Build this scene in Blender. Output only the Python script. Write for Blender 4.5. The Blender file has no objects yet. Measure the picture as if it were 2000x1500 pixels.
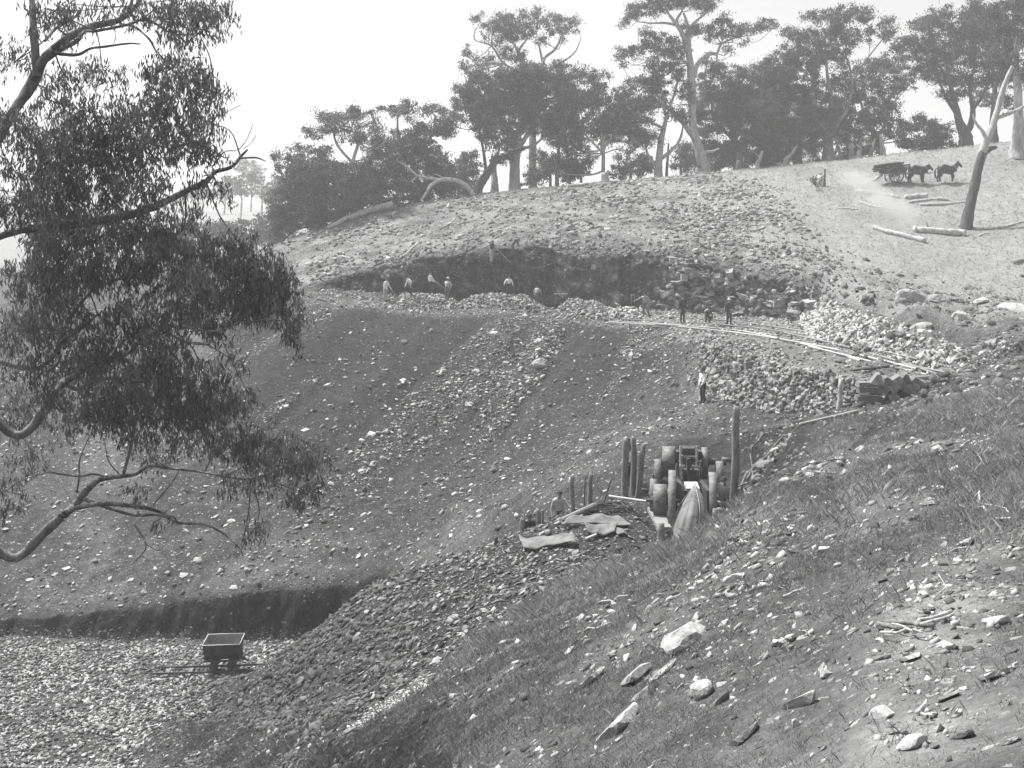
import bpy, bmesh, math, random
import numpy as np
from mathutils import Vector, Matrix, Quaternion

SC = bpy.context.scene
COL = SC.collection
R = math.radians
F = 2145.0      # focal length in photo pixels (photo 2000 wide)
H0 = 480.0      # photo row of the horizon (rising/falling front of a view camera)

# ------------------------------------------------------------------ camera
cam_d = bpy.data.cameras.new("camera")
cam = bpy.data.objects.new("camera", cam_d); COL.objects.link(cam)
cam.location = (0, 0, 0); cam.rotation_euler = (R(90), 0, 0)
cam_d.sensor_fit = 'HORIZONTAL'; cam_d.sensor_width = 36.0
cam_d.lens = 36.0 * F / 2000.0
cam_d.shift_x = 0.0
cam_d.shift_y = -(750.0 - H0) / 2000.0
cam_d.clip_start = 0.1; cam_d.clip_end = 9000
SC.camera = cam

# ------------------------------------------------------------------ light
SUN_AZ, SUN_EL = R(-50), R(60)          # ahead of the camera and to its left
w = bpy.data.worlds.new("World"); SC.world = w; w.use_nodes = True
nt = w.node_tree; nt.nodes.clear()
sky = nt.nodes.new('ShaderNodeTexSky'); sky.sky_type = 'NISHITA'; sky.sun_disc = False
sky.sun_elevation = SUN_EL; sky.sun_rotation = SUN_AZ
sky.dust_density = 3.0; sky.air_density = 1.0; sky.ozone_density = 1.0
bw = nt.nodes.new('ShaderNodeRGBToBW')
bg = nt.nodes.new('ShaderNodeBackground'); bg.inputs[1].default_value = 0.135
wo = nt.nodes.new('ShaderNodeOutputWorld')
nt.links.new(sky.outputs[0], bw.inputs[0]); nt.links.new(bw.outputs[0], bg.inputs[0]); nt.links.new(bg.outputs[0], wo.inputs[0])
sun_d = bpy.data.lights.new("sun", 'SUN'); sun_d.energy = 4.2; sun_d.angle = R(0.6); sun_d.color = (1, 0.995, 0.985)
sun = bpy.data.objects.new("sun", sun_d); COL.objects.link(sun)
sv = Vector((math.sin(SUN_AZ) * math.cos(SUN_EL), math.cos(SUN_AZ) * math.cos(SUN_EL), math.sin(SUN_EL)))
sun.rotation_euler = sv.to_track_quat('Z', 'Y').to_euler()
SC.view_settings.view_transform = 'Standard'; SC.view_settings.look = 'None'
SC.view_settings.gamma = 1.0; SC.view_settings.use_curve_mapping = False
SC.view_settings.exposure = 0.78
SC.cycles.volume_bounces = 1; SC.cycles.max_bounces = 5; SC.cycles.diffuse_bounces = 3
SC.cycles.transparent_max_bounces = 6

rng = np.random.default_rng(7)
random.seed(7)

# ------------------------------------------------------------------ helpers
def link(o, parent=None):
    COL.objects.link(o)
    if parent is not None: o.parent = parent
    return o
def tag(o, label=None, cat=None, group=None, kind=None):
    if label: o['label'] = label
    if cat: o['category'] = cat
    if group: o['group'] = group
    if kind: o['kind'] = kind
    return o
def thing(name, label, cat, loc=(0, 0, 0), rotz=0, group=None):
    o = bpy.data.objects.new(name, None); o.empty_display_size = .2
    link(o); o.location = loc; o.rotation_euler = (0, 0, rotz)
    return tag(o, label, cat, group)
def mesh_np(name, V, Fc, mat, parent=None, smooth=False, attrs=None):
    """V (n,3); Fc: (m,k) int array or list of such"""
    me = bpy.data.meshes.new(name)
    V = np.asarray(V, dtype=np.float32)
    Fl = Fc if isinstance(Fc, list) else [Fc]
    Fl = [np.asarray(f, dtype=np.int32) for f in Fl if len(f)]
    me.vertices.add(len(V)); me.vertices.foreach_set('co', V.ravel())
    nl = sum(f.size for f in Fl); npoly = sum(len(f) for f in Fl)
    me.loops.add(nl); me.polygons.add(npoly)
    me.loops.foreach_set('vertex_index', np.concatenate([f.ravel() for f in Fl]))
    st = []; b = 0
    for f in Fl:
        st.append(b + np.arange(len(f), dtype=np.int32) * f.shape[1]); b += f.size
    me.polygons.foreach_set('loop_start', np.concatenate(st).astype(np.int32))
    if smooth: me.polygons.foreach_set('use_smooth', np.ones(npoly, dtype=bool))
    if attrs:
        for k, v in attrs.items():
            a = me.attributes.new(k, 'FLOAT', 'POINT'); a.data.foreach_set('value', np.asarray(v, dtype=np.float32).ravel())
    me.update(calc_edges=True); me.validate()
    for m in (mat if isinstance(mat, list) else [mat]): me.materials.append(m)
    return link(bpy.data.objects.new(name, me), parent)
def ob(name, bm, mat, parent=None, smooth=None):
    me = bpy.data.meshes.new(name); bm.normal_update(); bm.to_mesh(me); bm.free()
    for m in (mat if isinstance(mat, list) else [mat]): me.materials.append(m)
    if smooth is not None:
        for p in me.polygons: p.use_smooth = smooth
    return link(bpy.data.objects.new(name, me), parent)
def box(bm, c, s, rot=None, taper=1.0):
    M = Matrix.Translation(c) @ (rot.to_4x4() if rot is not None else Matrix.Identity(4))
    vs = []
    for z in (-.5, .5):
        t = 1.0 if z < 0 else taper
        for x, y in ((-.5, -.5), (.5, -.5), (.5, .5), (-.5, .5)):
            vs.append(bm.verts.new(M @ Vector((x * s[0] * t, y * s[1] * t, z * s[2]))))
    for f in ((3, 2, 1, 0), (4, 5, 6, 7), (0, 1, 5, 4), (1, 2, 6, 5), (2, 3, 7, 6), (3, 0, 4, 7)):
        bm.faces.new([vs[i] for i in f])
def cyl(bm, a, b, r0, r1=None, n=14, caps=True):
    a = Vector(a); b = Vector(b); r1 = r0 if r1 is None else r1
    d = (b - a).normalized(); q = d.to_track_quat('Z', 'Y').to_matrix()
    A = []; B = []
    for i in range(n):
        t = 2 * math.pi * i / n; v = q @ Vector((math.cos(t), math.sin(t), 0))
        A.append(bm.verts.new(a + v * r0)); B.append(bm.verts.new(b + v * r1))
    for i in range(n):
        j = (i + 1) % n; f = bm.faces.new((A[i], A[j], B[j], B[i])); f.smooth = True
    if caps:
        bm.faces.new(A[::-1]); bm.faces.new(B)
def ring(bm, c, axis, r_out, r_in, wdt, n=40):
    """a flat-rimmed wheel rim: rectangular section ring"""
    c = Vector(c); q = Vector(axis).normalized().to_track_quat('Z', 'Y').to_matrix()
    L = []
    for i in range(n):
        t = 2 * math.pi * i / n; v = q @ Vector((math.cos(t), math.sin(t), 0)); k = q @ Vector((0, 0, wdt / 2))
        L.append([bm.verts.new(c + v * r_out - k), bm.verts.new(c + v * r_out + k), bm.verts.new(c + v * r_in + k), bm.verts.new(c + v * r_in - k)])
    for i in range(n):
        a = L[i]; b = L[(i + 1) % n]
        for s in range(4):
            f = bm.faces.new((a[s], b[s], b[(s + 1) % 4], a[(s + 1) % 4])); f.smooth = (s == 0)
def tube_np(pts, rad, n=7, wob=0.0, seed=0):
    """tapered tube along a path; returns V,F arrays (quads)"""
    P = np.asarray(pts, float); rad = np.asarray(rad, float); m = len(P)
    T = np.gradient(P, axis=0); T /= (np.linalg.norm(T, axis=1, keepdims=True) + 1e-9)
    up = np.array([0.31, 0.87, 0.38]); 
    A = np.cross(T, up); A /= (np.linalg.norm(A, axis=1, keepdims=True) + 1e-9); B = np.cross(T, A)
    th = np.linspace(0, 2 * np.pi, n, endpoint=False)
    r = np.random.default_rng(seed)
    rr = rad[:, None] * (1 + wob * r.normal(size=(m, n)))
    V = P[:, None] + rr[..., None] * (np.cos(th)[None, :, None] * A[:, None] + np.sin(th)[None, :, None] * B[:, None])
    i = np.arange(m - 1)[:, None] * n; j = np.arange(n)[None]; k = (np.arange(n) + 1) % n
    Fq = np.stack([i + j, i + k[None], i + n + k[None], i + n + j], -1).reshape(-1, 4)
    return V.reshape(-1, 3), Fq
def smooth_path(pts, k=4):
    """Catmull-Rom through rows (any number of columns)"""
    P = np.asarray(pts, float)
    if len(P) < 3:
        t = np.linspace(0, 1, k * 2 + 1)[:, None]; return P[0] * (1 - t) + P[-1] * t
    Q = np.vstack([2 * P[0] - P[1], P, 2 * P[-1] - P[-2]]); out = []
    for i in range(1, len(Q) - 2):
        p0, p1, p2, p3 = Q[i - 1:i + 3]
        for t in np.arange(k) / k:
            out.append(.5 * ((2 * p1) + (-p0 + p2) * t + (2 * p0 - 5 * p1 + 4 * p2 - p3) * t * t + (-p0 + 3 * p1 - 3 * p2 + p3) * t ** 3))
    out.append(Q[-2]); return np.array(out)
class Acc:
    """accumulates vertex / quad arrays for one mesh"""
    def __init__(s): s.V = []; s.F = []; s.n = 0
    def add(s, V, Fq): s.V.append(V); s.F.append(np.asarray(Fq) + s.n); s.n += len(V)
    def build(s, name, mat, parent=None, smooth=False):
        return mesh_np(name, np.concatenate(s.V), np.concatenate(s.F), mat, parent, smooth)

def _hash(ix, iy, iz, s):
    h = (ix.astype(np.int64) * 374761393 + iy.astype(np.int64) * 668265263 + iz.astype(np.int64) * 2147483647 + s * 1274126177) & 0xffffffff
    h = ((h ^ (h >> 13)) * 1103515245) & 0xffffffff
    h = ((h ^ (h >> 16)) * 69069) & 0xffffffff
    return (h & 0xffff) / 65535.0
def vnoise(x, y, z=None, seed=0):
    x = np.asarray(x, float); y = np.asarray(y, float); z = np.zeros_like(x) if z is None else np.asarray(z, float)
    ix, iy, iz = np.floor(x), np.floor(y), np.floor(z)
    fx, fy, fz = x - ix, y - iy, z - iz
    fx, fy, fz = [t * t * (3 - 2 * t) for t in (fx, fy, fz)]
    o = 0
    for dx in (0, 1):
        for dy in (0, 1):
            for dz in (0, 1):
                wgt = (fx if dx else 1 - fx) * (fy if dy else 1 - fy) * (fz if dz else 1 - fz)
                o = o + wgt * _hash(ix + dx, iy + dy, iz + dz, seed)
    return o * 2 - 1
def fbm(x, y, z=None, oct=4, seed=0):
    o = 0; a = 1; t = 0
    for k in range(oct):
        o = o + a * vnoise(x * 2 ** k + 17 * k, y * 2 ** k - 9 * k, None if z is None else z * 2 ** k, seed + k); t += a; a *= .5
    return o / t
def sstep(a, b, x):
    t = np.clip((x - a) / (b - a), 0, 1); return t * t * (3 - 2 * t)
def at(px, py, Y):
    """the point of the place that stands Y metres ahead, seen at that photo pixel"""
    return Vector(((px - 1000) / F * Y, Y, (H0 - py) / F * Y))

# ------------------------------------------------------------------ materials
def mat_new(name):
    m = bpy.data.materials.new(name); m.use_nodes = True; n = m.node_tree; n.nodes.clear()
    out = n.nodes.new('ShaderNodeOutputMaterial'); b = n.nodes.new('ShaderNodeBsdfPrincipled')
    n.links.new(b.outputs[0], out.inputs[0]); b.inputs['Roughness'].default_value = .9
    try: b.inputs['Specular IOR Level'].default_value = .25
    except KeyError: pass
    return m, n, b
def nd(n, t, **kw):
    x = n.nodes.new(t)
    for k, v in kw.items():
        if k.startswith('i_'): x.inputs[k[2:].replace('_', ' ')].default_value = v
        else: setattr(x, k, v)
    return x
def mth(n, op, a, b=None, clamp=False):
    x = n.nodes.new('ShaderNodeMath'); x.operation = op; x.use_clamp = clamp
    for i, v in enumerate((a, b)):
        if v is None: continue
        if isinstance(v, (int, float)): x.inputs[i].default_value = v
        else: n.links.new(v, x.inputs[i])
    return x.outputs[0]
def rampf(n, src, stops):
    r = n.nodes.new('ShaderNodeValToRGB'); e = r.color_ramp.elements
    while len(e) < len(stops): e.new(.5)
    for k, (p, c) in enumerate(stops):
        e[k].position = p; e[k].color = (c, c, c, 1)
    n.links.new(src, r.inputs[0]); return r.outputs[0]
def mixf(n, f, a, b):
    x = n.nodes.new('ShaderNodeMix'); x.data_type = 'FLOAT'
    for k, v in ((0, f), (2, a), (3, b)):
        if isinstance(v, (int, float)): x.inputs[k].default_value = v
        else: n.links.new(v, x.inputs[k])
    return x.outputs[0]
def noise(n, co, scale, detail=4, rough=.6, dist=0):
    x = nd(n, 'ShaderNodeTexNoise'); x.inputs['Scale'].default_value = scale; x.inputs['Detail'].default_value = detail
    x.inputs['Roughness'].default_value = rough; x.inputs['Distortion'].default_value = dist
    n.links.new(co, x.inputs['Vector']); return x.outputs[0]
def grey_mat(name, lo, hi, scale=4.0, detail=5, rough=.9, bump=.3, stretch=None, per_object=0.0, coord='Object', bump_scale=None, dist=0.0):
    """mottled grey: noise between two albedos, with fine bump"""
    m, n, b = mat_new(name)
    tc = nd(n, 'ShaderNodeTexCoord'); co = tc.outputs[coord]
    if stretch:
        mp = nd(n, 'ShaderNodeMapping'); mp.inputs['Scale'].default_value = stretch; n.links.new(co, mp.inputs[0]); co = mp.outputs[0]
    v = noise(n, co, scale, detail, .62, dist)
    c = rampf(n, v, [(.3, lo), (.7, hi)])
    if per_object:
        oi = nd(n, 'ShaderNodeObjectInfo'); k = mth(n, 'ADD', mth(n, 'MULTIPLY', oi.outputs['Random'], per_object * 2), 1 - per_object)
        c = mth(n, 'MULTIPLY', c, k)
    n.links.new(c, b.inputs['Base Color']); b.inputs['Roughness'].default_value = rough
    if bump:
        bp = nd(n, 'ShaderNodeBump'); bp.inputs['Strength'].default_value = bump; bp.inputs['Distance'].default_value = .05
        n.links.new(noise(n, co, bump_scale or scale * 3, 5, .65), bp.inputs['Height']); n.links.new(bp.outputs[0], b.inputs['Normal'])
    return m
# ------------------------------------------------------------------ terrain
# Feature lines of the ground from near to far.  Each: (bearing as photo column, metres ahead, photo row | height if |v| < 60)
FL = -16.5
LINES = [
 # 0 under the camera
 [(-900, 1.5, -1.7), (2900, 1.5, -1.62)],
 # 1 lower edge of the view
 [(-900, 35, FL), (0, 34.7, FL), (250, 34.2, -16.3), (400, 31.5, -14.9), (560, 24.5, -11.8), (640, 20.5, -9.75), (800, 17, -8.1), (1000, 12.5, 1500), (1300, 9, 1500), (1700, 6, 1500), (2000, 5, 1500), (2900, 3.6, 1480)],
 # 2 middle of the near spur
 [(-900, 37, FL), (0, 38.2, FL), (250, 36.6, -16.4), (400, 34, -15.3), (560, 25.5, -12.0), (640, 21.5, -9.97), (800, 20.5, 1400), (1000, 18, 1330), (1300, 16.5, 1230), (1500, 15, 1180), (1700, 13.5, 1150), (2000, 12.5, 1120), (2900, 11.5, 1010)],
 # 3 crest of the spur / scree strip
 [(-900, 39, FL), (0, 42.6, FL), (250, 38.4, FL), (400, 36, -15.86), (500, 32.5, -14.3), (560, 28, -12.7), (640, 22.5, 1455), (810, 24.2, 1348), (950, 25.5, 1240), (1100, 27.3, 1138), (1280, 28.3, 1074), (1350, 28.6, 1052), (1450, 29.5, 982), (1500, 30, 950), (1560, 30.5, 906), (1640, 31, 866), (1750, 29, 848), (2000, 27, 800), (2900, 25, 680)],
 # 4 track and crusher floor
 [(-900, 40, FL), (0, 43.7, FL), (250, 39.4, FL), (400, 38, -16.3), (490, 35.5, -15.0), (560, 32, -13.4), (640, 29.5, -11.8), (810, 29.5, -10.55), (950, 30.5, -9.55), (1100, 31.5, -8.78), (1200, 32.3, -8.75), (1280, 30.6, -9.0), (1350, 30.6, -9.1), (1430, 31.5, -8.9), (1480, 32, -7.7), (1520, 32.2, -6.9), (1560, 32.5, -6.15), (1640, 34, 828), (1750, 35, 822), (1850, 36, 785), (2000, 36, 750), (2900, 34, 640)],
 # 5 outer edge of the track and the crusher floor
 [(-900, 41, FL), (0, 44.5, FL), (250, 40.4, FL), (400, 39.3, 1378), (490, 38, 1322), (600, 36.3, 1248), (720, 35, 1158), (810, 34.5, 1118), (880, 34.2, 1093), (950, 34, 1070), (1010, 34.4, 1048), (1100, 36, 1003), (1200, 37, 985), (1280, 38, -8.85), (1350, 37.5, -9.0), (1430, 36, -8.7), (1480, 35.4, -7.5), (1520, 35, -6.7), (1560, 36, 830), (1640, 37, 820), (1750, 38, 808), (1850, 39, 772), (2000, 39, 735), (2900, 37, 620)],
 # 6 toe behind that edge
 [(-900, 43, FL), (0, 45, FL), (250, 44.8, FL), (400, 44.5, FL), (490, 42, FL), (640, 42.5, FL), (720, 43, -16), (810, 41, -13.7), (880, 40, -12.6), (950, 39, -11.6), (1010, 37.2, -10.7), (1100, 37.0, -10.1), (1200, 38.2, -8.85), (1280, 39, -8.9), (1350, 38.5, -8.95), (1430, 37.2, -8.6), (1480, 36.6, -7.6), (1520, 36.5, -6.9), (1560, 37.5, -6.2), (1640, 40, 813), (1750, 40, 802), (1850, 40.5, 767), (2000, 41, 728), (2900, 39, 610)],
 # 7 foot of the cut bank
 [(-900, 44, FL), (0, 46.2, FL), (250, 46, FL), (490, 46, FL), (640, 46, FL), (720, 46, -16), (810, 44, -13.3), (950, 42, -11.5), (1010, 40.5, -10.6), (1100, 39.2, -9.9), (1200, 40, -8.7), (1280, 40.6, -8.65), (1350, 40.4, -8.75), (1430, 39, -8.4), (1480, 38, -7.6), (1560, 39.5, -6.5), (1640, 42, 808), (1750, 41, 798), (1850, 42, 763), (2000, 43, 722), (2900, 41, 600)],
 # 8 top of the cut bank
 [(-900, 44.8, 1235), (0, 46.7, 1214), (100, 46.7, 1204), (300, 46.75, 1184), (500, 46.9, 1156), (700, 47.1, 1138), (810, 46.5, -13.0), (950, 45, -11.2), (1100, 42.2, -9.2), (1200, 42.6, -8.1), (1280, 42.6, 868), (1350, 42.5, 856), (1440, 42, 846), (1500, 41.5, 838), (1560, 43.5, 822), (1640, 44, 803), (1750, 42.2, 792), (1850, 43, 760), (2000, 45, 716), (2900, 43, 590)],
 # 9 lower hillside / foot of the stone stack
 [(-900, 50, 1080), (0, 52, 1050), (250, 53, 1020), (490, 54, 990), (640, 55, 960), (810, 56, 930), (950, 56.5, 900), (1100, 57, 850), (1200, 57, 815), (1280, 56, 798), (1373, 55, 788), (1400, 53.6, 785), (1500, 49, 808), (1560, 47.6, 806), (1640, 46, 799), (1700, 44.8, 797), (1750, 43.8, 783), (1850, 44.4, 755), (2000, 47, 708), (2900, 45, 580)],
 # 10 upper slope / top of the stone stack
 [(-900, 58, 900), (0, 60, 860), (250, 62, 830), (490, 64, 790), (640, 66, 760), (810, 67, 745), (950, 67.5, 738), (1100, 68, 715), (1200, 68, 695), (1280, 67, 676), (1340, 64, 664), (1372, 60, 668), (1400, 56.6, 676), (1500, 50.9, 708), (1560, 49.2, 722), (1640, 47.4, 738), (1700, 46.2, 745), (1750, 45.4, 745), (1850, 45.6, 738), (2000, 49, 700), (2900, 47, 570)],
 # 11 front edge of the working bench / plank road
 [(-900, 68, 760), (0, 70, 700), (250, 75, 650), (450, 78, 620), (600, 80, 592), (700, 80, 600), (800, 79.5, 612), (860, 79, 614), (930, 78.6, 616), (1000, 78, 612), (1100, 77, 628), (1190, 74, 640), (1250, 73, 634), (1320, 71, 639), (1400, 69, 646), (1500, 64, 664), (1640, 56, 696), (1750, 51, 719), (1850, 47.6, 731), (2000, 50.6, 690), (2900, 49, 560)],
 # 12 foot of the quarry face
 [(-900, 70, 740), (0, 72, 680), (250, 77.5, 630), (450, 80.5, 600), (600, 83, 572), (640, 84, 566), (750, 85, 575), (870, 85, 588), (1000, 85, 597), (1100, 84, 602), (1190, 82, 607), (1250, 81, 603), (1400, 78, 613), (1500, 75, 623), (1600, 73, 625), (1640, 70, 640), (1750, 61, 682), (1850, 53.5, 706), (1900, 52.4, 700), (2000, 52, 683), (2900, 50, 555)],
 # 13 lip of the quarry
 [(-900, 71, 730), (0, 75, 660), (250, 80, 612), (450, 83, 586), (600, 84.2, 562), (640, 85.2, 549), (690, 85.8, 533), (760, 86.2, 520), (800, 86.2, 510), (830, 86.2, 503), (890, 86.2, 495), (960, 86.2, 486), (1050, 85.8, 480), (1100, 85.2, 489), (1130, 84.7, 500), (1160, 84.0, 490), (1200, 83.2, 495), (1240, 82.5, 499), (1330, 80.8, 502), (1400, 79.2, 527), (1470, 77.2, 540), (1530, 75.8, 540), (1580, 74.2, 560), (1620, 72.3, 592), (1700, 65.8, 625), (1800, 58.5, 655), (1890, 54.6, 682), (2000, 54, 662), (2900, 52, 545)],
 # 14 hill above the lip
 [(-900, 80, 690), (0, 82, 630), (250, 87, 582), (450, 91, 540), (600, 95, 505), (760, 98, 462), (960, 99, 430), (1100, 98, 425), (1240, 96, 428), (1400, 93, 440), (1530, 89, 455), (1620, 85, 490), (1750, 79, 532), (1890, 75, 562), (2000, 74, 560), (2900, 72, 480)],
 # 15 upper hill
 [(-900, 84, 665), (0, 86, 606), (250, 93, 552), (450, 97, 523), (530, 100, 495), (600, 102, 474), (760, 106, 428), (960, 108, 398), (1100, 109, 384), (1240, 109, 376), (1400, 109, 370), (1530, 107, 366), (1620, 104, 378), (1750, 100, 395), (1890, 97, 420), (2000, 96, 415), (2900, 94, 350)],
 # 16 ridge
 [(-900, 88, 655), (0, 90, 596), (250, 98, 543), (450, 102, 510), (530, 106, 480), (600, 109, 453), (690, 111, 423), (770, 113, 404), (900, 115, 382), (1000, 117, 371), (1100, 118, 362), (1300, 120, 347), (1400, 121, 337), (1600, 123, 319), (1750, 124, 303), (1900, 124, 287), (2000, 124, 277), (2900, 124, 210)],
 # 17 just over the ridge
 [(-900, 95, -11), (0, 98, -8), (250, 106, -5.5), (450, 111, -3.4), (600, 119, 0.6), (770, 123, 3.2), (1000, 128, 5.5), (1300, 132, 7.2), (1600, 136, 9.2), (1900, 138, 11.0), (2000, 138, 11.6), (2900, 138, 15.3)],
 # 18 valley behind
 [(-900, 150, -14), (0, 150, -12), (450, 160, -9), (600, 165, -5), (1000, 180, 2), (1300, 190, 5), (1600, 190, 8), (2000, 190, 11), (2900, 190, 14)],
 # 19 foot and 20 top of the far paddock
 [(-900, 230, 2), (0, 240, 3), (450, 250, 5.4), (600, 255, 6), (1000, 260, 8), (2900, 270, 12)],
 [(-900, 430, 28), (0, 430, 24), (390, 440, 18.5), (450, 440, 17.5), (530, 440, 16.5), (620, 440, 16), (1000, 440, 12), (2900, 440, 20)],
 [(-900, 900, 20), (600, 900, 10), (2900, 900, 14)],
]
NSUB = [10, 70, 34, 26, 20, 12, 10, 22, 44, 36, 22, 14, 26, 26, 18, 14, 5, 8, 8, 14, 6]
def nz_(x, y): return fbm(x / 1.5, y / 1.5, oct=3, seed=71)
pxs = np.concatenate([np.linspace(-900, -160, 26), np.arange(-140, 2141, 4.0), np.linspace(2150, 2900, 76)])
nL = len(LINES)
LY = np.zeros((nL, len(pxs))); LP = np.zeros_like(LY)
for i, L in enumerate(LINES):
    a = np.array(L, float)
    ypx = np.where(np.abs(a[:, 2]) < 60, H0 - a[:, 2] * F / a[:, 1], a[:, 2])
    fine = np.arange(-900, 2901, 4.0)
    Yv = np.interp(fine, a[:, 0], a[:, 1]); Pv = np.interp(fine, a[:, 0], ypx)
    kk = np.exp(-.5 * (np.arange(-9, 10) / (3.0)) ** 2); kk /= kk.sum()
    Yv = np.convolve(np.pad(Yv, 9, mode='edge'), kk, 'valid'); Pv = np.convolve(np.pad(Pv, 9, mode='edge'), kk, 'valid')
    if i in (3, 4, 5, 8, 11, 13, 16):       # living edges are never ruled lines
        amp = {3: 4, 4: 3, 5: 4, 8: 5, 11: 3.5, 13: 5.5, 16: 2.0}[i]
        Pv = Pv + amp * fbm(fine / 38.0, fine * 0 + i * 7.3, oct=4, seed=i) * (fine > -200)
    LY[i] = np.interp(pxs, fine, Yv); LP[i] = np.interp(pxs, fine, Pv)
for i in range(1, nL): LY[i] = np.maximum(LY[i], LY[i - 1] + .06)
LZ = (H0 - LP) / F * LY
def pchip_cols(x, y):
    h = np.diff(x, axis=0); d = np.diff(y, axis=0) / h
    m = np.zeros_like(y); m[0] = d[0]; m[-1] = d[-1]
    w1 = 2 * h[1:] + h[:-1]; w2 = h[1:] + 2 * h[:-1]; s = d[:-1] * d[1:] > 0
    with np.errstate(divide='ignore', invalid='ignore'):
        hm = (w1 + w2) / (w1 / d[:-1] + w2 / d[1:])
    m[1:-1] = np.where(s, hm, 0); return m
LM = pchip_cols(LY, LZ)
rowsY, rowsZ, rowsU = [], [], []
for i in range(nL - 1):
    n_ = NSUB[i]; h = LY[i + 1] - LY[i]
    for k in range(n_ + (1 if i == nL - 2 else 0)):
        t = k / n_
        if i == 0: t = t ** .8
        a0 = (1 + 2 * t) * (1 - t) ** 2; a1 = t * (1 - t) ** 2; b0 = t * t * (3 - 2 * t); b1 = t * t * (t - 1)
        Yr = LY[i] + t * h; Zr = a0 * LZ[i] + a1 * h * LM[i] + b0 * LZ[i + 1] + b1 * h * LM[i + 1]
        if i >= 19: Zr = (1 - t) * LZ[i] + t * LZ[i + 1]
        rowsY.append(Yr); rowsZ.append(Zr); rowsU.append(np.full(len(pxs), i + t))
GY = np.array(rowsY); GZ = np.array(rowsZ); GU = np.array(rowsU); GP = np.broadcast_to(pxs, GY.shape)
GX = (GP - 1000) / F * GY
# --- relief
def inwin(a, lo0, lo1, hi0, hi1): return sstep(lo0, lo1, a) * (1 - sstep(hi0, hi1, a))
W_floor = (1 - sstep(-16.4, -16.0, GZ)) * (GU > .9) * (GU < 8) * (GP < 760)
W_bank = inwin(GU, 6.9, 7.15, 7.9, 8.1) * (1 - sstep(720, 800, GP))
W_pit = inwin(GU, 3.1, 3.5, 7.6, 8.1) * inwin(GP, 1270, 1300, 1540, 1590)
W_face = inwin(GU, 12.02, 12.15, 12.9, 13.02) * sstep(590, 640, GP)
W_bench = inwin(GU, 10.95, 11.05, 12.0, 12.15) * sstep(560, 620, GP)
W_dump = inwin(GU, 8.9, 10.0, 10.9, 11.0) * sstep(380, 520, GP) * (1 - sstep(1290, 1350, GP))
W_dump = np.maximum(W_dump, inwin(GU, 8.0, 9.4, 10.9, 11.0) * inwin(GP, 480, 620, 1000, 1200) * .8)
W_stack = inwin(GU, 9.0, 9.08, 9.9, 10.0) * inwin(GP, 1365, 1385, 1650, 1670)
W_terr = inwin(GU, 9.95, 10.0, 12.0, 12.1) * inwin(GP, 1190, 1260, 1880, 1920)
W_track = inwin(GU, 3.0, 3.15, 5.3, 6.0) * (1 - sstep(1280, 1320, GP)) * sstep(280, 420, GP)
W_lump = inwin(GU, 13.0, 13.1, 15.2, 16.0) * (1 - sstep(1560, 1720, GP + 130 * (GU - 13.6))) * sstep(420, 640, GP)
W_padd = sstep(13.0, 13.5, GU) * sstep(1350, 1640, GP + 130 * (GU - 13.6)) * (GU < 17)
W_spur = (1 - sstep(2.9, 3.1, GU)) * sstep(600, 680, GP)
W_right = inwin(GU, 3.0, 3.2, 13.5, 14.2) * sstep(1560, 1700, GP)
W_slope = np.clip(1 - W_floor - W_bank - W_pit - W_face - W_bench - W_dump - W_stack - W_terr - W_track - W_lump - W_padd - W_spur - W_right, 0, 1) * (GU < 17)
near = np.clip(GY / 12.0, 0.15, 1)
dz = .10 * fbm(GX / 2.3, GY / 2.3, oct=3, seed=3) * near
fine1 = fbm(GX / .55, GY / .55, oct=3, seed=11)
amp = .05 + .05 * W_spur * near + .16 * W_lump + .03 * W_padd + .07 * W_dump + .12 * W_track + .10 * W_slope + .12 * W_right * near + .10 * W_bench + .02 * W_floor + .08 * W_pit + .06 * W_terr
dz = dz + amp * fine1
# dump gullies run down the slope (towards the camera and to the left)
gl = GX - .38 * (GY - 80)
dz = dz + W_dump * (.34 * vnoise(gl / 2.6, GY / 19, seed=21) + .20 * vnoise(gl / .9, GY / 9, seed=22))
# ledges and hollows on the torn ground at the right
dz = dz - .55 * W_right * sstep(38, 46, GY) * np.exp(-((GU - 12.9 + .25 * vnoise(GX / 3, GY / 9, seed=35)) / .22) ** 2) - .35 * W_right * sstep(38, 46, GY) * np.maximum(0, vnoise(GX / 2.1, GY / 1.1, seed=34) - .25)
dz = dz + W_right * sstep(36, 42, GY) * .42 * np.maximum(0, vnoise(GX / 3.3, GY / 1.5, seed=33))
# furrow running up the near slope to the wood pile
fx = np.interp(GY, [16, 22, 28, 33, 38, 42], [1560, 1600, 1650, 1720, 1800, 1850])
dz = dz - .28 * np.exp(-((GP - fx) / 17) ** 2) * inwin(GY, 22, 25, 41, 43)
# the cut face of the bank and quarry is raked and broken
face = W_face + W_bank + W_pit * inwin(GP, 1430, 1460, 1540, 1580)
GYd = GY + W_face * (.50 * fbm(GX / 1.2, GZ / .8, GY / 3, 5, 41) + .40 * np.abs(vnoise(GX / .55, GZ / 1.7, seed=42)) + .3 * np.maximum(0, vnoise(GX / .9 + .8 * GZ, GZ / .45, seed=43)) - .3) + W_bank * (.20 * fbm(GX / .45, GZ / .9, oct=4, seed=44) + .12 * np.abs(vnoise(GX / .8, GZ / 2, seed=45)) - .06) + W_pit * inwin(GP, 1430, 1460, 1540, 1580) * .5 * fbm(GX / .6 + .5 * GZ, GZ / .5, oct=4, seed=49)
GZd = GZ + dz * (GU < 17.5) * sstep(0.0, 1.2, GU)
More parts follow.
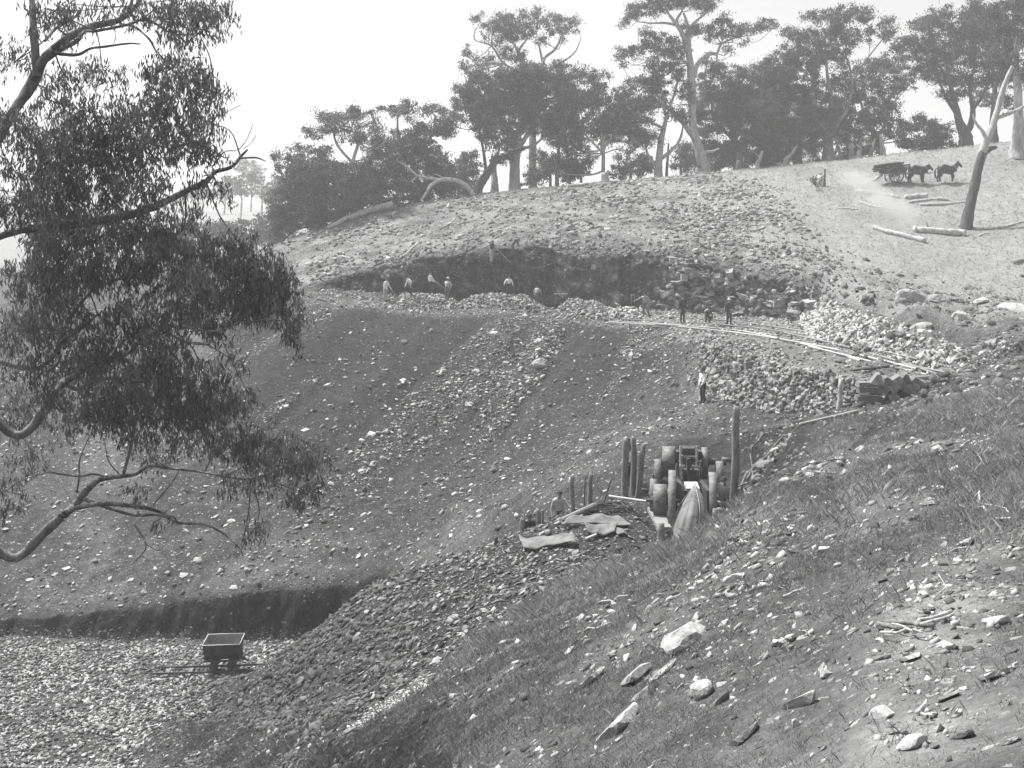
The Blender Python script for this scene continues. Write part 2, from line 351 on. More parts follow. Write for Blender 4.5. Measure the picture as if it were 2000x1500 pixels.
# ledge inside the face (box stands on it), and strata to the right
led = inwin(GP, 1105, 1125, 1185, 1205) * W_face
tgt = (H0 - 525) / F * GYd
GZd = GZd + led * .55 * np.where(np.abs(GZd - tgt) < .5, tgt - GZd, 0)
GYd = GYd + W_face * sstep(1200, 1330, GP) * (.5 * fbm(GX / 1.1 + .5 * GZ, GZ / .6, oct=3, seed=47) + .3 * np.abs(vnoise(GX / .6 - GZ, GZ / .5, seed=48)))
GYd[GU > 17.5] = GY[GU > 17.5]
# heaps of broken stone lying on the terrace and the bench
TP0 = H0 - GZd * F / GYd
def inpoly(P, x, y):
    o = np.zeros(x.shape, bool); n_ = len(P)
    for k in range(n_):
        (x0, y0), (x1, y1) = P[k], P[(k + 1) % n_]
        c = ((y0 > y) != (y1 > y)) & (x < (x1 - x0) * (y - y0) / ((y1 - y0) if y1 != y0 else 1e-9) + x0); o ^= c
    return o
def heap_mask(px0, px1, u0, u1, soft=.3):
    w_ = inwin(GP, px0, px0 + (px1 - px0) * .3, px1 - (px1 - px0) * .3, px1); c = (u0 + u1) / 2; h = (u1 - u0) / 2
    return np.clip(1 - ((GU - c) / h) ** 2, 0, 1) * w_
H_big = heap_mask(1540, 1900, 11.15, 12.75) ; H_a = heap_mask(765, 900, 11.25, 12.05); H_b = heap_mask(885, 1075, 11.2, 12.1); H_c = heap_mask(1082, 1200, 11.1, 12.1); H_d = heap_mask(1175, 1262, 11.25, 11.95)
GZd = GZd + 1.25 * H_big * (1 + .25 * nz_(GX, GY)) + .75 * H_a + .95 * H_b + 1.05 * H_c + .55 * H_d
GXd = (GP - 1000) / F * GYd
TP = H0 - GZd * F / GYd       # photo row of every grid point
nr, nc = GY.shape
def col_index(px):
    i = np.clip(np.searchsorted(pxs, px) - 1, 0, nc - 2); t = (px - pxs[i]) / (pxs[i + 1] - pxs[i]); return i, np.clip(t, 0, 1)
def ground(X, Y):
    px = 1000 + F * X / Y; i, t = col_index(px)
    za = np.interp(Y, GYd[:, i], GZd[:, i]); zb = np.interp(Y, GYd[:, i + 1], GZd[:, i + 1])
    return za * (1 - t) + zb * t
def hit(px, py, umin=0.0, umax=99):
    """first ground point seen at that photo pixel"""
    i, t = col_index(px)
    yy = TP[:, i] * (1 - t) + TP[:, i + 1] * t; Yc = GYd[:, i] * (1 - t) + GYd[:, i + 1] * t
    Zc = GZd[:, i] * (1 - t) + GZd[:, i + 1] * t; U = GU[:, i]
    ok = np.where((yy <= py) & (U >= umin) & (U <= umax))[0]
    k = ok[0] if len(ok) else np.where(U <= 16)[0][-1]
    if k > 0 and yy[k - 1] > py:
        s = (yy[k - 1] - py) / (yy[k - 1] - yy[k] + 1e-9); Y = Yc[k - 1] + s * (Yc[k] - Yc[k - 1]); Z = Zc[k - 1] + s * (Zc[k] - Zc[k - 1])
    else: Y, Z = Yc[k], Zc[k]
    return Vector(((px - 1000) / F * Y, Y, Z))
def gp(px, Y):
    """ground point on that bearing, Y metres ahead"""
    X = (px - 1000) / F * Y; return Vector((X, Y, float(ground(X, Y))))

# --- ground material: one shader, masks say what the soil is
def ground_material():
    m, n, b = mat_new('ground_soil')
    geo = nd(n, 'ShaderNodeNewGeometry'); co = geo.outputs['Position']
    A = lambda k: nd(n, 'ShaderNodeAttribute', attribute_name=k).outputs['Fac']
    big = noise(n, co, .35, 4, .6); mid = noise(n, co, 2.2, 5, .65); fin = noise(n, co, 14, 5, .7)
    mixn = mth(n, 'ADD', mth(n, 'MULTIPLY', mid, .55), mth(n, 'MULTIPLY', fin, .45))
    grass = rampf(n, mixn, [(.30, .032), (.46, .062), (.62, .11), (.75, .21)])
    dry = rampf(n, mixn, [(.30, .155), (.45, .285), (.60, .40), (.72, .53)])
    smp = nd(n, 'ShaderNodeMapping'); smp.inputs['Scale'].default_value = (2.6, 2.6, .45); n.links.new(co, smp.inputs[0]); rake = noise(n, smp.outputs[0], 1.4, 6, .7, .3)
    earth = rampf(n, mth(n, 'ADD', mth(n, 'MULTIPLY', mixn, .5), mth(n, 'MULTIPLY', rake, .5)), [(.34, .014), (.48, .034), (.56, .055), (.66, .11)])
    rock = rampf(n, noise(n, co, 1.6, 6, .7, .6), [(.33, .07), (.5, .17), (.66, .40)])
    c = mixf(n, A('dry'), grass, dry)
    # bald and dusty patches inside the grass
    patch = mth(n, 'MULTIPLY', rampf(n, big, [(.48, 0), (.62, 1)]), A('patch'))
    c = mixf(n, patch, c, rampf(n, fin, [(.3, .13), (.7, .30)]))
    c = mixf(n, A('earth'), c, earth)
    c = mixf(n, A('rock'), c, rock)
    # small stone flecks: too small to be built one by one
    for sc, key, hi in ((6.0, 'fleck', .46), (15.0, 'fleck', .40)):
        vo = nd(n, 'ShaderNodeTexVoronoi', distance='CHEBYCHEV'); vo.inputs['Scale'].default_value = sc; vo.inputs['Randomness'].default_value = 1
        sw = nd(n, 'ShaderNodeMapping'); sw.inputs['Scale'].default_value = (1, 1.0, 1.9); sw.inputs['Rotation'].default_value = (0, 0, .5)
        wv = nd(n, 'ShaderNodeVectorMath', operation='MULTIPLY_ADD'); wn = nd(n, 'ShaderNodeTexNoise'); wn.inputs['Scale'].default_value = sc * 2.2; n.links.new(co, wn.inputs['Vector']); n.links.new(wn.outputs['Color'], wv.inputs[0]); wv.inputs[1].default_value = (.5 / sc,) * 3; n.links.new(co, wv.inputs[2])
        n.links.new(wv.outputs[0], sw.inputs[0]); n.links.new(sw.outputs[0], vo.inputs['Vector'])
        sep = nd(n, 'ShaderNodeSeparateColor'); n.links.new(vo.outputs['Color'], sep.inputs[0])
        size = mth(n, 'MULTIPLY', sep.outputs[0], .36)
        inside = mth(n, 'LESS_THAN', vo.outputs['Distance'], size)
        sel = mth(n, 'LESS_THAN', sep.outputs[1], A(key))
        f = mth(n, 'MULTIPLY', inside, sel)
        c = mixf(n, f, c, mth(n, 'ADD', mth(n, 'MULTIPLY', sep.outputs[2], hi * .7), hi * .42))
    n.links.new(c, b.inputs['Base Color']); b.inputs['Roughness'].default_value = .95
    try: b.inputs['Specular IOR Level'].default_value = .1
    except KeyError: pass
    bp = nd(n, 'ShaderNodeBump'); bp.inputs['Strength'].default_value = .9; bp.inputs['Distance'].default_value = .16
    hgt = mth(n, 'ADD', mth(n, 'MULTIPLY', noise(n, co, 5, 6, .72), 1.0), mth(n, 'MULTIPLY', noise(n, co, 22, 4, .7), .5))
    hgt = mth(n, 'ADD', hgt, mth(n, 'MULTIPLY', rake, 1.2)); n.links.new(hgt, bp.inputs['Height']); n.links.new(bp.outputs[0], b.inputs['Normal'])
    return m
M_ground = ground_material()
nz1 = fbm(GX / 5.0, GY / 5.0, oct=4, seed=51); nz2 = fbm(GX / 1.6, GY / 1.6, oct=3, seed=52)
strip = np.exp(-((GU - 3.0) / .07) ** 2) * inwin(GP, 600, 660, 815, 850)          # pale scree strip along the track
a_dry = np.clip(W_padd * (1.0 + .5 * nz1) + W_lump * (.55 + .7 * nz2) + .35 * W_terr + .9 * (GU > 18.5) + .25 * W_right * sstep(.0, .4, nz1)
                + .25 * W_slope * sstep(0, .5, nz1) + .35 * W_spur * sstep(.1, .5, nz1) + .2 * W_spur + strip * 1.0 + .25 * W_floor, 0, 1)
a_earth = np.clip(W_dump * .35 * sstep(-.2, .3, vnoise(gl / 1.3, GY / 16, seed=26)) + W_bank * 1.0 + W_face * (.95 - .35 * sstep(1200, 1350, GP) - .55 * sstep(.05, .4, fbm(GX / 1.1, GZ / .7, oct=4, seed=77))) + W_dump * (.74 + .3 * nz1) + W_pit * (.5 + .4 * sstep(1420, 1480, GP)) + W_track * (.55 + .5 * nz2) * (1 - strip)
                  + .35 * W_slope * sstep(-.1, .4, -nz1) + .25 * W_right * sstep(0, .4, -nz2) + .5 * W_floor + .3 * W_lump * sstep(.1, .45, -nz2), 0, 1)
trk = W_dump * sstep(.12, .36, vnoise(gl / 1.5, GY / 17, seed=23) + .4 * vnoise(gl / .6, GY / 7, seed=24))                 # streaks of spilt stone on the dumps
a_fleck = np.clip(.05 * W_dump + .45 * trk + .30 * W_slope + .30 * W_spur + .8 * W_bench + .5 * W_track + .75 * W_floor + .6 * W_lump + .12 * W_padd + .4 * W_right + .55 * W_terr + .6 * strip + .1 * W_face, 0, 1) * (GU < 17)
pw = np.exp(-((GP - 1790 - 14 * (GY - 8)) / 130) ** 2) * inwin(GY, 5, 6.5, 13, 16)     # worn stony patch at the lower right
a_patch = np.clip(W_spur * (.55 + .4 * pw) + .5 * W_right + .3 * W_slope + .4 * W_bench + .8 * W_terr + .25 * W_padd, 0, 1)
a_dry = np.clip(a_dry + .8 * pw * (.6 + nz2), 0, 1)
a_rock = np.clip(W_face * sstep(1210, 1340, GP) * (.65 + .6 * nz1) + .45 * W_face * (GP <= 1210) * sstep(.1, .45, fbm(GX / .8 + GZ, GZ / .5, oct=4, seed=78)) + .25 * W_face * (GP > 1080) * (GP < 1210) + W_stack, 0, 1)
V = np.stack([GXd, GYd, GZd], -1).reshape(-1, 3)
I = np.arange(nr * nc).reshape(nr, nc)
Q = np.stack([I[:-1, :-1], I[:-1, 1:], I[1:, 1:], I[1:, :-1]], -1).reshape(-1, 4)
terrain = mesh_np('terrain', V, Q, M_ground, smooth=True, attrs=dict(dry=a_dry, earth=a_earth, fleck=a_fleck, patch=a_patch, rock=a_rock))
tag(terrain, 'grey quarry hillside falling from the paddock ridge to the pit floor', kind='structure')
# ------------------------------------------------------------------ loose stone and grass
def make_variants(k, seed, flat=(.34, .62), box_like=.5):
    r = np.random.default_rng(seed); out = []
    t = (1 + 5 ** .5) / 2
    ico = np.array([(-1, t, 0), (1, t, 0), (-1, -t, 0), (1, -t, 0), (0, -1, t), (0, 1, t), (0, -1, -t), (0, 1, -t), (t, 0, -1), (t, 0, 1), (-t, 0, -1), (-t, 0, 1)]) / 1.9
    icf = np.array([(0, 11, 5), (0, 5, 1), (0, 1, 7), (0, 7, 10), (0, 10, 11), (1, 5, 9), (5, 11, 4), (11, 10, 2), (10, 7, 6), (7, 1, 8), (3, 9, 4), (3, 4, 2), (3, 2, 6), (3, 6, 8), (3, 8, 9), (4, 9, 5), (2, 4, 11), (6, 2, 10), (8, 6, 7), (9, 8, 1)])
    cube = np.array([(-1, -1, -1), (1, -1, -1), (1, 1, -1), (-1, 1, -1), (-1, -1, 1), (1, -1, 1), (1, 1, 1), (-1, 1, 1)]) * .8
    cf = np.array([(3, 2, 1, 0), (4, 5, 6, 7), (0, 1, 5, 4), (1, 2, 6, 5), (2, 3, 7, 6), (3, 0, 4, 7)])
    cf = np.concatenate([cf[:, [0, 1, 2]], cf[:, [0, 2, 3]]])
    for i in range(k):
        b = r.random() < box_like
        v = (cube if b else ico) * r.uniform(.62, 1.22, size=((8, 1) if b else (12, 1))) + r.normal(0, .13, size=((8, 3) if b else (12, 3)))
        v = v * np.array([1, r.uniform(.5, .9), r.uniform(*flat)])
        out.append((v * .5, cf if b else icf))
    return out
STV = make_variants(24, 5)
SLAB = make_variants(12, 9, flat=(.12, .25), box_like=.8); BOX = make_variants(12, 19, flat=(.3, .6), box_like=1.0)
def rotmats(N, az, tilt, r):
    """random yaw, then small random tilt"""
    a = r.uniform(0, 2 * np.pi, N) if az is None else az
    ca, sa = np.cos(a), np.sin(a); z = np.zeros(N); o = np.ones(N)
    Rz = np.stack([np.stack([ca, -sa, z], -1), np.stack([sa, ca, z], -1), np.stack([z, z, o], -1)], -2)
    tx = r.normal(0, tilt, N); ty = r.normal(0, tilt, N)
    Rx = np.stack([np.stack([o, z, z], -1), np.stack([z, np.cos(tx), -np.sin(tx)], -1), np.stack([z, np.sin(tx), np.cos(tx)], -1)], -2)
    Ry = np.stack([np.stack([np.cos(ty), z, np.sin(ty)], -1), np.stack([z, o, z], -1), np.stack([-np.sin(ty), z, np.cos(ty)], -1)], -2)
    return Rx @ Ry @ Rz
dXg = np.gradient(GXd, axis=1); dYg = np.gradient(GYd, axis=0)
AREA = np.abs(dXg * dYg)
sx = np.gradient(GZd, axis=1) / np.where(np.abs(dXg) < 1e-6, 1e-6, dXg); sy = np.gradient(GZd, axis=0) / np.where(np.abs(dYg) < 1e-6, 1e-6, dYg)
sx = np.clip(sx, -1.2, 1.2); sy = np.clip(sy, -1.2, 1.2)
VIS = (GP > -260) & (GP < 2130 + 420 * (GY < 60))
# rows that some nearer row hides are skipped for small scatter
runmin = np.minimum.accumulate(TP, axis=0); SEEN = TP <= runmin + 25
def sample(N, W, r, seen=True):
    p = (W * AREA * VIS * (SEEN if seen else 1)).astype(float); p[-1] = 0; p[:, -1] = 0
    c = np.cumsum(p.ravel()); k = np.searchsorted(c, r.random(N) * c[-1]); k = np.clip(k, 0, c.size - 1)
    i, j = np.unravel_index(k, p.shape); i = np.minimum(i, nr - 2); j = np.minimum(j, nc - 2)
    a, b = r.random(N), r.random(N)
    def bl(G): return (G[i, j] * (1 - a) + G[i + 1, j] * a) * (1 - b) + (G[i, j + 1] * (1 - a) + G[i + 1, j + 1] * a) * b
    return np.stack([bl(GXd), bl(GYd), bl(GZd)], -1), sx[i, j], sy[i, j], i, j
def stones_mesh(name, P, slx, sly, size, tone, mat, variants, r, tilt=.25, sink=.12, lift=None):
    N = len(P); var = r.integers(0, len(variants), N); Rm = rotmats(N, None, tilt, r)
    Vs, Fs, Ts, n0 = [], [], [], 0
    for k, (bv, bf) in enumerate(variants):
        m = np.where(var == k)[0]
        if not len(m): continue
        v = np.einsum('nij,vj->nvi', Rm[m], bv) * size[m, None, None]
        nn = np.stack([-slx[m], -sly[m], np.ones(len(m))], -1); nn /= np.linalg.norm(nn, axis=1, keepdims=True); t1 = np.stack([np.ones(len(m)), np.zeros(len(m)), slx[m]], -1); t1 /= np.linalg.norm(t1, axis=1, keepdims=True); t2 = np.cross(nn, t1)
        v = v[..., :1] * t1[:, None] + v[..., 1:2] * t2[:, None] + v[..., 2:] * nn[:, None]
        v += P[m, None] + nn[:, None] * (size[m] * sink)[:, None, None]
        Vs.append(v.reshape(-1, 3)); Fs.append((bf[None] + (np.arange(len(m)) * len(bv))[:, None, None] + n0).reshape(-1, 3))
        Ts.append(np.repeat(tone[m], len(bv))); n0 += len(m) * len(bv)
    return mesh_np(name, np.concatenate(Vs), np.concatenate(Fs), mat, attrs=dict(tone=np.concatenate(Ts)))
def tone_mat(name, rough=.9, lo=.7, hi=1.15, scale=9):
    m, n, b = mat_new(name)
    geo = nd(n, 'ShaderNodeNewGeometry'); a = nd(n, 'ShaderNodeAttribute', attribute_name='tone').outputs['Fac']
    v = rampf(n, noise(n, geo.outputs['Position'], scale, 5, .65), [(.3, lo), (.7, hi)])
    n.links.new(mth(n, 'MULTIPLY', a, v), b.inputs['Base Color']); b.inputs['Roughness'].default_value = rough
    return m
M_chip = tone_mat('stone_chips')
def stone_material(name, lo, hi):
    m, n, b = mat_new(name)
    geo = nd(n, 'ShaderNodeNewGeometry'); oi = nd(n, 'ShaderNodeObjectInfo')
    v = noise(n, geo.outputs['Position'], 7, 6, .68, .5); c = rampf(n, v, [(.28, lo), (.5, (lo + hi) / 2), (.72, hi)])
    st = rampf(n, noise(n, geo.outputs['Position'], 2.3, 5, .7), [(.36, .45), (.5, 1.0)])     # lichen and soil stains
    c = mth(n, 'MULTIPLY', mth(n, 'MULTIPLY', c, st), mth(n, 'ADD', mth(n, 'MULTIPLY', oi.outputs['Random'], .5), .75))
    n.links.new(c, b.inputs['Base Color'])
    bp = nd(n, 'ShaderNodeBump'); bp.inputs['Strength'].default_value = .6; bp.inputs['Distance'].default_value = .03
    n.links.new(noise(n, geo.outputs['Position'], 26, 6, .7), bp.inputs['Height']); n.links.new(bp.outputs[0], b.inputs['Normal'])
    return m
M_stone = stone_material('weathered_stone', .16, .46)
M_palestone = stone_material('pale_broken_stone', .26, .56)

r = np.random.default_rng(101)
def scat(name, label, N, W, smin, smax, tlo, thi, variants=STV, tilt=.3, pow_=1.8, dark=.25, sink=.1, perY=False):
    P, a, b, i, j = sample(N, np.clip(W, 0, None), r)
    s = smin + (smax - smin) * r.random(N) ** pow_
    if perY: s = s * np.clip(P[:, 1] / 14, .35, 1.8)
    t = np.where(r.random(N) < dark, r.uniform(.06, .15, N), r.uniform(tlo, thi, N))
    return tag(stones_mesh(name, P, a, b, s, t, M_chip, variants, r, tilt, sink), label, None, None, 'stuff')
strk = W_dump * (.10 + 1.5 * trk * sstep(-.5, .3, vnoise(GX / .8, GY / 1.2, seed=79))) * (.4 + sstep(9.4, 10.4, 11.4 - (GU - 9)))
scat('stone_chips', 'pale broken stone chips carpeting the pit floor round the tipping wagon', 15000, W_floor * (GU < 6.98) * (.35 + sstep(-.5, .2, fbm(GX / 1.4, GY / 1.4, oct=3, seed=61))) * (1 - .75 * sstep(44.6, 45.6, GY)), .07, .24, .18, .48, SLAB + STV[:8], .45, 1.3, .38)
scat('scree', 'streaks of spilt stone on the dark tip slopes below the bench', 8200, strk + .03 * W_dump + .16 * W_slope * (GU > 7.9) * (GP > 380) * sstep(-.3, .3, nz2), .05, .40, .15, .50, SLAB + BOX, .4, 4.6, .38)
scat('hillside_stones', 'scattered small stones on the grass hillside above the cut bank', 2800, W_slope * (GU > 6.3) * (GU < 11) * (.2 + sstep(-.1, .5, nz1)), .07, .30, .22, .55, SLAB + STV, .25, 2.4, .2)
scat('stony_clods', 'clods and stones strewn over the stripped hilltop above the quarry', 10000, W_lump * (.12 + sstep(-.2, .5, nz1)) * (1 + 1.5 * sstep(1000, 1400, GP)), .08, .6, .14, .42, STV, .3, 3.2, .3)
pw2 = np.exp(-((GP - 1420 - 9 * (GY - 16)) / 70) ** 2) * inwin(GY, 11, 13.5, 19, 24)
scat('turf_clods', 'clods of turf and earth in the torn ground on the right hillside', 2600, W_right * (GY > 38) * (.1 + sstep(.0, .4, nz2)), .10, .75, .05, .17, STV, .35, 3.0, .3, .0)
scat('spur_stones', 'small stones lying in the near grass slope', 5400, (W_spur + .2 * W_right) * (.10 + sstep(.0, .5, nz2) + 2.4 * pw + 1.6 * pw2) / (3 + GY), .025, .17, .18, .52, SLAB + BOX, .3, 2.6, .3, .05, True)
scat('track_stones', 'flat stone flakes paving the track from the crusher', 6500, W_track * (.08 + sstep(-.2, .4, nz1)) * (GU < 5.6) * (.12 + sstep(560, 720, GP)) * (1 - .6 * sstep(1040, 1150, GP)), .04, .26, .10, .36, SLAB, .22, 3.2, .4)
foot_ = inwin(GU, .95, 1.1, 3.3, 3.6) * inwin(GP, 230, 330, 640, 700)
scat('toe_stones', 'small stones and clods along the grassy toe of the spoil at the bottom', 2600, foot_ * (.2 + sstep(-.3, .4, nz2)), .03, .22, .07, .36, STV + SLAB, .3, 3.0, .45, .02)
scat('spoil_clods', 'dark clods of earth on the flank of the spoil track', 7000, W_track * (GP < 800) * (.3 + sstep(-.3, .3, nz2)), .04, .34, .05, .15, STV, .35, 2.8, .5, .0)
scat('face_stones', 'angular stone showing in the right half of the quarry face', 2600, W_face * sstep(1100, 1300, GP) * (.2 + sstep(-.1, .35, nz1)), .10, .60, .07, .34, SLAB + BOX, .35, 2.2, .3, -.1)
scat('cut_bank_stones', 'small stones and clods sticking out of the cut bank behind the wagon', 500, W_bank * (GP > -50), .03, .22, .03, .16, STV, .4, 3.0, .4, -.02)
scat('cut_face_clods', 'clods and small stones in the dark left part of the quarry face', 1500, W_face * (GP < 1200), .06, .40, .03, .20, STV, .4, 3.2, .45, -.05)
scat('lip_clods', 'clods of turf and stone along the crumbling lip of the quarry', 1500, np.exp(-((GU - 13.02) / .10) ** 2) * (GP > 600) * (GP < 1640) * (1 - inwin(GP, 935, 945, 1020, 1030)) * (.3 + sstep(-.3, .3, nz2)), .08, .55, .05, .30, STV + BOX, .5, 2.6, .35, .0)
scat('bank_stones', 'stone breaking out of the dark bank right of the crusher', 500, W_pit * inwin(GP, 1430, 1460, 1540, 1580), .06, .35, .08, .3, STV, .8, 2.2, .4, -.05)
scat('bench_rubble', 'fine pale rubble along the working bench', 5200, W_bench + .35 * W_terr, .08, .34, .2, .5, STV, .4, 1.9, .3)
scat('torn_bank_stones', 'stones in the torn ground on the right hillside', 2600, W_right * (GY > 33) * (.2 + sstep(-.1, .5, nz2)), .06, .30, .2, .5, STV, .3, 2.2, .3)
scat('strip_stones', 'pale gravel strip beside the track', 1500, strip, .04, .12, .35, .6, SLAB, .3)

# ------------------------------------------------------------------ grass
def grass_mat(name, lo, hi):
    m, n, b = mat_new(name)
    a = nd(n, 'ShaderNodeAttribute', attribute_name='tone').outputs['Fac']
    n.links.new(a, b.inputs['Base Color']); b.inputs['Roughness'].default_value = .8
    tr = nd(n, 'ShaderNodeBsdfTranslucent'); mx = nd(n, 'ShaderNodeMixShader'); mx.inputs[0].default_value = .3
    n.links.new(a, tr.inputs[0]); out = [x for x in n.nodes if x.type == 'OUTPUT_MATERIAL'][0]
    n.links.new(b.outputs[0], mx.inputs[1]); n.links.new(tr.outputs[0], mx.inputs[2]); n.links.new(mx.outputs[0], out.inputs[0])
    return m
M_grass = grass_mat('grass_blades', .08, .3)
def blades(name, label, N, W, hmin, hmax, width, tlo, thi, per=5, spread=.06, perY=True, lean=.5):
    P, a, b, i, j = sample(N, np.clip(W, 0, None), r)
    P = np.repeat(P, per, 0); a = np.repeat(a, per); b = np.repeat(b, per); M_ = len(P)
    k = np.clip(P[:, 1] / 14, .3, 1.5) if perY else np.ones(M_)
    off = r.normal(0, spread, (M_, 2)) * k[:, None]; P[:, 0] += off[:, 0]; P[:, 1] += off[:, 1]; P[:, 2] += off[:, 0] * a + off[:, 1] * b - .01
    h = r.uniform(hmin, hmax, M_) * np.repeat(r.uniform(.6, 1.2, N), per) * k; wd = width * r.uniform(.6, 1.3, M_) * k
    th = r.uniform(0, 2 * np.pi, M_); d = np.stack([np.cos(th), np.sin(th)], -1)
    ln = np.repeat(r.normal(0, lean * .6, (N, 2)), per, 0) + r.normal(0, lean, (M_, 2))
    V0 = P.copy(); V0[:, :2] -= d * wd[:, None]; V1 = P.copy(); V1[:, :2] += d * wd[:, None]
    V2 = P.copy(); V2[:, :2] += ln * h[:, None] * .45 + d * wd[:, None] * .6; V2[:, 2] += h * .6
    V3 = P.copy(); V3[:, :2] += ln * h[:, None]; V3[:, 2] += h
    V = np.stack([V0, V1, V2, V3], 1).reshape(-1, 3); q = np.arange(M_)[:, None] * 4
    Fc = np.concatenate([q + np.array([[0, 1, 2]]), q + np.array([[0, 2, 3]])])
    t = np.repeat(r.uniform(tlo, thi, N), per) * r.uniform(.7, 1.3, M_)
    return tag(mesh_np(name, V, Fc, M_grass, attrs=dict(tone=np.repeat(t, 4))), label, None, None, 'stuff')
gmask = (W_spur + W_right * (GY < 36)) * np.clip(1.0 - .9 * pw, 0, 1) * (.15 + sstep(-.35, .2, -nz2))
blades('grass', 'short grazed grass on the near slope', 42000, gmask / (4 + GY) ** 1.1, .03, .085, .0045, .09, .25, 5, .08)
blades('grass', 'tufts of paler seeding grass on the near slope', 1900, W_spur * (.1 + sstep(.1, .5, nz1)) / (4 + GY), .08, .20, .0035, .16, .36, 7, .05, True, .45)
blades('grass', 'short grass at the toe of the spoil', 5000, foot_ * (.2 + sstep(-.2, .4, -nz2)), .04, .11, .010, .06, .2, 5, .1, False, .6)
crest = np.exp(-((GU - 2.9) / .16) ** 2) * inwin(GP, 840, 900, 1200, 1260) + W_right * np.exp(-((GP - 1880 + 0 * GY) / 90) ** 2) * inwin(GY, 20, 25, 34, 37) + W_spur * np.exp(-((GP - 1960) / 60) ** 2) * inwin(GY, 12, 15, 24, 28)
blades('grass', 'long pale grass tufts on the spur crest and right bank', 900, crest, .12, .28, .006, .22, .42, 8, .10, False, .5)
blades('grass', 'grass on the hillsides below the quarry', 9000, W_slope * (GU > 6.3) * (GU < 11) + .8 * W_right * (GY > 36) + .12 * W_track, .05, .15, .014, .05, .17, 4, .10, False, .6)
blades('grass', 'dry grass of the ridge paddock', 16000, W_padd + .5 * W_lump, .10, .26, .03, .24, .48, 3, .15, False, .7)
# ------------------------------------------------------------------ trees
def leaf_mat(name, trans=.34):
    m, n, b = mat_new(name)
    a = nd(n, 'ShaderNodeAttribute', attribute_name='tone').outputs['Fac']
    n.links.new(a, b.inputs['Base Color']); b.inputs['Roughness'].default_value = .55
    tr = nd(n, 'ShaderNodeBsdfTranslucent'); mx = nd(n, 'ShaderNodeMixShader'); mx.inputs[0].default_value = trans
    n.links.new(a, tr.inputs[0]); out = [x for x in n.nodes if x.type == 'OUTPUT_MATERIAL'][0]
    n.links.new(b.outputs[0], mx.inputs[1]); n.links.new(tr.outputs[0], mx.inputs[2]); n.links.new(mx.outputs[0], out.inputs[0])
    return m
M_leaf = leaf_mat('gum_leaves')
def bark_mat(name, stops, scale=(3.5, 3.5, .7), bump=.5):
    m, n, b = mat_new(name)
    geo = nd(n, 'ShaderNodeNewGeometry'); mp = nd(n, 'ShaderNodeMapping'); mp.inputs['Scale'].default_value = scale
    n.links.new(geo.outputs['Position'], mp.inputs[0])
    c = rampf(n, noise(n, mp.outputs[0], 1.0, 6, .68, .4), stops)
    n.links.new(c, b.inputs['Base Color'])
    bp = nd(n, 'ShaderNodeBump'); bp.inputs['Strength'].default_value = bump; bp.inputs['Distance'].default_value = .06
    n.links.new(noise(n, mp.outputs[0], 4, 6, .7), bp.inputs['Height']); n.links.new(bp.outputs[0], b.inputs['Normal'])
    return m
M_pale = bark_mat('smooth_pale_bark', [(.3, .16), (.45, .34), (.62, .52)])
M_mid = bark_mat('mottled_bark', [(.3, .09), (.5, .21), (.68, .40)])
M_dark = bark_mat('rough_dark_bark', [(.3, .045), (.55, .10), (.7, .2)], (5, 5, .8), .9)
M_nearbark = bark_mat('peeling_near_bark', [(.3, .05), (.48, .13), (.66, .30)], (3, 3, 1.2), .8)
M_dead = bark_mat('dead_grey_wood', [(.3, .20), (.48, .46), (.65, .66)], (6, 6, 1.5), .6)

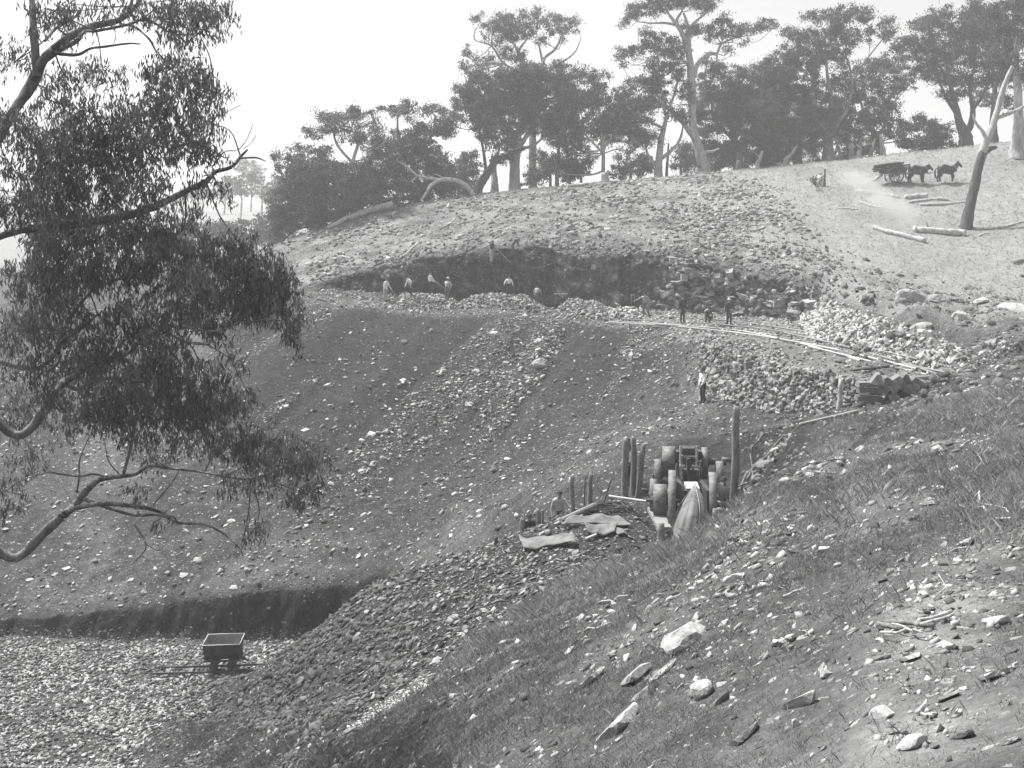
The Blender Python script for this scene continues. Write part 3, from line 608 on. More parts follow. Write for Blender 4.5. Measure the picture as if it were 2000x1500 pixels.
def leaf_quads(C, D, L, Wd, r):
    """diamond leaves: centre C, direction D, length L, width Wd"""
    N = len(C); S = np.cross(D, r.normal(size=(N, 3))); S /= np.linalg.norm(S, axis=1, keepdims=True) + 1e-9
    nrm = np.cross(D, S)
    a = C - D * (L / 2)[:, None]; b = C + D * (L / 2)[:, None]
    m1 = C + S * (Wd / 2)[:, None] - nrm * (Wd * .25)[:, None] - D * (L * .08)[:, None]; m2 = C - S * (Wd / 2)[:, None] - nrm * (Wd * .25)[:, None] - D * (L * .08)[:, None]
    V = np.stack([a, m1, b, m2], 1).reshape(-1, 3)
    return V
def crown_mesh(name, parent, clumps, Y0, r, leafL=.30, leafW=.115, dens=1.0, tone=(.05, .135), droop=.5, umbrella=True, depth=.9, loc=None):
    Cs, Ts, hubs = [], [], []
    clumps = list(clumps) + [(px + r.choice([-1, 1]) * rx * r.uniform(.4, .95), py + r.normal(0, .8) * ry, rx * r.uniform(.3, .55), ry * r.uniform(.5, .9), (k[0] if k else 1) * .6) for (px, py, rx, ry, *k) in clumps for _ in range(2)]
    for (px, py, rx, ry, *k) in clumps:
        kd = k[0] if k else 1.0; rx *= 1.08; ry = ry * 1.22 + 2.5
        Yc = Y0 + r.normal(0, .9) + (k[1] if len(k) > 1 else 0)
        c = np.array(at(px, py, Yc)); rad = np.array([rx / F * Yc, max(rx, ry) * depth / F * Yc, ry / F * Yc])
        area = math.pi * rad[0] * rad[2]; ns = max(5, int(area / .26))
        u = r.normal(size=(ns, 3)); u /= np.linalg.norm(u, axis=1, keepdims=True)
        u *= (r.random((ns, 1)) ** (1 / 2.2))
        if umbrella: u[:, 2] = np.where((u[:, 2] < -.45) & (r.random(ns) < .6), -u[:, 2] * .8, u[:, 2])
        sub = c + u * rad; hubs.append((c, rad, sub))
        nl = max(24, int(area * 100 * dens * kd * (.34 * .16) / (leafL * leafW)))
        wt = r.uniform(.15, 1.8, ns) ** 1.3; si = r.choice(ns, nl, p=wt / wt.sum())
        sr = np.minimum(.36, rad[2] * .5 + .07) * r.uniform(.6, 1.4, ns)
        g = r.normal(size=(nl, 3)) * np.array([1.05, 1.05, .66]) * .74
        Cs.append(sub[si] + g * sr[si, None]); Ts.append(r.uniform(*tone, ns)[si])
    C = np.concatenate(Cs); T = np.concatenate(Ts); N = len(C)
    D = r.normal(size=(N, 3)); D[:, 2] -= droop * 2.6; D /= np.linalg.norm(D, axis=1, keepdims=True)
    V = leaf_quads(C, D, leafL * r.uniform(.6, 1.25, N), leafW * r.uniform(.6, 1.3, N), r)
    if loc is not None: V = V - np.array(loc)
    T = np.repeat(T * r.uniform(.75, 1.3, N), 4)
    o = mesh_np(name, V, np.arange(N * 4).reshape(-1, 4), M_leaf, parent, attrs=dict(tone=T))
    return o, hubs
def add_limb(acc, pts, k=5, n=7, wob=.05, seed=0):
    """pts rows: x,y,z,r"""
    S = smooth_path(pts, k); Vv, Fq = tube_np(S[:, :3], np.maximum(S[:, 3], .008), n, wob, seed); acc.add(Vv, Fq)
def gum(name, label, base, Y0, trunk, clumps, forks=(), bark=None, seed=1, tone=(.05, .145), dens=1.0, group=None, cat='tree', twig=True, leafL=.30, leafW=.115, branch_r=.8, umbrella=True, crown_depth=.9, droop=.5):
    """base: photo column of the foot; trunk/forks: lists of (photo col, row, radius in photo px); built Y0 metres ahead"""
    r = np.random.default_rng(seed)
    if 115.5 <= Y0 < 137 and base > 880: Y0 += 6.5
    foot = gp(base, Y0); t = thing(name, label, cat, foot, 0, group); L = np.array(foot); s = Y0 / F
    acc = Acc(); nodes = []
    def conv(path, first=None):
        out = []
        for q, (px, py, rp) in enumerate(path):
            p = np.array(at(px, py, Y0 + (r.normal(0, .35) if q else 0))); out.append([*(p - L), rp * s])
        if first is not None: out.insert(0, first)
        return out
    r0 = trunk[0][2] * s
    tp = conv(trunk, [0, 0, -.25, r0 * 1.35]); add_limb(acc, tp, 5, 10, .05, seed); nodes += tp[1:]
    for fk in forks:
        fp = conv(fk); add_limb(acc, fp, 5, 8, .05, seed + 1); nodes += fp
    hubs = []
    if clumps:
        cr, hubs = crown_mesh('crown', t, clumps, Y0, r, leafL, leafW, dens, tone, droop, umbrella, crown_depth, L); cr['kind'] = 'stuff'
    NP = np.array(nodes)
    for (c, rad, sub) in hubs:
        c = c - L; d = np.linalg.norm(NP[:, :3] - c, axis=1) + 2.0 * np.maximum(0, NP[:, 2] - c[2] + .3)
        q = NP[np.argmin(d)]; tgt = c - np.array([0, 0, rad[2] * .35])
        mid = (q[:3] + tgt) / 2 + r.normal(0, .12 * np.linalg.norm(tgt - q[:3]), 3) - np.array([0, 0, .08 * np.linalg.norm(tgt - q[:3])])
        br = min(q[3] * .7, .05 + .022 * np.linalg.norm(tgt - q[:3])) * branch_r
        add_limb(acc, [[*q[:3], br], [*mid, br * .75], [*tgt, br * .45]], 5, 6, .08, seed)
        for _ in range(2):
            w_ = r.normal(size=3) * np.array([1, .9, .7]); w_[1] = -abs(w_[1]); w_ /= np.linalg.norm(w_); en = c + w_ * rad * r.uniform(.95, 1.3); m3 = (tgt + en) / 2 + r.normal(0, .15, 3)
            add_limb(acc, [[*tgt, max(.02, br * .5)], [*m3, max(.016, br * .32)], [*en, .009]], 4, 4, 0, seed)
        if twig:
            for sb in sub[r.choice(len(sub), min(len(sub), 6), replace=False)] - L:
                m2 = (tgt + sb) / 2 + r.normal(0, .12, 3)
                add_limb(acc, [[*(mid * .35 + tgt * .65), br * .42], [*m2, br * .28], [*sb, .008]], 3, 4, 0, seed)
    acc.build('trunk', bark or M_mid, t, True)
    return t
G = 'gum trees along the ridge'
E = 'trees standing beyond the ridge'
gum('bushy_tree', 'low dark rounded tree at the left end of the ridge with bare stems below', 616, 110, [(612, 430, 9), (606, 402, 7), (610, 380, 5)],
    [(600, 400, 68, 45), (655, 375, 55, 45), (562, 375, 35, 35), (640, 340, 60, 25), (600, 340, 45, 25), (700, 385, 35, 30), (560, 425, 32, 28), (610, 435, 40, 20), (670, 420, 35, 20), (575, 345, 25, 20)], [[(632, 440, 8), (620, 410, 6), (612, 385, 4)]], M_mid, 11, (.05, .135), 1.3)
gum('gum_tree', 'slender pale gum with separate small leaf pads beside the low dark tree', 692, 112, [(692, 400, 6), (693, 350, 5), (690, 315, 4), (700, 280, 3)],
    [(640, 228, 32, 11), (700, 228, 36, 13), (612, 262, 24, 11), (655, 250, 28, 13), (584, 290, 20, 9), (722, 255, 26, 13), (622, 300, 22, 11), (690, 270, 24, 11), (735, 275, 14, 16), (600, 328, 26, 11), (668, 232, 25, 10), (575, 310, 12, 7)], [[(690, 320, 3), (660, 285, 2.5), (650, 255, 2)], [(692, 345, 3), (640, 318, 2), (615, 290, 1.5)]], M_pale, 12, (.06, .15), .9, G)
gum('gum_tree', 'thin forked gum standing inside the dark thicket left of the dead arching limb', 708, 114, [(706, 400, 4), (709, 345, 3.5), (722, 305, 3)], [(702, 345, 34, 24), (738, 350, 32, 34), (725, 300, 22, 14), (712, 385, 30, 25)], [], M_pale, 13, (.05, .135), 1.2, G)
gum('gum_tree', 'layered gum with flat umbrella tiers over a dense dark body, left of the leaning trunk', 815, 117, [(815, 385, 7), (812, 340, 6), (806, 300, 5), (815, 255, 4)],
    [(778, 216, 34, 9), (832, 216, 46, 9), (878, 236, 20, 12), (800, 260, 46, 9), (850, 250, 38, 9), (868, 262, 18, 11), (780, 292, 46, 24), (830, 318, 52, 42), (762, 332, 36, 32), (858, 340, 30, 36), (800, 372, 60, 26), (745, 385, 30, 22), (845, 375, 40, 20)], [[(810, 320, 4), (780, 280, 3), (776, 225, 2)], [(815, 300, 4), (845, 260, 3), (850, 225, 2)]], M_mid, 14, (.05, .14), 1.15, G)
gum('gum_tree', 'dark rough trunk leaning to the right beside the fallen arching limb', 934, 116, [(934, 368, 9), (948, 345, 8), (966, 318, 6), (1000, 300, 4), (1025, 290, 3)],
    [(905, 222, 22, 30), (940, 238, 26, 32), (962, 268, 24, 22), (925, 190, 26, 16), (900, 180, 16, 12), (950, 205, 24, 18), (915, 310, 22, 14), (985, 305, 22, 14)], [[(950, 343, 4), (945, 300, 3), (935, 250, 2)], [(958, 330, 3), (975, 290, 2), (965, 265, 1.5)]], M_dark, 15, (.05, .14), 1.0, G)
gum('gum_tree', 'big gum with a thick white trunk and broad dense dome of foliage', 1005, 118, [(1005, 350, 11), (1006, 310, 10), (1012, 285, 9), (1008, 255, 7)],
    [(958, 165, 46, 24), (1010, 150, 48, 20), (1068, 152, 52, 22), (1108, 188, 28, 36), (1042, 198, 66, 36), (965, 214, 46, 32), (1000, 258, 28, 18), (1062, 248, 46, 24), (930, 152, 20, 14), (1090, 228, 30, 24), (1035, 165, 60, 28), (1000, 205, 50, 36), (1120, 230, 22, 20), (985, 280, 20, 10)],
    [[(1012, 290, 6), (1035, 255, 4), (1060, 205, 3)], [(1010, 280, 6), (990, 250, 4), (972, 215, 3)], [(1010, 270, 5), (1020, 225, 4), (1018, 190, 2)], [(1015, 290, 4), (1040, 285, 3), (1062, 268, 2)]], M_pale, 16, (.05, .135), 1.35, G)
gum('gum_tree', 'tallest gum of the middle clump, open twisting branches showing above the dome', 1042, 128, [(1040, 330, 8), (1040, 230, 7), (1036, 160, 6), (1022, 120, 4), (1008, 92, 3)],
    [(1000, 50, 38, 22), (965, 55, 24, 11), (930, 38, 14, 7), (1040, 40, 24, 16), (1080, 38, 24, 9), (1110, 52, 24, 13), (1078, 60, 24, 9), (1010, 72, 20, 11), (1056, 82, 14, 7), (990, 110, 34, 13), (950, 120, 24, 13), (920, 103, 15, 5), (908, 130, 12, 9), (975, 75, 22, 10), (1025, 60, 22, 12)],
    [[(1040, 170, 5), (1058, 130, 4), (1065, 112, 3), (1085, 95, 2.5), (1100, 65, 1.5)], [(1060, 122, 3), (1052, 85, 1.5)], [(1030, 140, 3), (1012, 105, 3), (1030, 75, 1.5)], [(1034, 150, 3), (985, 125, 2.5), (960, 90, 2), (928, 78, 1.5), (928, 58, 1)], [(1080, 133, 2.5), (1120, 105, 1.5), (1135, 75, .8)]], M_pale, 17, (.06, .15), .8, G, umbrella=True)
gum('gum_tree', 'small flat-topped gum on a thin stem, right of the dense dome', 1178, 121, [(1178, 335, 4), (1178, 290, 3.5), (1172, 230, 3), (1163, 180, 2.5)],
    [(1146, 148, 32, 12), (1140, 196, 28, 20), (1180, 198, 44, 22), (1150, 256, 56, 34), (1200, 262, 40, 26), (1105, 265, 38, 26), (1165, 160, 18, 8), (1215, 225, 30, 24), (1120, 292, 30, 14)], [[(1178, 300, 2.5), (1150, 270, 2), (1130, 250, 1.5)], [(1178, 290, 2.5), (1205, 255, 2)], [(1168, 210, 2), (1145, 190, 1.5)]], M_pale, 18, (.05, .135), 1.15, G)
gum('gum_tree', 'twin-stemmed pale gum standing just left of the tallest trunk', 1286, 121, [(1286, 335, 8), (1287, 312, 7), (1291, 275, 6), (1300, 235, 4)],
    [(1240, 100, 34, 11), (1216, 115, 12, 9), (1290, 88, 34, 22), (1252, 165, 34, 13), (1222, 190, 24, 18), (1290, 150, 38, 26), (1275, 188, 28, 30), (1250, 222, 32, 26), (1230, 250, 38, 22), (1330, 225, 18, 18), (1335, 180, 16, 20), (1260, 275, 34, 18), (1315, 130, 18, 16), (1205, 220, 18, 14)],
    [[(1289, 312, 4), (1310, 295, 3.5), (1328, 272, 2.5), (1335, 240, 1.5)], [(1283, 322, 4), (1268, 308, 3), (1262, 290, 2)], [(1298, 240, 3), (1318, 180, 2.5), (1325, 150, 1.5)], [(1296, 250, 3), (1265, 235, 2), (1255, 215, 1.5)], [(1300, 225, 3), (1290, 170, 2), (1285, 110, 1.5)]], M_pale, 19, (.05, .13), 1.0, G)
gum('gum_tree', 'towering gum with a long pale twisting trunk, tallest on the ridge', 1374, 122, [(1374, 325, 13), (1368, 300, 10), (1358, 270, 9), (1352, 235, 8), (1352, 195, 9), (1350, 165, 9), (1348, 125, 7), (1342, 90, 6), (1328, 58, 4), (1308, 30, 3)],
    [(1255, 24, 24, 13), (1225, 40, 15, 8), (1300, 8, 40, 14), (1350, 8, 40, 12), (1388, 4, 22, 10), (1372, 58, 24, 13), (1400, 66, 20, 9), (1432, 64, 30, 11), (1470, 55, 30, 9), (1497, 45, 24, 5), (1422, 100, 8, 6), (1338, 95, 14, 11), (1310, 105, 18, 13), (1340, 62, 14, 10), (1280, -8, 50, 14), (1340, -25, 60, 18), (1410, 40, 18, 10), (1240, 20, 14, 9)],
    [[(1355, 150, 6), (1362, 125, 5), (1385, 106, 4), (1400, 104, 3), (1410, 85, 2), (1440, 72, 1.5)], [(1346, 95, 4), (1343, 50, 3), (1335, 25, 2)], [(1330, 60, 3), (1322, 40, 3), (1332, 22, 2)], [(1356, 270, 6), (1330, 235, 5), (1300, 208, 4), (1262, 212, 2.5), (1240, 200, 1.5)], [(1326, 50, 3), (1300, 45, 2.5), (1268, 45, 1.5), (1245, 42, 1)], [(1343, 60, 3), (1352, 48, 2.5), (1385, 20, 2), (1400, 8, 1.2)], [(1400, 104, 2.5), (1400, 118, 1.5), (1395, 128, 1)], [(1372, 297, 4), (1390, 296, 2.5), (1405, 290, 1.5)]], M_pale, 20, (.06, .15), .95, G)
gum('gum_tree', 'wide dense dark tree immediately right of the towering gum', 1440, 128, [(1440, 320, 8), (1435, 280, 7), (1425, 235, 5)],
    [(1410, 144, 38, 18), (1380, 182, 26, 26), (1430, 190, 46, 36), (1402, 240, 46, 40), (1462, 250, 56, 46), (1500, 180, 36, 36), (1440, 300, 56, 22), (1385, 292, 26, 22), (1500, 292, 46, 26), (1470, 150, 30, 18), (1450, 215, 50, 40), (1355, 300, 22, 18)], [[(1435, 290, 4), (1470, 250, 3), (1490, 210, 2)], [(1430, 270, 4), (1395, 235, 3), (1390, 190, 2)]], M_mid, 21, (.05, .135), 1.35, G)
gum('gum_tree', 'dark thick-crowned tree with pale inner branches left of the forked double trunk', 1556, 126, [(1556, 310, 7), (1550, 275, 6), (1545, 235, 5)],
    [(1560, 165, 46, 26), (1520, 152, 28, 18), (1540, 220, 56, 44), (1590, 212, 46, 44), (1560, 280, 56, 30), (1505, 122, 15, 8), (1575, 130, 34, 15), (1520, 260, 40, 30), (1610, 250, 30, 30), (1500, 225, 36, 36)], [[(1548, 260, 3), (1575, 225, 2.5), (1580, 180, 2)], [(1546, 245, 3), (1520, 215, 2), (1490, 212, 1)]], M_mid, 22, (.05, .135), 1.3, G)
gum('gum_tree', 'tall forked gum with layered open crown pads behind the stump with the post', 1617, 125, [(1617, 300, 11), (1616, 275, 10), (1612, 262, 9), (1598, 225, 6), (1588, 190, 4), (1592, 150, 3), (1602, 110, 2.5)],
    [(1600, 35, 34, 11), (1660, 28, 44, 13), (1690, 40, 15, 9), (1625, 70, 34, 16), (1560, 75, 34, 13), (1590, 95, 38, 14), (1550, 100, 30, 11), (1650, 95, 30, 11), (1615, 115, 30, 14), (1732, 50, 17, 11), (1735, 72, 20, 9), (1756, 97, 12, 9), (1640, 50, 30, 12), (1575, 110, 30, 12), (1540, 120, 20, 10), (1680, 70, 24, 9)],
    [[(1618, 275, 7), (1622, 235, 6), (1622, 185, 4), (1615, 140, 3), (1612, 90, 2)], [(1622, 262, 6), (1640, 235, 4), (1655, 212, 3), (1665, 160, 2), (1650, 100, 1.5)], [(1600, 120, 2), (1580, 105, 1.5), (1560, 85, 1)], [(1660, 170, 2), (1690, 120, 1.5), (1725, 75, 1)]], M_mid, 23, (.055, .14), 1.0, G)
gum('gum_tree', 'tree with a broad broken crown of separate clumps behind the loaded cart', 1722, 128, [(1722, 300, 7), (1716, 280, 6), (1700, 245, 5), (1692, 210, 4)],
    [(1700, 135, 46, 18), (1680, 182, 40, 26), (1750, 150, 36, 22), (1720, 222, 44, 26), (1680, 250, 36, 26), (1660, 272, 36, 20), (1746, 258, 20, 22), (1640, 165, 36, 18), (1735, 185, 30, 20), (1655, 210, 30, 24), (1640, 240, 26, 22)], [[(1705, 255, 4), (1690, 230, 3), (1680, 195, 2)], [(1712, 270, 4), (1730, 240, 3), (1735, 200, 2)]], M_mid, 24, (.05, .13), 1.0, G)
gum('gum_tree', 'great spreading gum with a squat dark double trunk behind the horses', 1886, 126, [(1886, 275, 13), (1884, 262, 12), (1874, 240, 8), (1866, 205, 6), (1856, 165, 4), (1850, 130, 3)],
    [(1800, 50, 24, 18), (1830, 32, 28, 11), (1860, 60, 54, 30), (1800, 90, 38, 22), (1850, 112, 46, 26), (1930, 32, 36, 22), (1900, 82, 38, 26), (1920, 122, 36, 20), (1840, 150, 38, 13), (1900, 160, 46, 17), (1780, 82, 15, 9), (1785, 110, 15, 10), (1865, 185, 30, 12), (1950, 75, 26, 22), (1810, 130, 22, 12), (1940, 160, 24, 14)],
    [[(1886, 262, 8), (1897, 240, 6), (1900, 215, 5), (1895, 170, 3), (1905, 120, 2)], [(1870, 225, 4), (1850, 195, 3), (1835, 160, 2)], [(1858, 170, 3), (1830, 120, 2), (1805, 80, 1.5)], [(1900, 215, 3), (1925, 175, 2.5), (1935, 110, 1.5)]], M_dark, 25, (.055, .12), 1.0, G)
gum('gum_tree', 'pale gum on the right skyline with a burnt hollow foot and overhanging crown', 1988, 112, [(1988, 285, 14), (1990, 240, 10), (1988, 180, 8), (1984, 120, 6), (1990, 60, 4)],
    [(1980, 18, 38, 24), (1958, 60, 36, 24), (2012, 70, 38, 38), (1952, 200, 22, 13), (1985, 148, 36, 22), (2010, 20, 40, 30), (1960, 115, 30, 22), (2020, 140, 30, 24), (1945, 30, 24, 18)], [[(1988, 200, 4), (1965, 190, 3), (1945, 200, 1.5)], [(1986, 140, 3), (1965, 110, 2), (1958, 70, 1.2)]], M_pale, 26, (.06, .13), .9, G)
gum('gum_tree', 'dark straight trunk half hidden behind the leaning dead tree', 1942, 130, [(1942, 285, 9), (1940, 240, 7), (1943, 180, 5), (1938, 120, 3)], [(1940, 95, 40, 30), (1915, 60, 30, 20), (1965, 130, 26, 20), (1925, 190, 22, 12)], [[(1942, 200, 3), (1960, 165, 2)]], M_dark, 27, (.055, .12), .9, G)
gum('shrub', 'low leafy bush under the gap in the trees behind the cart', 1798, 123, [(1800, 290, 3), (1800, 270, 2)], [(1790, 245, 36, 20), (1828, 264, 28, 17), (1770, 285, 24, 10), (1800, 280, 40, 12), (1845, 285, 24, 8)], [[(1800, 285, 2), (1820, 270, 1.5)]], M_dark, 28, (.045, .09), 1.1, None, 'shrub')
# trunks and bushes in the shade below the crowns
under = [('low dark bush at the foot of the dense dome, beside the white trunk', 1075, 124, [(1065, 318, 32, 16), (1095, 322, 34, 18), (1120, 330, 26, 12)]),
         ('light feathery bush between the white trunk and the stump', 1040, 119, [(1052, 345, 24, 14), (1030, 352, 14, 9)]),
         ('round dark bush left of the thin-stemmed flat-topped gum', 1135, 123, [(1135, 322, 24, 18), (1118, 340, 20, 9)]),
         ('shaded bush between the pale stump and the twin-stemmed gum', 1232, 123, [(1235, 318, 40, 18), (1215, 338, 28, 10), (1262, 330, 22, 12)]),
         ('dark bush between the twin-stemmed gum and the towering gum', 1330, 124, [(1330, 305, 24, 18), (1340, 325, 28, 12)]),
         ('small bush behind the towering gum on its right', 1405, 126, [(1405, 315, 26, 14), (1385, 325, 20, 9)]),
         ('wide low scrub between the dense tree and the dark thick-crowned tree', 1490, 127, [(1478, 312, 36, 12), (1515, 308, 34, 12), (1450, 322, 24, 8)]),
         ('scrub behind the dead stubs right of the forked gum', 1660, 128, [(1655, 298, 34, 12), (1690, 296, 28, 10)]),
         ('pale dry bush left of the leaning dark trunk', 905, 119, [(905, 330, 24, 20), (915, 355, 22, 14), (885, 350, 20, 16)]),
         ('thicket under the layered gum, behind the dead arching limb', 860, 119, [(850, 368, 44, 12), (900, 372, 30, 9)])]
for q, (lb, bx, Yb, cl) in enumerate(under):
    gum('shrub', lb, bx, Yb, [(bx, cl[0][1] + 14, 2.5), (bx + 3, cl[0][1], 2)], cl, [], M_mid, 60 + q, (.05, .135), 1.1, 'bushes under the ridge trees', 'shrub', umbrella=False)
stems = [(966, 372, 8, 305, 'thick pale trunk with peeling bark between the leaning and the white trunks', M_pale), (1088, 352, 4, 250, 'slim stem rising behind the dark bush by the dome', M_mid), (1112, 350, 3, 262, 'thin sloping stem behind the round dark bush', M_mid),
         (1302, 345, 3, 280, 'thin dark stem to the right of the twin-stemmed gum', M_dark), (1402, 335, 6, 300, 'short pale broken trunk beside the foot of the towering gum', M_pale), (1445, 332, 8, 295, 'black shaded trunk below the dense tree', M_dark),
         (1480, 328, 4, 295, 'bent pale stem at the edge of the scrub', M_pale), (1535, 322, 5, 285, 'leaning pale log-like stem before the thick-crowned tree', M_pale), (1560, 321, 7, 240, 'straight shaded trunk under the thick-crowned tree', M_dark),
         (1664, 312, 6, 280, 'left of two pale stumps-like trunks behind the smoke', M_pale), (1678, 310, 5, 276, 'right of two pale stumps-like trunks behind the smoke', M_pale), (1725, 305, 5, 262, 'white stem catching the sun behind the cart load', M_pale), (1700, 308, 3, 270, 'thin leaning stem between pale trunks and cart', M_pale),
         (1640, 312, 3, 262, 'crooked thin stem right of the forked gum foot', M_mid), (658, 425, 5, 395, 'short forked pale stump at the edge of the low dark tree', M_pale)]
for q, (px, py, rp, top, lb, bm_) in enumerate(stems):
    Yb = 121 + (q % 5) * 1.2 if px > 900 else 112
    ln = [-3, 6, -8, 4, 2, 0, 9, 22, -4, -3, 4, -6, 10, -9, 5][q]
    gum('tree_stem', lb, px, Yb, [(px, py - 10, rp), (px + ln * .4, (py + top) / 2, rp * .8), (px + ln, top, rp * .55)], [], [[(px + ln * .5, (py + top) / 2 - 4, rp * .5), (px + ln * .5 + (8 if q % 2 else -8), top + 6, rp * .3)]], bm_, 80 + q, group='bare stems under the ridge trees')
# far away across the valley
far = [(470, 262, [(455, 355, 18, 10), (480, 350, 22, 9), (500, 352, 18, 8), (470, 372, 22, 10)]), (510, 266, [(508, 365, 22, 11), (530, 372, 18, 12), (515, 382, 20, 8)]), (438, 300, [(435, 366, 20, 9), (420, 378, 18, 8), (450, 380, 16, 7)]), (545, 270, [(548, 360, 18, 12), (552, 378, 16, 10)]), (395, 310, [(392, 380, 18, 8), (372, 384, 14, 7)]), (490, 330, [(488, 322, 24, 6), (470, 332, 14, 5), (505, 335, 18, 6)])]
for q, (bx, Yb, cl) in enumerate(far):
    yb = H0 - (gp(bx, Yb).z) * F / Yb
    gum('gum_tree', ['pale far gum left of the pair beyond the valley paddock', 'pale far gum close against the low dark ridge tree', 'far tree at the left of the hazy row beyond the valley', 'far tree half hidden by the low dark ridge tree', 'leftmost hazy tree beyond the valley, glimpsed through the foliage', 'highest thin flat-topped far tree of the hazy row'][q], bx, Yb, [(bx, yb - 3, 2), (bx + 2, (yb + cl[0][1]) / 2, 1.6), (bx, cl[0][1] + 3, 1.2)], cl, [], M_pale, 120 + q, (.06, .11), .8, 'hazy trees across the valley', leafL=.6, leafW=.3)
valley = [(330, 168, [(330, 478, 34, 16), (300, 490, 26, 14)]), (375, 172, [(378, 452, 36, 16), (410, 460, 30, 16), (350, 470, 26, 12)]), (425, 165, [(430, 445, 24, 10), (452, 450, 26, 9), (440, 470, 40, 14)]), (500, 168, [(488, 440, 30, 9), (520, 446, 28, 10), (505, 465, 40, 12)]), (548, 160, [(552, 450, 26, 12), (540, 470, 28, 10)])]
for q, (bx, Yb, cl) in enumerate(valley):
    gum('shrub', ['leftmost dark bush in the valley seen between the near branches', 'dark bushy tree in the valley below the far paddock', 'bush in the middle of the valley row under the far paddock', 'flat dark bush in the valley left of the ridge', 'dark bush where the valley row meets the ridge slope'][q], bx, Yb, [(bx, cl[-1][1] + 8, 3), (bx, cl[0][1], 2)], cl, [], M_pale, 130 + q, (.05, .10), 1.2, 'dark bushes in the valley', 'shrub', umbrella=False, leafL=.45, leafW=.22)

# ---- the near gum on the left: limbs come in from a trunk outside the view
def near_gum():
    Y0 = 22.0; r = np.random.default_rng(3); foot = gp(-85, Y0); L = np.array(foot)
    t = thing('gum_tree', 'large near gum reaching in from the left with drooping leaves and pale limbs', 'tree', foot)
    acc = Acc(); allp = []
    def limb(pts, dy=0, n=9, sd=0):
        P = []
        for q, (px, py, rp) in enumerate(pts):
            Yq = Y0 + dy * q / max(1, len(pts) - 1) + .25 * math.sin(1.7 * q + px * .05)
            P.append([*(np.array(at(px, py, Yq)) - L), rp * (.64 if px > 60 else .40) / F * Yq])
        add_limb(acc, P, 6, n, .05, sd); allp.extend(P); return P
    z0 = H0 - (foot.z) * F / Y0
    limb([(-85, z0 + 20, 46), (-78, 1300, 38), (-60, 1050, 34), (-70, 800, 30), (-55, 560, 27), (-40, 360, 25), (20, 230, 22), (62, 165, 18), (84, 118, 14), (104, 96, 12), (140, 70, 12), (176, 52, 11), (230, 40, 9), (262, 16, 7), (285, -20, 6)], 0, 12)
    limb([(72, 150, 12), (66, 60, 12), (60, -30, 9)], .5)
    limb([(84, 122, 8), (118, 97, 8), (150, 80, 7), (165, 62, 5), (190, 60, 5), (250, 48, 4), (280, 36, 3)], -.8)
    limb([(104, 104, 6), (150, 107, 5), (176, 95, 4), (205, 91, 4), (250, 85, 3), (274, 86, 2)], .9)
    limb([(222, 84, 1.5), (226, 72, 1.3), (224, 62, 1)], .1)
    limb([(235, 48, 5), (262, 52, 4), (290, 75, 3.5), (302, 95, 3), (318, 122, 2)], -1)
    limb([(262, 40, 4), (295, 42, 3.5), (325, 60, 3), (350, 68, 2.5), (388, 65, 2)], 1)
    limb([(88, 80, 4), (110, 55, 5), (150, 30, 4), (165, 5, 3)], 1); limb([(240, 30, 5), (255, 10, 5), (262, -20, 4)], .5)
    limb([(-50, 480, 20), (40, 450, 18), (150, 436, 15), (250, 420, 13), (310, 400, 12), (362, 374, 10), (402, 354, 9), (420, 336, 7), (452, 326, 6), (470, 306, 4.5), (483, 293, 3)], 1.5)
    limb([(468, 309, 3.5), (500, 308, 3), (519, 315, 1.5)], .3)
    limb([(415, 325, 2.5), (438, 297, 2), (464, 293, 1.6), (482, 272, 1.2), (494, 243, .7)], .4); limb([(476, 290, 1), (490, 280, .8), (500, 264, .6)], .3); limb([(425, 243, 1.2), (440, 222, .9), (470, 205, .5)], .3)
    limb([(290, 402, 6), (280, 380, 5), (276, 356, 4), (262, 330, 3.5), (250, 310, 3), (225, 300, 2)], -.8)
    limb([(-60, 760, 22), (30, 850, 20), (88, 800, 15), (105, 768, 12), (132, 744, 11), (166, 720, 9), (192, 708, 8), (215, 701, 7), (245, 694, 5), (275, 668, 5), (310, 646, 5), (332, 638, 4.5), (362, 640, 3.5), (400, 646, 3), (435, 644, 2), (470, 630, 1.5)], -1.5)
    limb([(130, 752, 7), (152, 760, 6), (182, 744, 6), (232, 738, 6), (262, 752, 5), (300, 782, 5), (330, 806, 4.5), (348, 816, 4), (400, 808, 3), (420, 812, 2)], 1)
    limb([(-60, 690, 14), (60, 720, 12), (108, 690, 9), (120, 652, 8), (132, 630, 7), (150, 602, 6), (176, 572, 5), (216, 550, 4), (260, 540, 2.5)], .6)
    limb([(120, 642, 5), (104, 562, 3), (88, 548, 2)], .4); limb([(118, 668, 6), (160, 640, 5), (190, 615, 3)], -.5); limb([(115, 690, 5), (116, 705, 4), (96, 726, 3)], .2)
    limb([(330, 640, 3.5), (345, 610, 3), (352, 585, 2.5), (370, 572, 1.5)], .5); limb([(330, 650, 3.5), (362, 668, 3), (405, 672, 2.5), (430, 655, 2)], -.6)
    limb([(-70, 1000, 24), (20, 1090, 20), (86, 1040, 15), (120, 1010, 13), (146, 988, 12), (170, 958, 11), (196, 936, 9), (240, 930, 7), (266, 925, 6), (292, 910, 5), (330, 915, 4), (380, 920, 3.5), (442, 931, 3), (490, 935, 2.6), (540, 918, 1.8)], 1.6)
    limb([(240, 930, 5), (251, 890, 4.5), (262, 840, 4), (266, 795, 3), (270, 750, 2)], -.5)
    limb([(150, 992, 8), (200, 984, 7), (270, 990, 6), (312, 1000, 5), (346, 1020, 4.5), (400, 1025, 4), (440, 1045, 3), (470, 1074, 2), (474, 1086, 1)], -1)
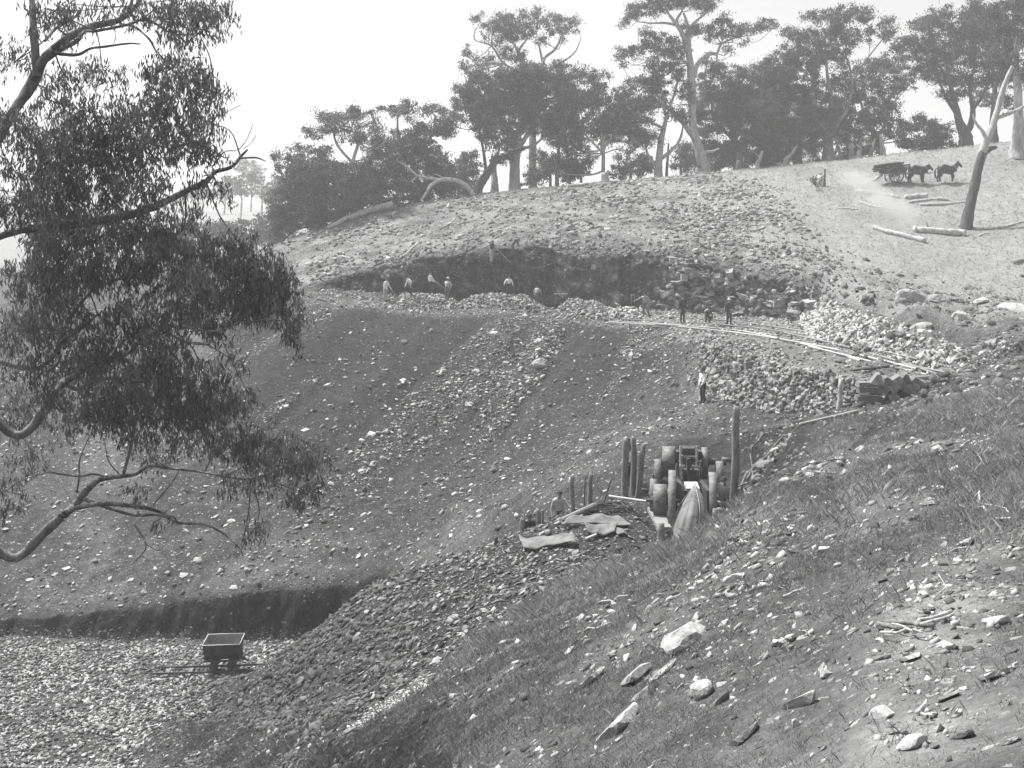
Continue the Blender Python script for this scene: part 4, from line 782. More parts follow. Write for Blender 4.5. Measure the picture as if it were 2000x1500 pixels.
    limb([(165, 975, 6), (205, 990, 5), (262, 1006, 5), (310, 1006, 4), (352, 1024, 3)], .8)
    limb([(262, 1024, 2.5), (280, 1050, 2.5), (285, 1070, 2), (274, 1086, 1.8), (256, 1104, 1)], .3); limb([(281, 1060, 1.8), (310, 1075, 1.2), (322, 1062, .8)], .2); limb([(275, 1086, 1.4), (292, 1094, .8)], .1)
    limb([(150, 962, 3), (155, 930, 2.8), (155, 900, 2.5), (170, 862, 2), (182, 838, 1.2)], .5); limb([(95, 922, 3), (150, 930, 3), (182, 926, 3), (202, 930, 2.5)], .2); limb([(232, 925, 2.5), (212, 900, 2), (203, 860, 1.5), (190, 835, 1)], .5)
    limb([(300, 985, 2.5), (330, 950, 2), (350, 920, 1.5)], -.4); limb([(400, 920, 2.5), (420, 890, 2), (470, 865, 1.5)], .6); limb([(440, 930, 2), (500, 900, 1.8), (570, 880, 1.2)], -.6)
    blobs = [(250, 12, 190, 24, .45), (380, 40, 60, 42, .7), (330, 15, 60, 30, .6), (420, 20, 40, 38, .6), (120, 40, 60, 35, .35), (352, 75, 46, 22, .45), (90, 15, 40, 25, .5), (130, 150, 42, 34, .8), (200, 140, 45, 32, .8), (110, 200, 40, 40, .6), (180, 210, 60, 38, .6), (322, 142, 52, 42, .9), (390, 140, 38, 38, 1), (420, 180, 30, 34, .9), (330, 210, 68, 46, 1), (268, 210, 36, 46, .8), (402, 240, 34, 38, 1),
             (140, 290, 70, 48, 1.1), (230, 270, 70, 48, 1.2), (330, 275, 74, 40, 1.1), (412, 290, 28, 30, .7), (120, 370, 60, 50, 1.2), (200, 350, 60, 50, 1.1), (300, 372, 56, 36, .6), (392, 352, 36, 24, .6), (430, 366, 24, 17, .5), (90, 300, 40, 80, .9), (130, 450, 60, 58, 1.2), (210, 440, 70, 56, 1.2), (290, 440, 60, 36, 1.0), (352, 470, 60, 34, .9), (150, 520, 70, 46, 1.1), (240, 515, 70, 36, 1), (330, 525, 70, 46, 1.1), (420, 500, 60, 44, 1.3), (500, 515, 54, 40, 1.3), (550, 572, 40, 54, 1.4), (500, 585, 46, 38, 1.1), (430, 565, 56, 34, .9), (574, 632, 20, 38, 1.1), (352, 590, 56, 34, .8), (260, 600, 56, 34, .7), (180, 610, 46, 34, .5), (110, 590, 36, 44, .6), (90, 480, 36, 80, .9), (465, 470, 40, 25, .8),
             (200, 660, 56, 34, .6), (270, 640, 46, 34, .7), (170, 690, 34, 34, .7), (322, 680, 54, 28, .5), (404, 640, 54, 20, .4), (332, 728, 66, 40, .9), (400, 740, 56, 36, .9), (450, 700, 34, 26, .4), (280, 760, 56, 36, 1), (190, 790, 52, 36, .9), (340, 800, 66, 36, 1.1), (440, 790, 46, 36, 1.1), (480, 760, 28, 26, .5), (280, 838, 54, 26, .5), (400, 850, 56, 36, .8), (480, 860, 56, 36, 1), (550, 880, 54, 40, 1.1), (602, 900, 36, 42, 1.1), (590, 962, 28, 24, 1), (500, 920, 56, 36, .7), (450, 942, 44, 24, .35), (350, 870, 36, 26, .25), (270, 960, 14, 18, .6), (500, 1035, 26, 24, .6), (470, 1070, 18, 13, .3), (315, 1008, 12, 14, .3)]
    blobs += [(40, 380, 50, 70, .9), (30, 250, 45, 60, .8), (45, 540, 45, 50, .8), (95, 430, 50, 60, .9), (30, 120, 40, 50, .4), (80, 640, 30, 30, .4), (230, 690, 40, 30, .6), (140, 260, 50, 40, .8), (260, 330, 60, 40, .8), (300, 480, 60, 40, .8), (380, 540, 50, 40, .8)]
    blobs += [(70, 620, 60, 40, .9), (150, 700, 60, 34, .8), (90, 760, 50, 34, .6), (230, 750, 60, 36, .9), (130, 820, 50, 30, .5), (300, 700, 60, 34, .8), (390, 800, 60, 36, .9), (60, 700, 50, 40, .5), (20, 800, 50, 60, .5), (60, 880, 45, 40, .3), (200, 720, 50, 30, .6), (150, 660, 40, 30, .6), (240, 800, 46, 34, .8), (300, 880, 46, 30, .5), (20, 640, 40, 50, .6), (10, 960, 40, 40, .4), (120, 570, 50, 40, .7), (420, 610, 50, 34, .7), (330, 640, 50, 30, .6), (360, 420, 50, 30, .6), (480, 560, 50, 40, .8)]
    AP = np.array(allp); Cs, Ds, Ts = [], [], []
    for (px, py, rx, ry, k) in blobs:
        Yc = Y0 + r.uniform(-2.2, 2.2); s = Yc / F; c = np.array(at(px, py, Yc)) - L
        npx = math.pi * rx * ry; rx *= 1.1; ry *= 1.08; nsp = max(3, int(npx * k / 82))
        u = r.normal(size=(nsp, 3)); u /= np.linalg.norm(u, axis=1, keepdims=True); u *= r.random((nsp, 1)) ** .42
        sp = c + u * np.array([rx * s, .75, ry * s])
        # a few real twigs lead into every clump
        d = np.linalg.norm(AP[:, :3] - c, axis=1); q = AP[np.argmin(d)]
        add_limb(acc, [[*q[:3], min(q[3] * .6, .022)], [*((q[:3] + c) / 2 + r.normal(0, .10, 3)), .014], [*c, .009]], 4, 5, .05)
        for sb in sp[r.choice(nsp, min(nsp, 4), replace=False)]:
            add_limb(acc, [[*c, .008], [*((c + sb) / 2 + r.normal(0, .06, 3)), .006], [*sb, .003]], 3, 4, 0)
        for m in range(nsp):
            nl = r.integers(8, 15); dr = r.normal(size=3) * .55; dr[2] = -abs(dr[2]) - .55; dr /= np.linalg.norm(dr)
            tt = np.sort(r.random(nl)); ln = r.uniform(.22, .42)
            cc = sp[m] + dr * (tt * ln)[:, None] + r.normal(0, .045, (nl, 3))
            D = r.normal(0, .42, (nl, 3)) + np.array([0, 0, -1.0]) + dr * .3; D /= np.linalg.norm(D, axis=1, keepdims=True)
            Cs.append(cc); Ds.append(D); Ts.append(np.full(nl, r.uniform(.075, .17)))
    C = np.concatenate(Cs); D = np.concatenate(Ds); N = len(C); T = np.concatenate(Ts) * r.uniform(.7, 1.35, N)
    V = leaf_quads(C, D, r.uniform(.10, .19, N), r.uniform(.022, .040, N), r)
    cr = mesh_np('crown', V, np.arange(N * 4).reshape(-1, 4), M_leaf, t, attrs=dict(tone=np.repeat(T, 4))); cr['kind'] = 'stuff'
    acc.build('trunk', M_nearbark, t, True)
near_gum()
# ------------------------------------------------------------------ people and horses
def plain(name, c, rough=.85): return grey_mat(name, c * .75, c * 1.2, 9, 4, rough, .15)
M_skin = plain('skin', .30, .6); M_white = plain('white_shirt', .84); M_lightshirt = plain('light_shirt', .42); M_darkcloth = plain('dark_cloth', .045); M_greycloth = plain('grey_cloth', .13); M_moleskin = plain('pale_moleskin', .42)
M_boot = plain('boot_leather', .03, .6); M_hatdark = plain('dark_felt', .04); M_hatpale = plain('pale_felt', .50); M_hair = plain('hair', .035); M_eye = plain('eye', .02, .4)
def stripe_mat():
    m, n, b = mat_new('striped_shirt'); tc = nd(n, 'ShaderNodeTexCoord'); sp = nd(n, 'ShaderNodeSeparateXYZ'); n.links.new(tc.outputs['Object'], sp.inputs[0])
    f = mth(n, 'GREATER_THAN', mth(n, 'SINE', mth(n, 'MULTIPLY', sp.outputs[2], 62)), 0.0)
    n.links.new(mixf(n, f, .09, .5), b.inputs['Base Color']); return m
M_stripe = stripe_mat()
def skin_body(name, verts, edges, radii, parent, root=0, sub=1):
    me = bpy.data.meshes.new(name); me.from_pydata([Vector(v) for v in verts], edges, []); o = bpy.data.objects.new(name, me); COL.objects.link(o)
    md = o.modifiers.new('s', 'SKIN'); md.use_smooth_shade = True
    sv = me.skin_vertices[0].data
    for k, rr in enumerate(radii):
        sv[k].radius = rr if isinstance(rr, tuple) else (rr, rr); sv[k].use_root = (k == root)
    ss = o.modifiers.new('u', 'SUBSURF'); ss.levels = sub; ss.render_levels = sub
    dg = bpy.context.evaluated_depsgraph_get(); nm = bpy.data.meshes.new_from_object(o.evaluated_get(dg))
    COL.objects.unlink(o); bpy.data.objects.remove(o); bpy.data.meshes.remove(me); nm.name = name
    return link(bpy.data.objects.new(name, nm), parent)
def assign_by_bone(o, verts, edges, cats, mats):
    """faces take the material of the nearest bone"""
    me = o.data; me.materials.clear()
    for m in mats: me.materials.append(m)
    A = np.array([verts[e[0]] for e in edges], float); B = np.array([verts[e[1]] for e in edges], float); C = np.array(cats)
    fc = np.array([p.center[:] for p in me.polygons]); d = B - A; L2 = (d * d).sum(1) + 1e-9
    t = np.clip(((fc[:, None] - A[None]) * d[None]).sum(-1) / L2, 0, 1); q = A[None] + t[..., None] * d[None]
    k = np.argmin(np.linalg.norm(fc[:, None] - q, axis=-1), axis=1)
    me.polygons.foreach_set('material_index', C[k].astype(np.int32)); me.polygons.foreach_set('use_smooth', np.ones(len(me.polygons), bool))
def person(label, foot, H=1.72, face=0.0, lean=0, arms=None, legs=None, crouch=False, shirt=None, trousers=None, hat=None, vest=None, group='quarry men', turn=0, head_tilt=0, braces=False):
    """face: heading of the front, degrees from towards the camera, positive to the viewer's right"""
    k = H / 1.72; V = []; E = []; Rr = []; Cc = []
    def v(p, r):
        g = 1.22 if (r if not isinstance(r, tuple) else r[0]) > .02 else 1.1
        V.append(Vector(p) * k); Rr.append(tuple(x * k * g for x in r) if isinstance(r, tuple) else r * k * g); return len(V) - 1
    def e(a, b, c): E.append((a, b)); Cc.append(c)
    # categories 0 skin 1 shirt 2 trousers 3 boots
    pz = .93 if not crouch else .42
    P0 = Vector((0, .0, pz)); RL = Matrix.Rotation(R(lean), 3, 'X'); RT = Matrix.Rotation(R(turn), 3, 'Z')
    up = lambda x, y, z: P0 + RL @ (RT @ Vector((x, y, z - .93)))
    pel = v(P0, (.155, .115)); wai = v(up(0, 0, 1.10), (.145, .105)); che = v(up(0, 0, 1.28), (.172, .12)); uch = v(up(0, .005, 1.42), (.12, .09)); nek = v(up(0, -.005, 1.50), .056)
    HT = Matrix.Rotation(R(head_tilt), 3, 'X'); hb = up(0, -.01, 1.53)
    hd = lambda x, y, z: hb + RL @ (HT @ Vector((x, y, z - 1.53)))
    h1 = v(hd(0, -.035, 1.555), (.058, .066)); h2 = v(hd(0, -.01, 1.635), (.073, .088)); h3 = v(hd(0, 0, 1.70), (.055, .068)); no = v(hd(0, -.112, 1.615), .013)
    e(pel, wai, 2); e(wai, che, 1); e(che, uch, 1); e(uch, nek, 1); e(nek, h1, 0); e(h1, h2, 0); e(h2, h3, 0); e(h2, no, 0)
    arms = arms or {}; hands = {}
    for s, side in ((-1, 'L'), (1, 'R')):
        A = arms.get(side, ((s * .06, .01, -.29), (s * .06, -.06, -.54)))
        sh = up(s * .185, 0, 1.415); el = sh + RL @ Vector(A[0]) * 1.0; wr = sh + RL @ Vector(A[1]) * 1.0
        i0 = v(sh, .062); i1 = v(el, .044); i2 = v(wr, .030); d = (wr - el).normalized(); pm = wr + d * .075; i3 = v(pm, (.036, .020))
        e(uch, i0, 1); e(i0, i1, 1); e(i1, i2, 0 if arms.get('bare') else 1); e(i2, i3, 0)
        sd = d.cross(Vector((0, 1, 0)));  sd = sd.normalized() if sd.length > .1 else Vector((1, 0, 0)); nn = d.cross(sd)
        for f, (off, ln) in enumerate(((-.027, .072), (-.009, .088), (.009, .083), (.027, .066))):
            a = v(pm + sd * off + d * (.03 + ln * .45), .0085); b = v(pm + sd * off * 1.05 + d * (.02 + ln * .8) + nn * .028, .0075); e(i3, a, 0); e(a, b, 0)
        a = v(wr + d * .035 - sd * .05 + nn * .01, .010); b = v(wr + d * .075 - sd * .062 + nn * .02, .0085); e(i2, a, 0); e(a, b, 0)
        hands[side] = pm
    legs = legs or {}
    for s, side in ((-1, 'L'), (1, 'R')):
        if crouch: Lg = ((s * .17, -.36, .50), (s * .15, -.10, .085), (s * .17, -.28, .035))
        else: Lg = legs.get(side, ((s * .105, -.015, .50), (s * .11, .015, .085), (s * .13, -.15, .035)))
        j0 = v(P0 + Vector((s * .088, 0, -.05)), .098); j1 = v(Lg[0], .066); j2 = v(Lg[1], .046); j3 = v(Lg[2], (.045, .035))
        e(pel, j0, 2); e(j0, j1, 2); e(j1, j2, 2); e(j2, j3, 3)
    t = thing('person', label, 'person', foot, R(face), group)
    o = skin_body('body', V, E, Rr, t); assign_by_bone(o, V, E, Cc, [M_skin, shirt or M_white, trousers or M_darkcloth, M_boot])
    # clothes, hair, hat, eyes
    top = hd(0, 0, 1.70) * k; RH = (RL @ HT)
    hb_ = bmesh.new(); bmesh.ops.create_uvsphere(hb_, u_segments=12, v_segments=8, radius=1, matrix=Matrix.Translation(hd(0, .018, 1.655) * k) @ RH.to_4x4() @ Matrix.Diagonal((.082 * k, .098 * k, .078 * k, 1)))
    bmesh.ops.delete(hb_, geom=[f for f in hb_.faces if (RH.transposed() @ (f.calc_center_median() - hd(0, .018, 1.655) * k)).z < (-.01 if True else 0) and (RH.transposed() @ (f.calc_center_median() - hd(0, .018, 1.655) * k)).y < .03], context='FACES')
    ob('hair', hb_, M_hair, t, True)
    for s in (-1, 1):
        eb = bmesh.new(); bmesh.ops.create_icosphere(eb, subdivisions=1, radius=.012 * k, matrix=Matrix.Translation(hd(s * .031, -.083, 1.64) * k)); ob('eye', eb, M_eye, t, True)
    if hat:
        kind, mt = hat; b = bmesh.new(); M_ = Matrix.Translation(hd(0, 0, 1.695) * k) @ RH.to_4x4() @ Matrix.Rotation(R(6), 4, 'X')
        rimr = .165 if kind == 'brim' else .112
        prof = [(rimr, -.012), (rimr, 0), (.095, .008), (.088, .075 if kind == 'brim' else .035), (.06, .105 if kind == 'brim' else .055), (.0, .095 if kind == 'brim' else .06)]
        rings = []
        for (rr, zz) in prof[:-1]:
            rings.append([b.verts.new(M_ @ Vector((rr * k * math.cos(a) * .92, rr * k * math.sin(a) * 1.05 - (.03 * k if (kind == 'cap' and zz <= 0 and math.sin(a) < -.3) else 0), zz * k + (.012 * k * math.cos(2 * a) if zz <= 0 and kind == 'brim' else 0)))) for a in np.linspace(0, 2 * math.pi, 16, endpoint=False)])
        for q in range(len(rings) - 1):
            for i in range(16): b.faces.new((rings[q][i], rings[q][(i + 1) % 16], rings[q + 1][(i + 1) % 16], rings[q + 1][i]))
        b.faces.new(rings[-1]); ob('hat', b, mt, t, True)
    if braces:
        for s in (-1, 1):
            b = bmesh.new(); pts = [up(s * .10, .125, 1.0), up(s * .085, .135, 1.25), up(s * .10, .075, 1.47), up(s * .11, -.10, 1.36), up(s * .10, -.125, 1.15), up(s * .09, -.13, 1.0)]
            a = [b.verts.new((p + RL @ Vector((-.018, 0, 0))) * k) for p in pts]; c = [b.verts.new((p + RL @ Vector((.018, 0, 0))) * k) for p in pts]
            for i in range(5): b.faces.new((a[i], c[i], c[i + 1], a[i + 1]))
            ob('brace', b, M_darkcloth, t)
    if vest:
        # belt line
        b = bmesh.new(); cyl(b, up(0, 0, .985) * k, up(0, 0, 1.02) * k, .158 * k, .152 * k, 14, False)
        ob('belt', b, M_boot, t, True)
    Wm = Matrix.Translation(foot) @ Matrix.Rotation(R(face), 4, 'Z')
    return t, {s_: Wm @ (p * k) for s_, p in hands.items()}
M_wood = grey_mat('old_timber', .10, .30, 3, 6, .9, .5, (6, 6, 1.2)); M_palewood = grey_mat('pale_timber', .30, .62, 4, 6, .9, .4, (6, 6, 1)); M_iron = grey_mat('rusty_iron', .045, .13, 6, 6, .6, .35); M_wornsteel = grey_mat('worn_wheel_iron', .20, .42, 5, 6, .5, .25)
def stick(name, label, cat, p0, p1, r0, r1=None, mat=None, n=7, group=None, bend=0.0, seed=0, segs=5):
    p0 = Vector(p0); p1 = Vector(p1); r1 = r0 if r1 is None else r1; t = thing(name, label, cat, p0, 0, group) if False else None
    d = p1 - p0; rr = np.random.default_rng(seed); P = []
    for q in range(segs + 1):
        f = q / segs; p = d * f + Vector(rr.normal(0, bend * d.length * .12, 3)) * (1 if 0 < q < segs else 0); P.append([*p, r0 + (r1 - r0) * f])
    S = np.array(P); Vv, Fq = tube_np(S[:, :3], S[:, 3], n, .04 if bend else 0, seed)
    Vv = np.vstack([Vv, S[0, :3], S[-1, :3]]); m = len(Vv); caps = [[(j + 1) % n, j, m - 2] for j in range(n)] + [[segs * n + j, segs * n + (j + 1) % n, m - 1] for j in range(n)]
    o = mesh_np(name, Vv, [Fq, np.array(caps)], mat or M_wood, smooth=False); o.location = p0
    return tag(o, label, cat, group) if label else o
def shovel(label, a, b):
    a = Vector(a); b = Vector(b); t = thing('shovel', label, 'shovel', b); d = (b - a).normalized()
    bm = bmesh.new(); cyl(bm, a - b, -d * .25, .016, .018, 8); ob('handle', bm, M_palewood, t)
    bm = bmesh.new(); box(bm, -d * .12, (.22, .02, .30), d.to_track_quat('Z', 'Y').to_matrix()); ob('blade', bm, M_iron, t)
def pick(label, a, b, across=Vector((1, 0, -.25))):
    a = Vector(a); b = Vector(b); t = thing('pickaxe', label, 'pickaxe', b)
    bm = bmesh.new(); cyl(bm, a - b, (0, 0, 0), .017, .02, 8); ob('handle', bm, M_palewood, t)
    bm = bmesh.new(); w_ = across.normalized() * .32; cyl(bm, -w_ + Vector((0, 0, -.06)), (0, 0, .01), .008, .024, 8); cyl(bm, (0, 0, .01), w_ + Vector((0, 0, -.06)), .024, .008, 8); ob('head', bm, M_iron, t)

down = lambda s, f=-.06: ((s * .06, .01, -.29), (s * .05, f, -.54))
hip = lambda s: ((s * .20, .06, -.22), (s * .04, -.06, -.42))
def stand(label, px, foot_row, Yy=None, head_row=None, **kw):
    """man standing on the ground with his feet at that photo row; his height comes from the rows of his head and feet"""
    p = hit(px, foot_row) if Yy is None else gp(px, Yy)
    H = 1.70
    if head_row is not None: H = float(np.clip((H0 - head_row) / F * p.y - p.z, 1.5, 1.82))
    return person(label, p, H, **kw), p
stand('man in a white shirt standing alone on the path by the stone stack', 1373, 788, head_row=720, face=-60, shirt=M_white, trousers=M_darkcloth, hat=('brim', M_hatdark), arms={'R': ((.03, -.10, -.27), (-.02, -.22, -.46)), 'L': down(-1)}, legs={'R': ((.10, -.04, .5), (.10, .0, .085), (.12, -.16, .035))}, vest=True)
stand('man in a pale brimmed hat and dark suit, hand on hip, on the plank road', 1424, 637, head_row=574, face=10, shirt=M_darkcloth, trousers=M_darkcloth, hat=('brim', M_hatpale), arms={'R': hip(1), 'L': down(-1, -.10)})
stand('man in a long dark coat standing in front of the rock face', 1333, 631, head_row=578, face=25, shirt=M_darkcloth, trousers=M_darkcloth, hat=('cap', M_hatdark))
person('man crouching low on the plank road between two standing men', hit(1380, 632), 1.7, face=20, lean=28, crouch=True, shirt=M_darkcloth, trousers=M_darkcloth, hat=('brim', M_hatdark), arms={'L': ((-.06, -.22, -.18), (.0, -.40, -.28)), 'R': ((.06, -.22, -.18), (.0, -.40, -.30))})
stand('man in a striped shirt reaching sideways to the surveying staff', 1260, 622, head_row=566, face=-15, shirt=M_stripe, trousers=M_greycloth, hat=('brim', M_hatdark), lean=4, arms={'L': ((-.24, -.05, -.12), (-.46, -.10, -.22)), 'R': ((.13, .02, -.26), (.10, -.04, -.50))}, legs={'R': ((.20, -.02, .48), (.30, .05, .085), (.34, -.09, .035))})
# men on the bench, in front of the cut face
def bench(label, px, head_row, Yy, **kw):
    p = gp(px, Yy); return person(label, p, float(np.clip((H0 - head_row) / F * Yy - p.z, 1.50, 1.80)), **kw), p
(_, hnd), _p = bench('man in a white shirt bending his arm down, leftmost on the bench', 752, 522, 83.4, face=60, shirt=M_white, trousers=M_moleskin, hat=('cap', M_hatdark), lean=12, arms={'R': ((.05, -.16, -.25), (.04, -.38, -.42)), 'L': ((-.05, -.12, -.26), (.02, -.36, -.44))})
shovel('shovel held low by the leftmost man on the bench', hnd['R'] + Vector((-.3, 0, .35)), hnd['R'] + Vector((.5, -.1, -.62)))
bench('man in a white shirt stooping, hand on hip, second from left on the bench', 803, 536, 83.0, face=-70, shirt=M_white, trousers=M_darkcloth, hat=('brim', M_hatdark), lean=30, arms={'R': hip(1), 'L': ((-.05, -.20, -.22), (-.02, -.42, -.36))})
(_, hnd), _p = bench('man in a white shirt and dark trousers standing upright with a shovel on the bench', 840, 523, 84.0, face=70, shirt=M_white, trousers=M_darkcloth, hat=('cap', M_hatdark), arms={'R': ((.04, -.14, -.26), (.02, -.34, -.42)), 'L': ((-.03, -.12, -.27), (.02, -.38, -.40))})
shovel('long shovel of the upright man on the bench, pointing right', hnd['R'] + Vector((-.35, 0, .3)), hnd['R'] + Vector((.85, -.1, -.6)))
bench('man in a light shirt seen from behind, near the end of the first stone heap', 873, 540, 82.4, face=150, shirt=M_lightshirt, trousers=M_greycloth, hat=('brim', M_hatpale), lean=10, arms={'L': hip(-1), 'R': ((.06, -.18, -.24), (.0, -.38, -.38))})
(_, hnd) = person('man in a dark shirt and pale trousers standing high on the cut face', hit(960, 513, 12) + Vector((0, -.3, 0)), 1.70, face=55, shirt=M_darkcloth, trousers=M_moleskin, hat=('cap', M_hatdark), lean=8, arms={'R': ((.04, -.15, -.25), (.02, -.40, -.36)), 'L': ((-.03, -.18, -.22), (.05, -.42, -.34))})
stick('crowbar', 'long pale bar pointing down and right from the man on the cut face', 'bar', hnd['R'] + Vector((-.3, 0, .35)), hnd['R'] + Vector((1.0, -.15, -.95)), .022, .018, M_palewood)
pB = hit(1001, 500, 12) + Vector((0, -.3, 0))
(_, hnd) = person('man in a pale cap bending forward at the lip of the quarry with a pick', pB, 1.66, face=75, shirt=M_greycloth, trousers=M_greycloth, hat=('cap', M_hatpale), lean=42, arms={'R': ((.04, -.26, -.14), (.02, -.50, -.22)), 'L': ((-.03, -.26, -.14), (.05, -.50, -.22))})
pick('pickaxe swung by the man at the lip of the quarry', hnd['R'] + Vector((-.2, 0, .15)), hnd['R'] + Vector((.65, -.05, -.55)))
bench('man in a white shirt with dark braces half hidden behind the second stone heap', 994, 557, 82.6, face=0, shirt=M_white, trousers=M_darkcloth, hat=('brim', M_hatdark), arms={'L': ((-.18, -.08, -.22), (-.22, -.22, -.40)), 'R': ((.12, -.08, -.25), (.16, -.20, -.45))}, braces=True)
bench('man in a light shirt half hidden at the right end of the second heap', 1048, 562, 82.4, face=160, shirt=M_lightshirt, trousers=M_greycloth, hat=('cap', M_hatdark), lean=20, arms={'L': ((-.16, -.10, -.22), (-.10, -.34, -.36)), 'R': ((.16, -.10, -.22), (.12, -.34, -.36))})
# men at the crusher
p14 = gp(1091, 36.9); person('man in a cap and light jacket standing below the platform edge by the posts', Vector((p14.x, 36.9, (H0 - 961) / F * 36.9 - 1.66)), 1.70, face=15, shirt=M_lightshirt, trousers=M_greycloth, hat=('cap', M_hatdark), lean=6, vest=True, arms={'R': ((.12, -.16, -.20), (.30, -.30, -.22)), 'L': down(-1, -.12)})
p15 = gp(1029, 36.0); person('man in a cap stooping low beside the short post at the platform edge', Vector((p15.x, 36.0, (H0 - 1012) / F * 36.0 - 1.36)), 1.70, face=10, shirt=M_darkcloth, trousers=M_darkcloth, hat=('cap', M_hatdark), lean=38, head_tilt=-30, arms={'R': ((.06, -.2, -.18), (.0, -.40, -.28)), 'L': ((-.06, -.2, -.18), (.0, -.40, -.3))})
p16 = gp(1415, 33.8); person('man in a dark cap and light shirt working between the crusher and the tall post', p16, 1.72, face=-20, shirt=M_lightshirt, trousers=M_greycloth, hat=('cap', M_hatdark), lean=8, arms={'L': ((-.08, -.2, -.2), (-.18, -.42, -.24)), 'R': ((.1, -.1, -.25), (.02, -.32, -.36))})
p17 = gp(1228, 39.6); person('man in a white shirt glimpsed between the two tallest posts', Vector((p17.x, 39.6, (H0 - 868) / F * 39.6 - 1.70)), 1.70, face=30, shirt=M_white, trousers=M_darkcloth, hat=('brim', M_hatdark))

# ---- horses
M_horse = grey_mat('dark_horse_coat', .024, .065, 2.5, 4, .42, .1); M_mane = plain('horse_hair', .02); M_harness = plain('harness_leather', .24)
def horse(label, foot, yaw, head_low=0.0, raised=False, k=1.0):
    t = thing('horse', label, 'horse', foot, yaw, 'draught horses of the wood cart')
    V, Rr, E = [], [], []
    def v(p, r): V.append(Vector(p) * k); Rr.append(tuple(x * 1.4 for x in r) if isinstance(r, tuple) else (r * 1.7, r * 1.7)); return len(V) - 1
    dz_ = -head_low
    b = [v((-.86, 0, 1.34), (.22, .26)), v((-.55, 0, 1.32), (.29, .31)), v((-.1, 0, 1.20), (.31, .34)), v((.35, 0, 1.22), (.29, .35)), v((.66, 0, 1.32), (.21, .31)), v((.88, 0, 1.55 + dz_ * .3), (.13, .22)), v((1.06, 0, 1.78 + dz_ * .7), (.10, .155)), v((1.2, 0, 1.92 + dz_), (.09, .115)), v((1.37, 0, 1.78 + dz_), (.085, .10)), v((1.56, 0, 1.53 + dz_), (.06, .068)), v((1.60, 0, 1.47 + dz_), (.05, .05))]
    E += [(b[i], b[i + 1]) for i in range(len(b) - 1)]
    for s in (-1, 1):
        up_ = raised and s > 0
        F_ = [((.48, s * .14, 1.05), .14), ((.46, s * .17, .86), .10), ((.50, s * .17, .50), .062), ((.49, s * .17, .20), .048), ((.52, s * .17, .06), .075)]
        if up_: F_ = [((.52, s * .14, 1.06), .14), ((.58, s * .17, .88), .10), ((.84, s * .17, .72), .06), ((.76, s * .17, .44), .046), ((.68, s * .17, .34), .07)]
        Hh = [((-.70, s * .14, 1.12), .19), ((-.58, s * .18, .88), .135), ((-.84, s * .18, .55), .068), ((-.79, s * .18, .20), .05), ((-.75, s * .18, .06), .08)]
        if s > 0: Hh = [((x - (.06 if q > 1 else 0), y, z), r_) for q, ((x, y, z), r_) in enumerate(Hh)]
        for chain, root_ in ((F_, b[3]), (Hh, b[1])):
            prev = root_
            for p, rad in chain: i = v(p, rad); E.append((prev, i)); prev = i
        i = v((1.16, s * .055, 2.02 + dz_), .022); E.append((b[7], i)); j = v((1.17, s * .06, 2.10 + dz_), .010); E.append((i, j))
    o = skin_body('body', V, E, Rr, t, root=2); o.data.materials.append(M_horse)
    bm = bmesh.new(); S = smooth_path([(-1.05, 0, 1.42), (-1.20, 0, 1.15), (-1.20, 0, .80), (-1.16, 0, .45)], 4)
    for q in range(len(S) - 1): cyl(bm, Vector(S[q]) * k, Vector(S[q + 1]) * k, .035 + .045 * math.sin(q / len(S) * 2.8), .035 + .045 * math.sin((q + 1) / len(S) * 2.8), 7, False)
    ob('tail', bm, M_mane, t)
    bm = bmesh.new()
    for q in range(7):
        f = q / 6; c = Vector((.80 + .40 * f, 0, 1.68 + .36 * f + dz_ * (.2 + .8 * f))) * k; box(bm, c, (.16, .07, .2), Matrix.Rotation(R(-40), 3, 'Y'), .5)
    ob('mane', bm, M_mane, t)
    bm = bmesh.new(); q_ = Vector((.5, 0, -.35)).normalized(); n_ = 20
    c = Vector((.80, 0, 1.42)); ax = Vector((.82, 0, .55)).normalized(); side = Vector((0, 1, 0)); upv = ax.cross(side)
    P = [c + side * .24 * math.cos(a) + upv * .36 * math.sin(a) for a in np.linspace(0, 2 * math.pi, n_, endpoint=False)]
    for i in range(n_): cyl(bm, P[i] * k, P[(i + 1) % n_] * k, .055, .055, 7, False)
    ob('collar', bm, M_harness, t)
    bm = bmesh.new()
    for x0 in (.12, -.45):
        P = [Vector((x0, .40 * math.cos(a), 1.24 + .44 * math.sin(a))) for a in np.linspace(-.6, math.pi + .6, 14)]
        for i in range(13): cyl(bm, P[i] * k, P[i + 1] * k, .022, .022, 5, False)
        ob('harness', bm, M_harness, t); bm = bmesh.new()
    bm.free(); return t
hy = 106.5
h1 = gp(1792, hy); h2 = gp(1849, hy)
horse('dark draught horse between the shafts of the wood cart', h1, R(4), .22, False, .98)
horse('leading dark horse with a raised foreleg in front of the shaft horse', h2, R(6), -.02, True, .98)
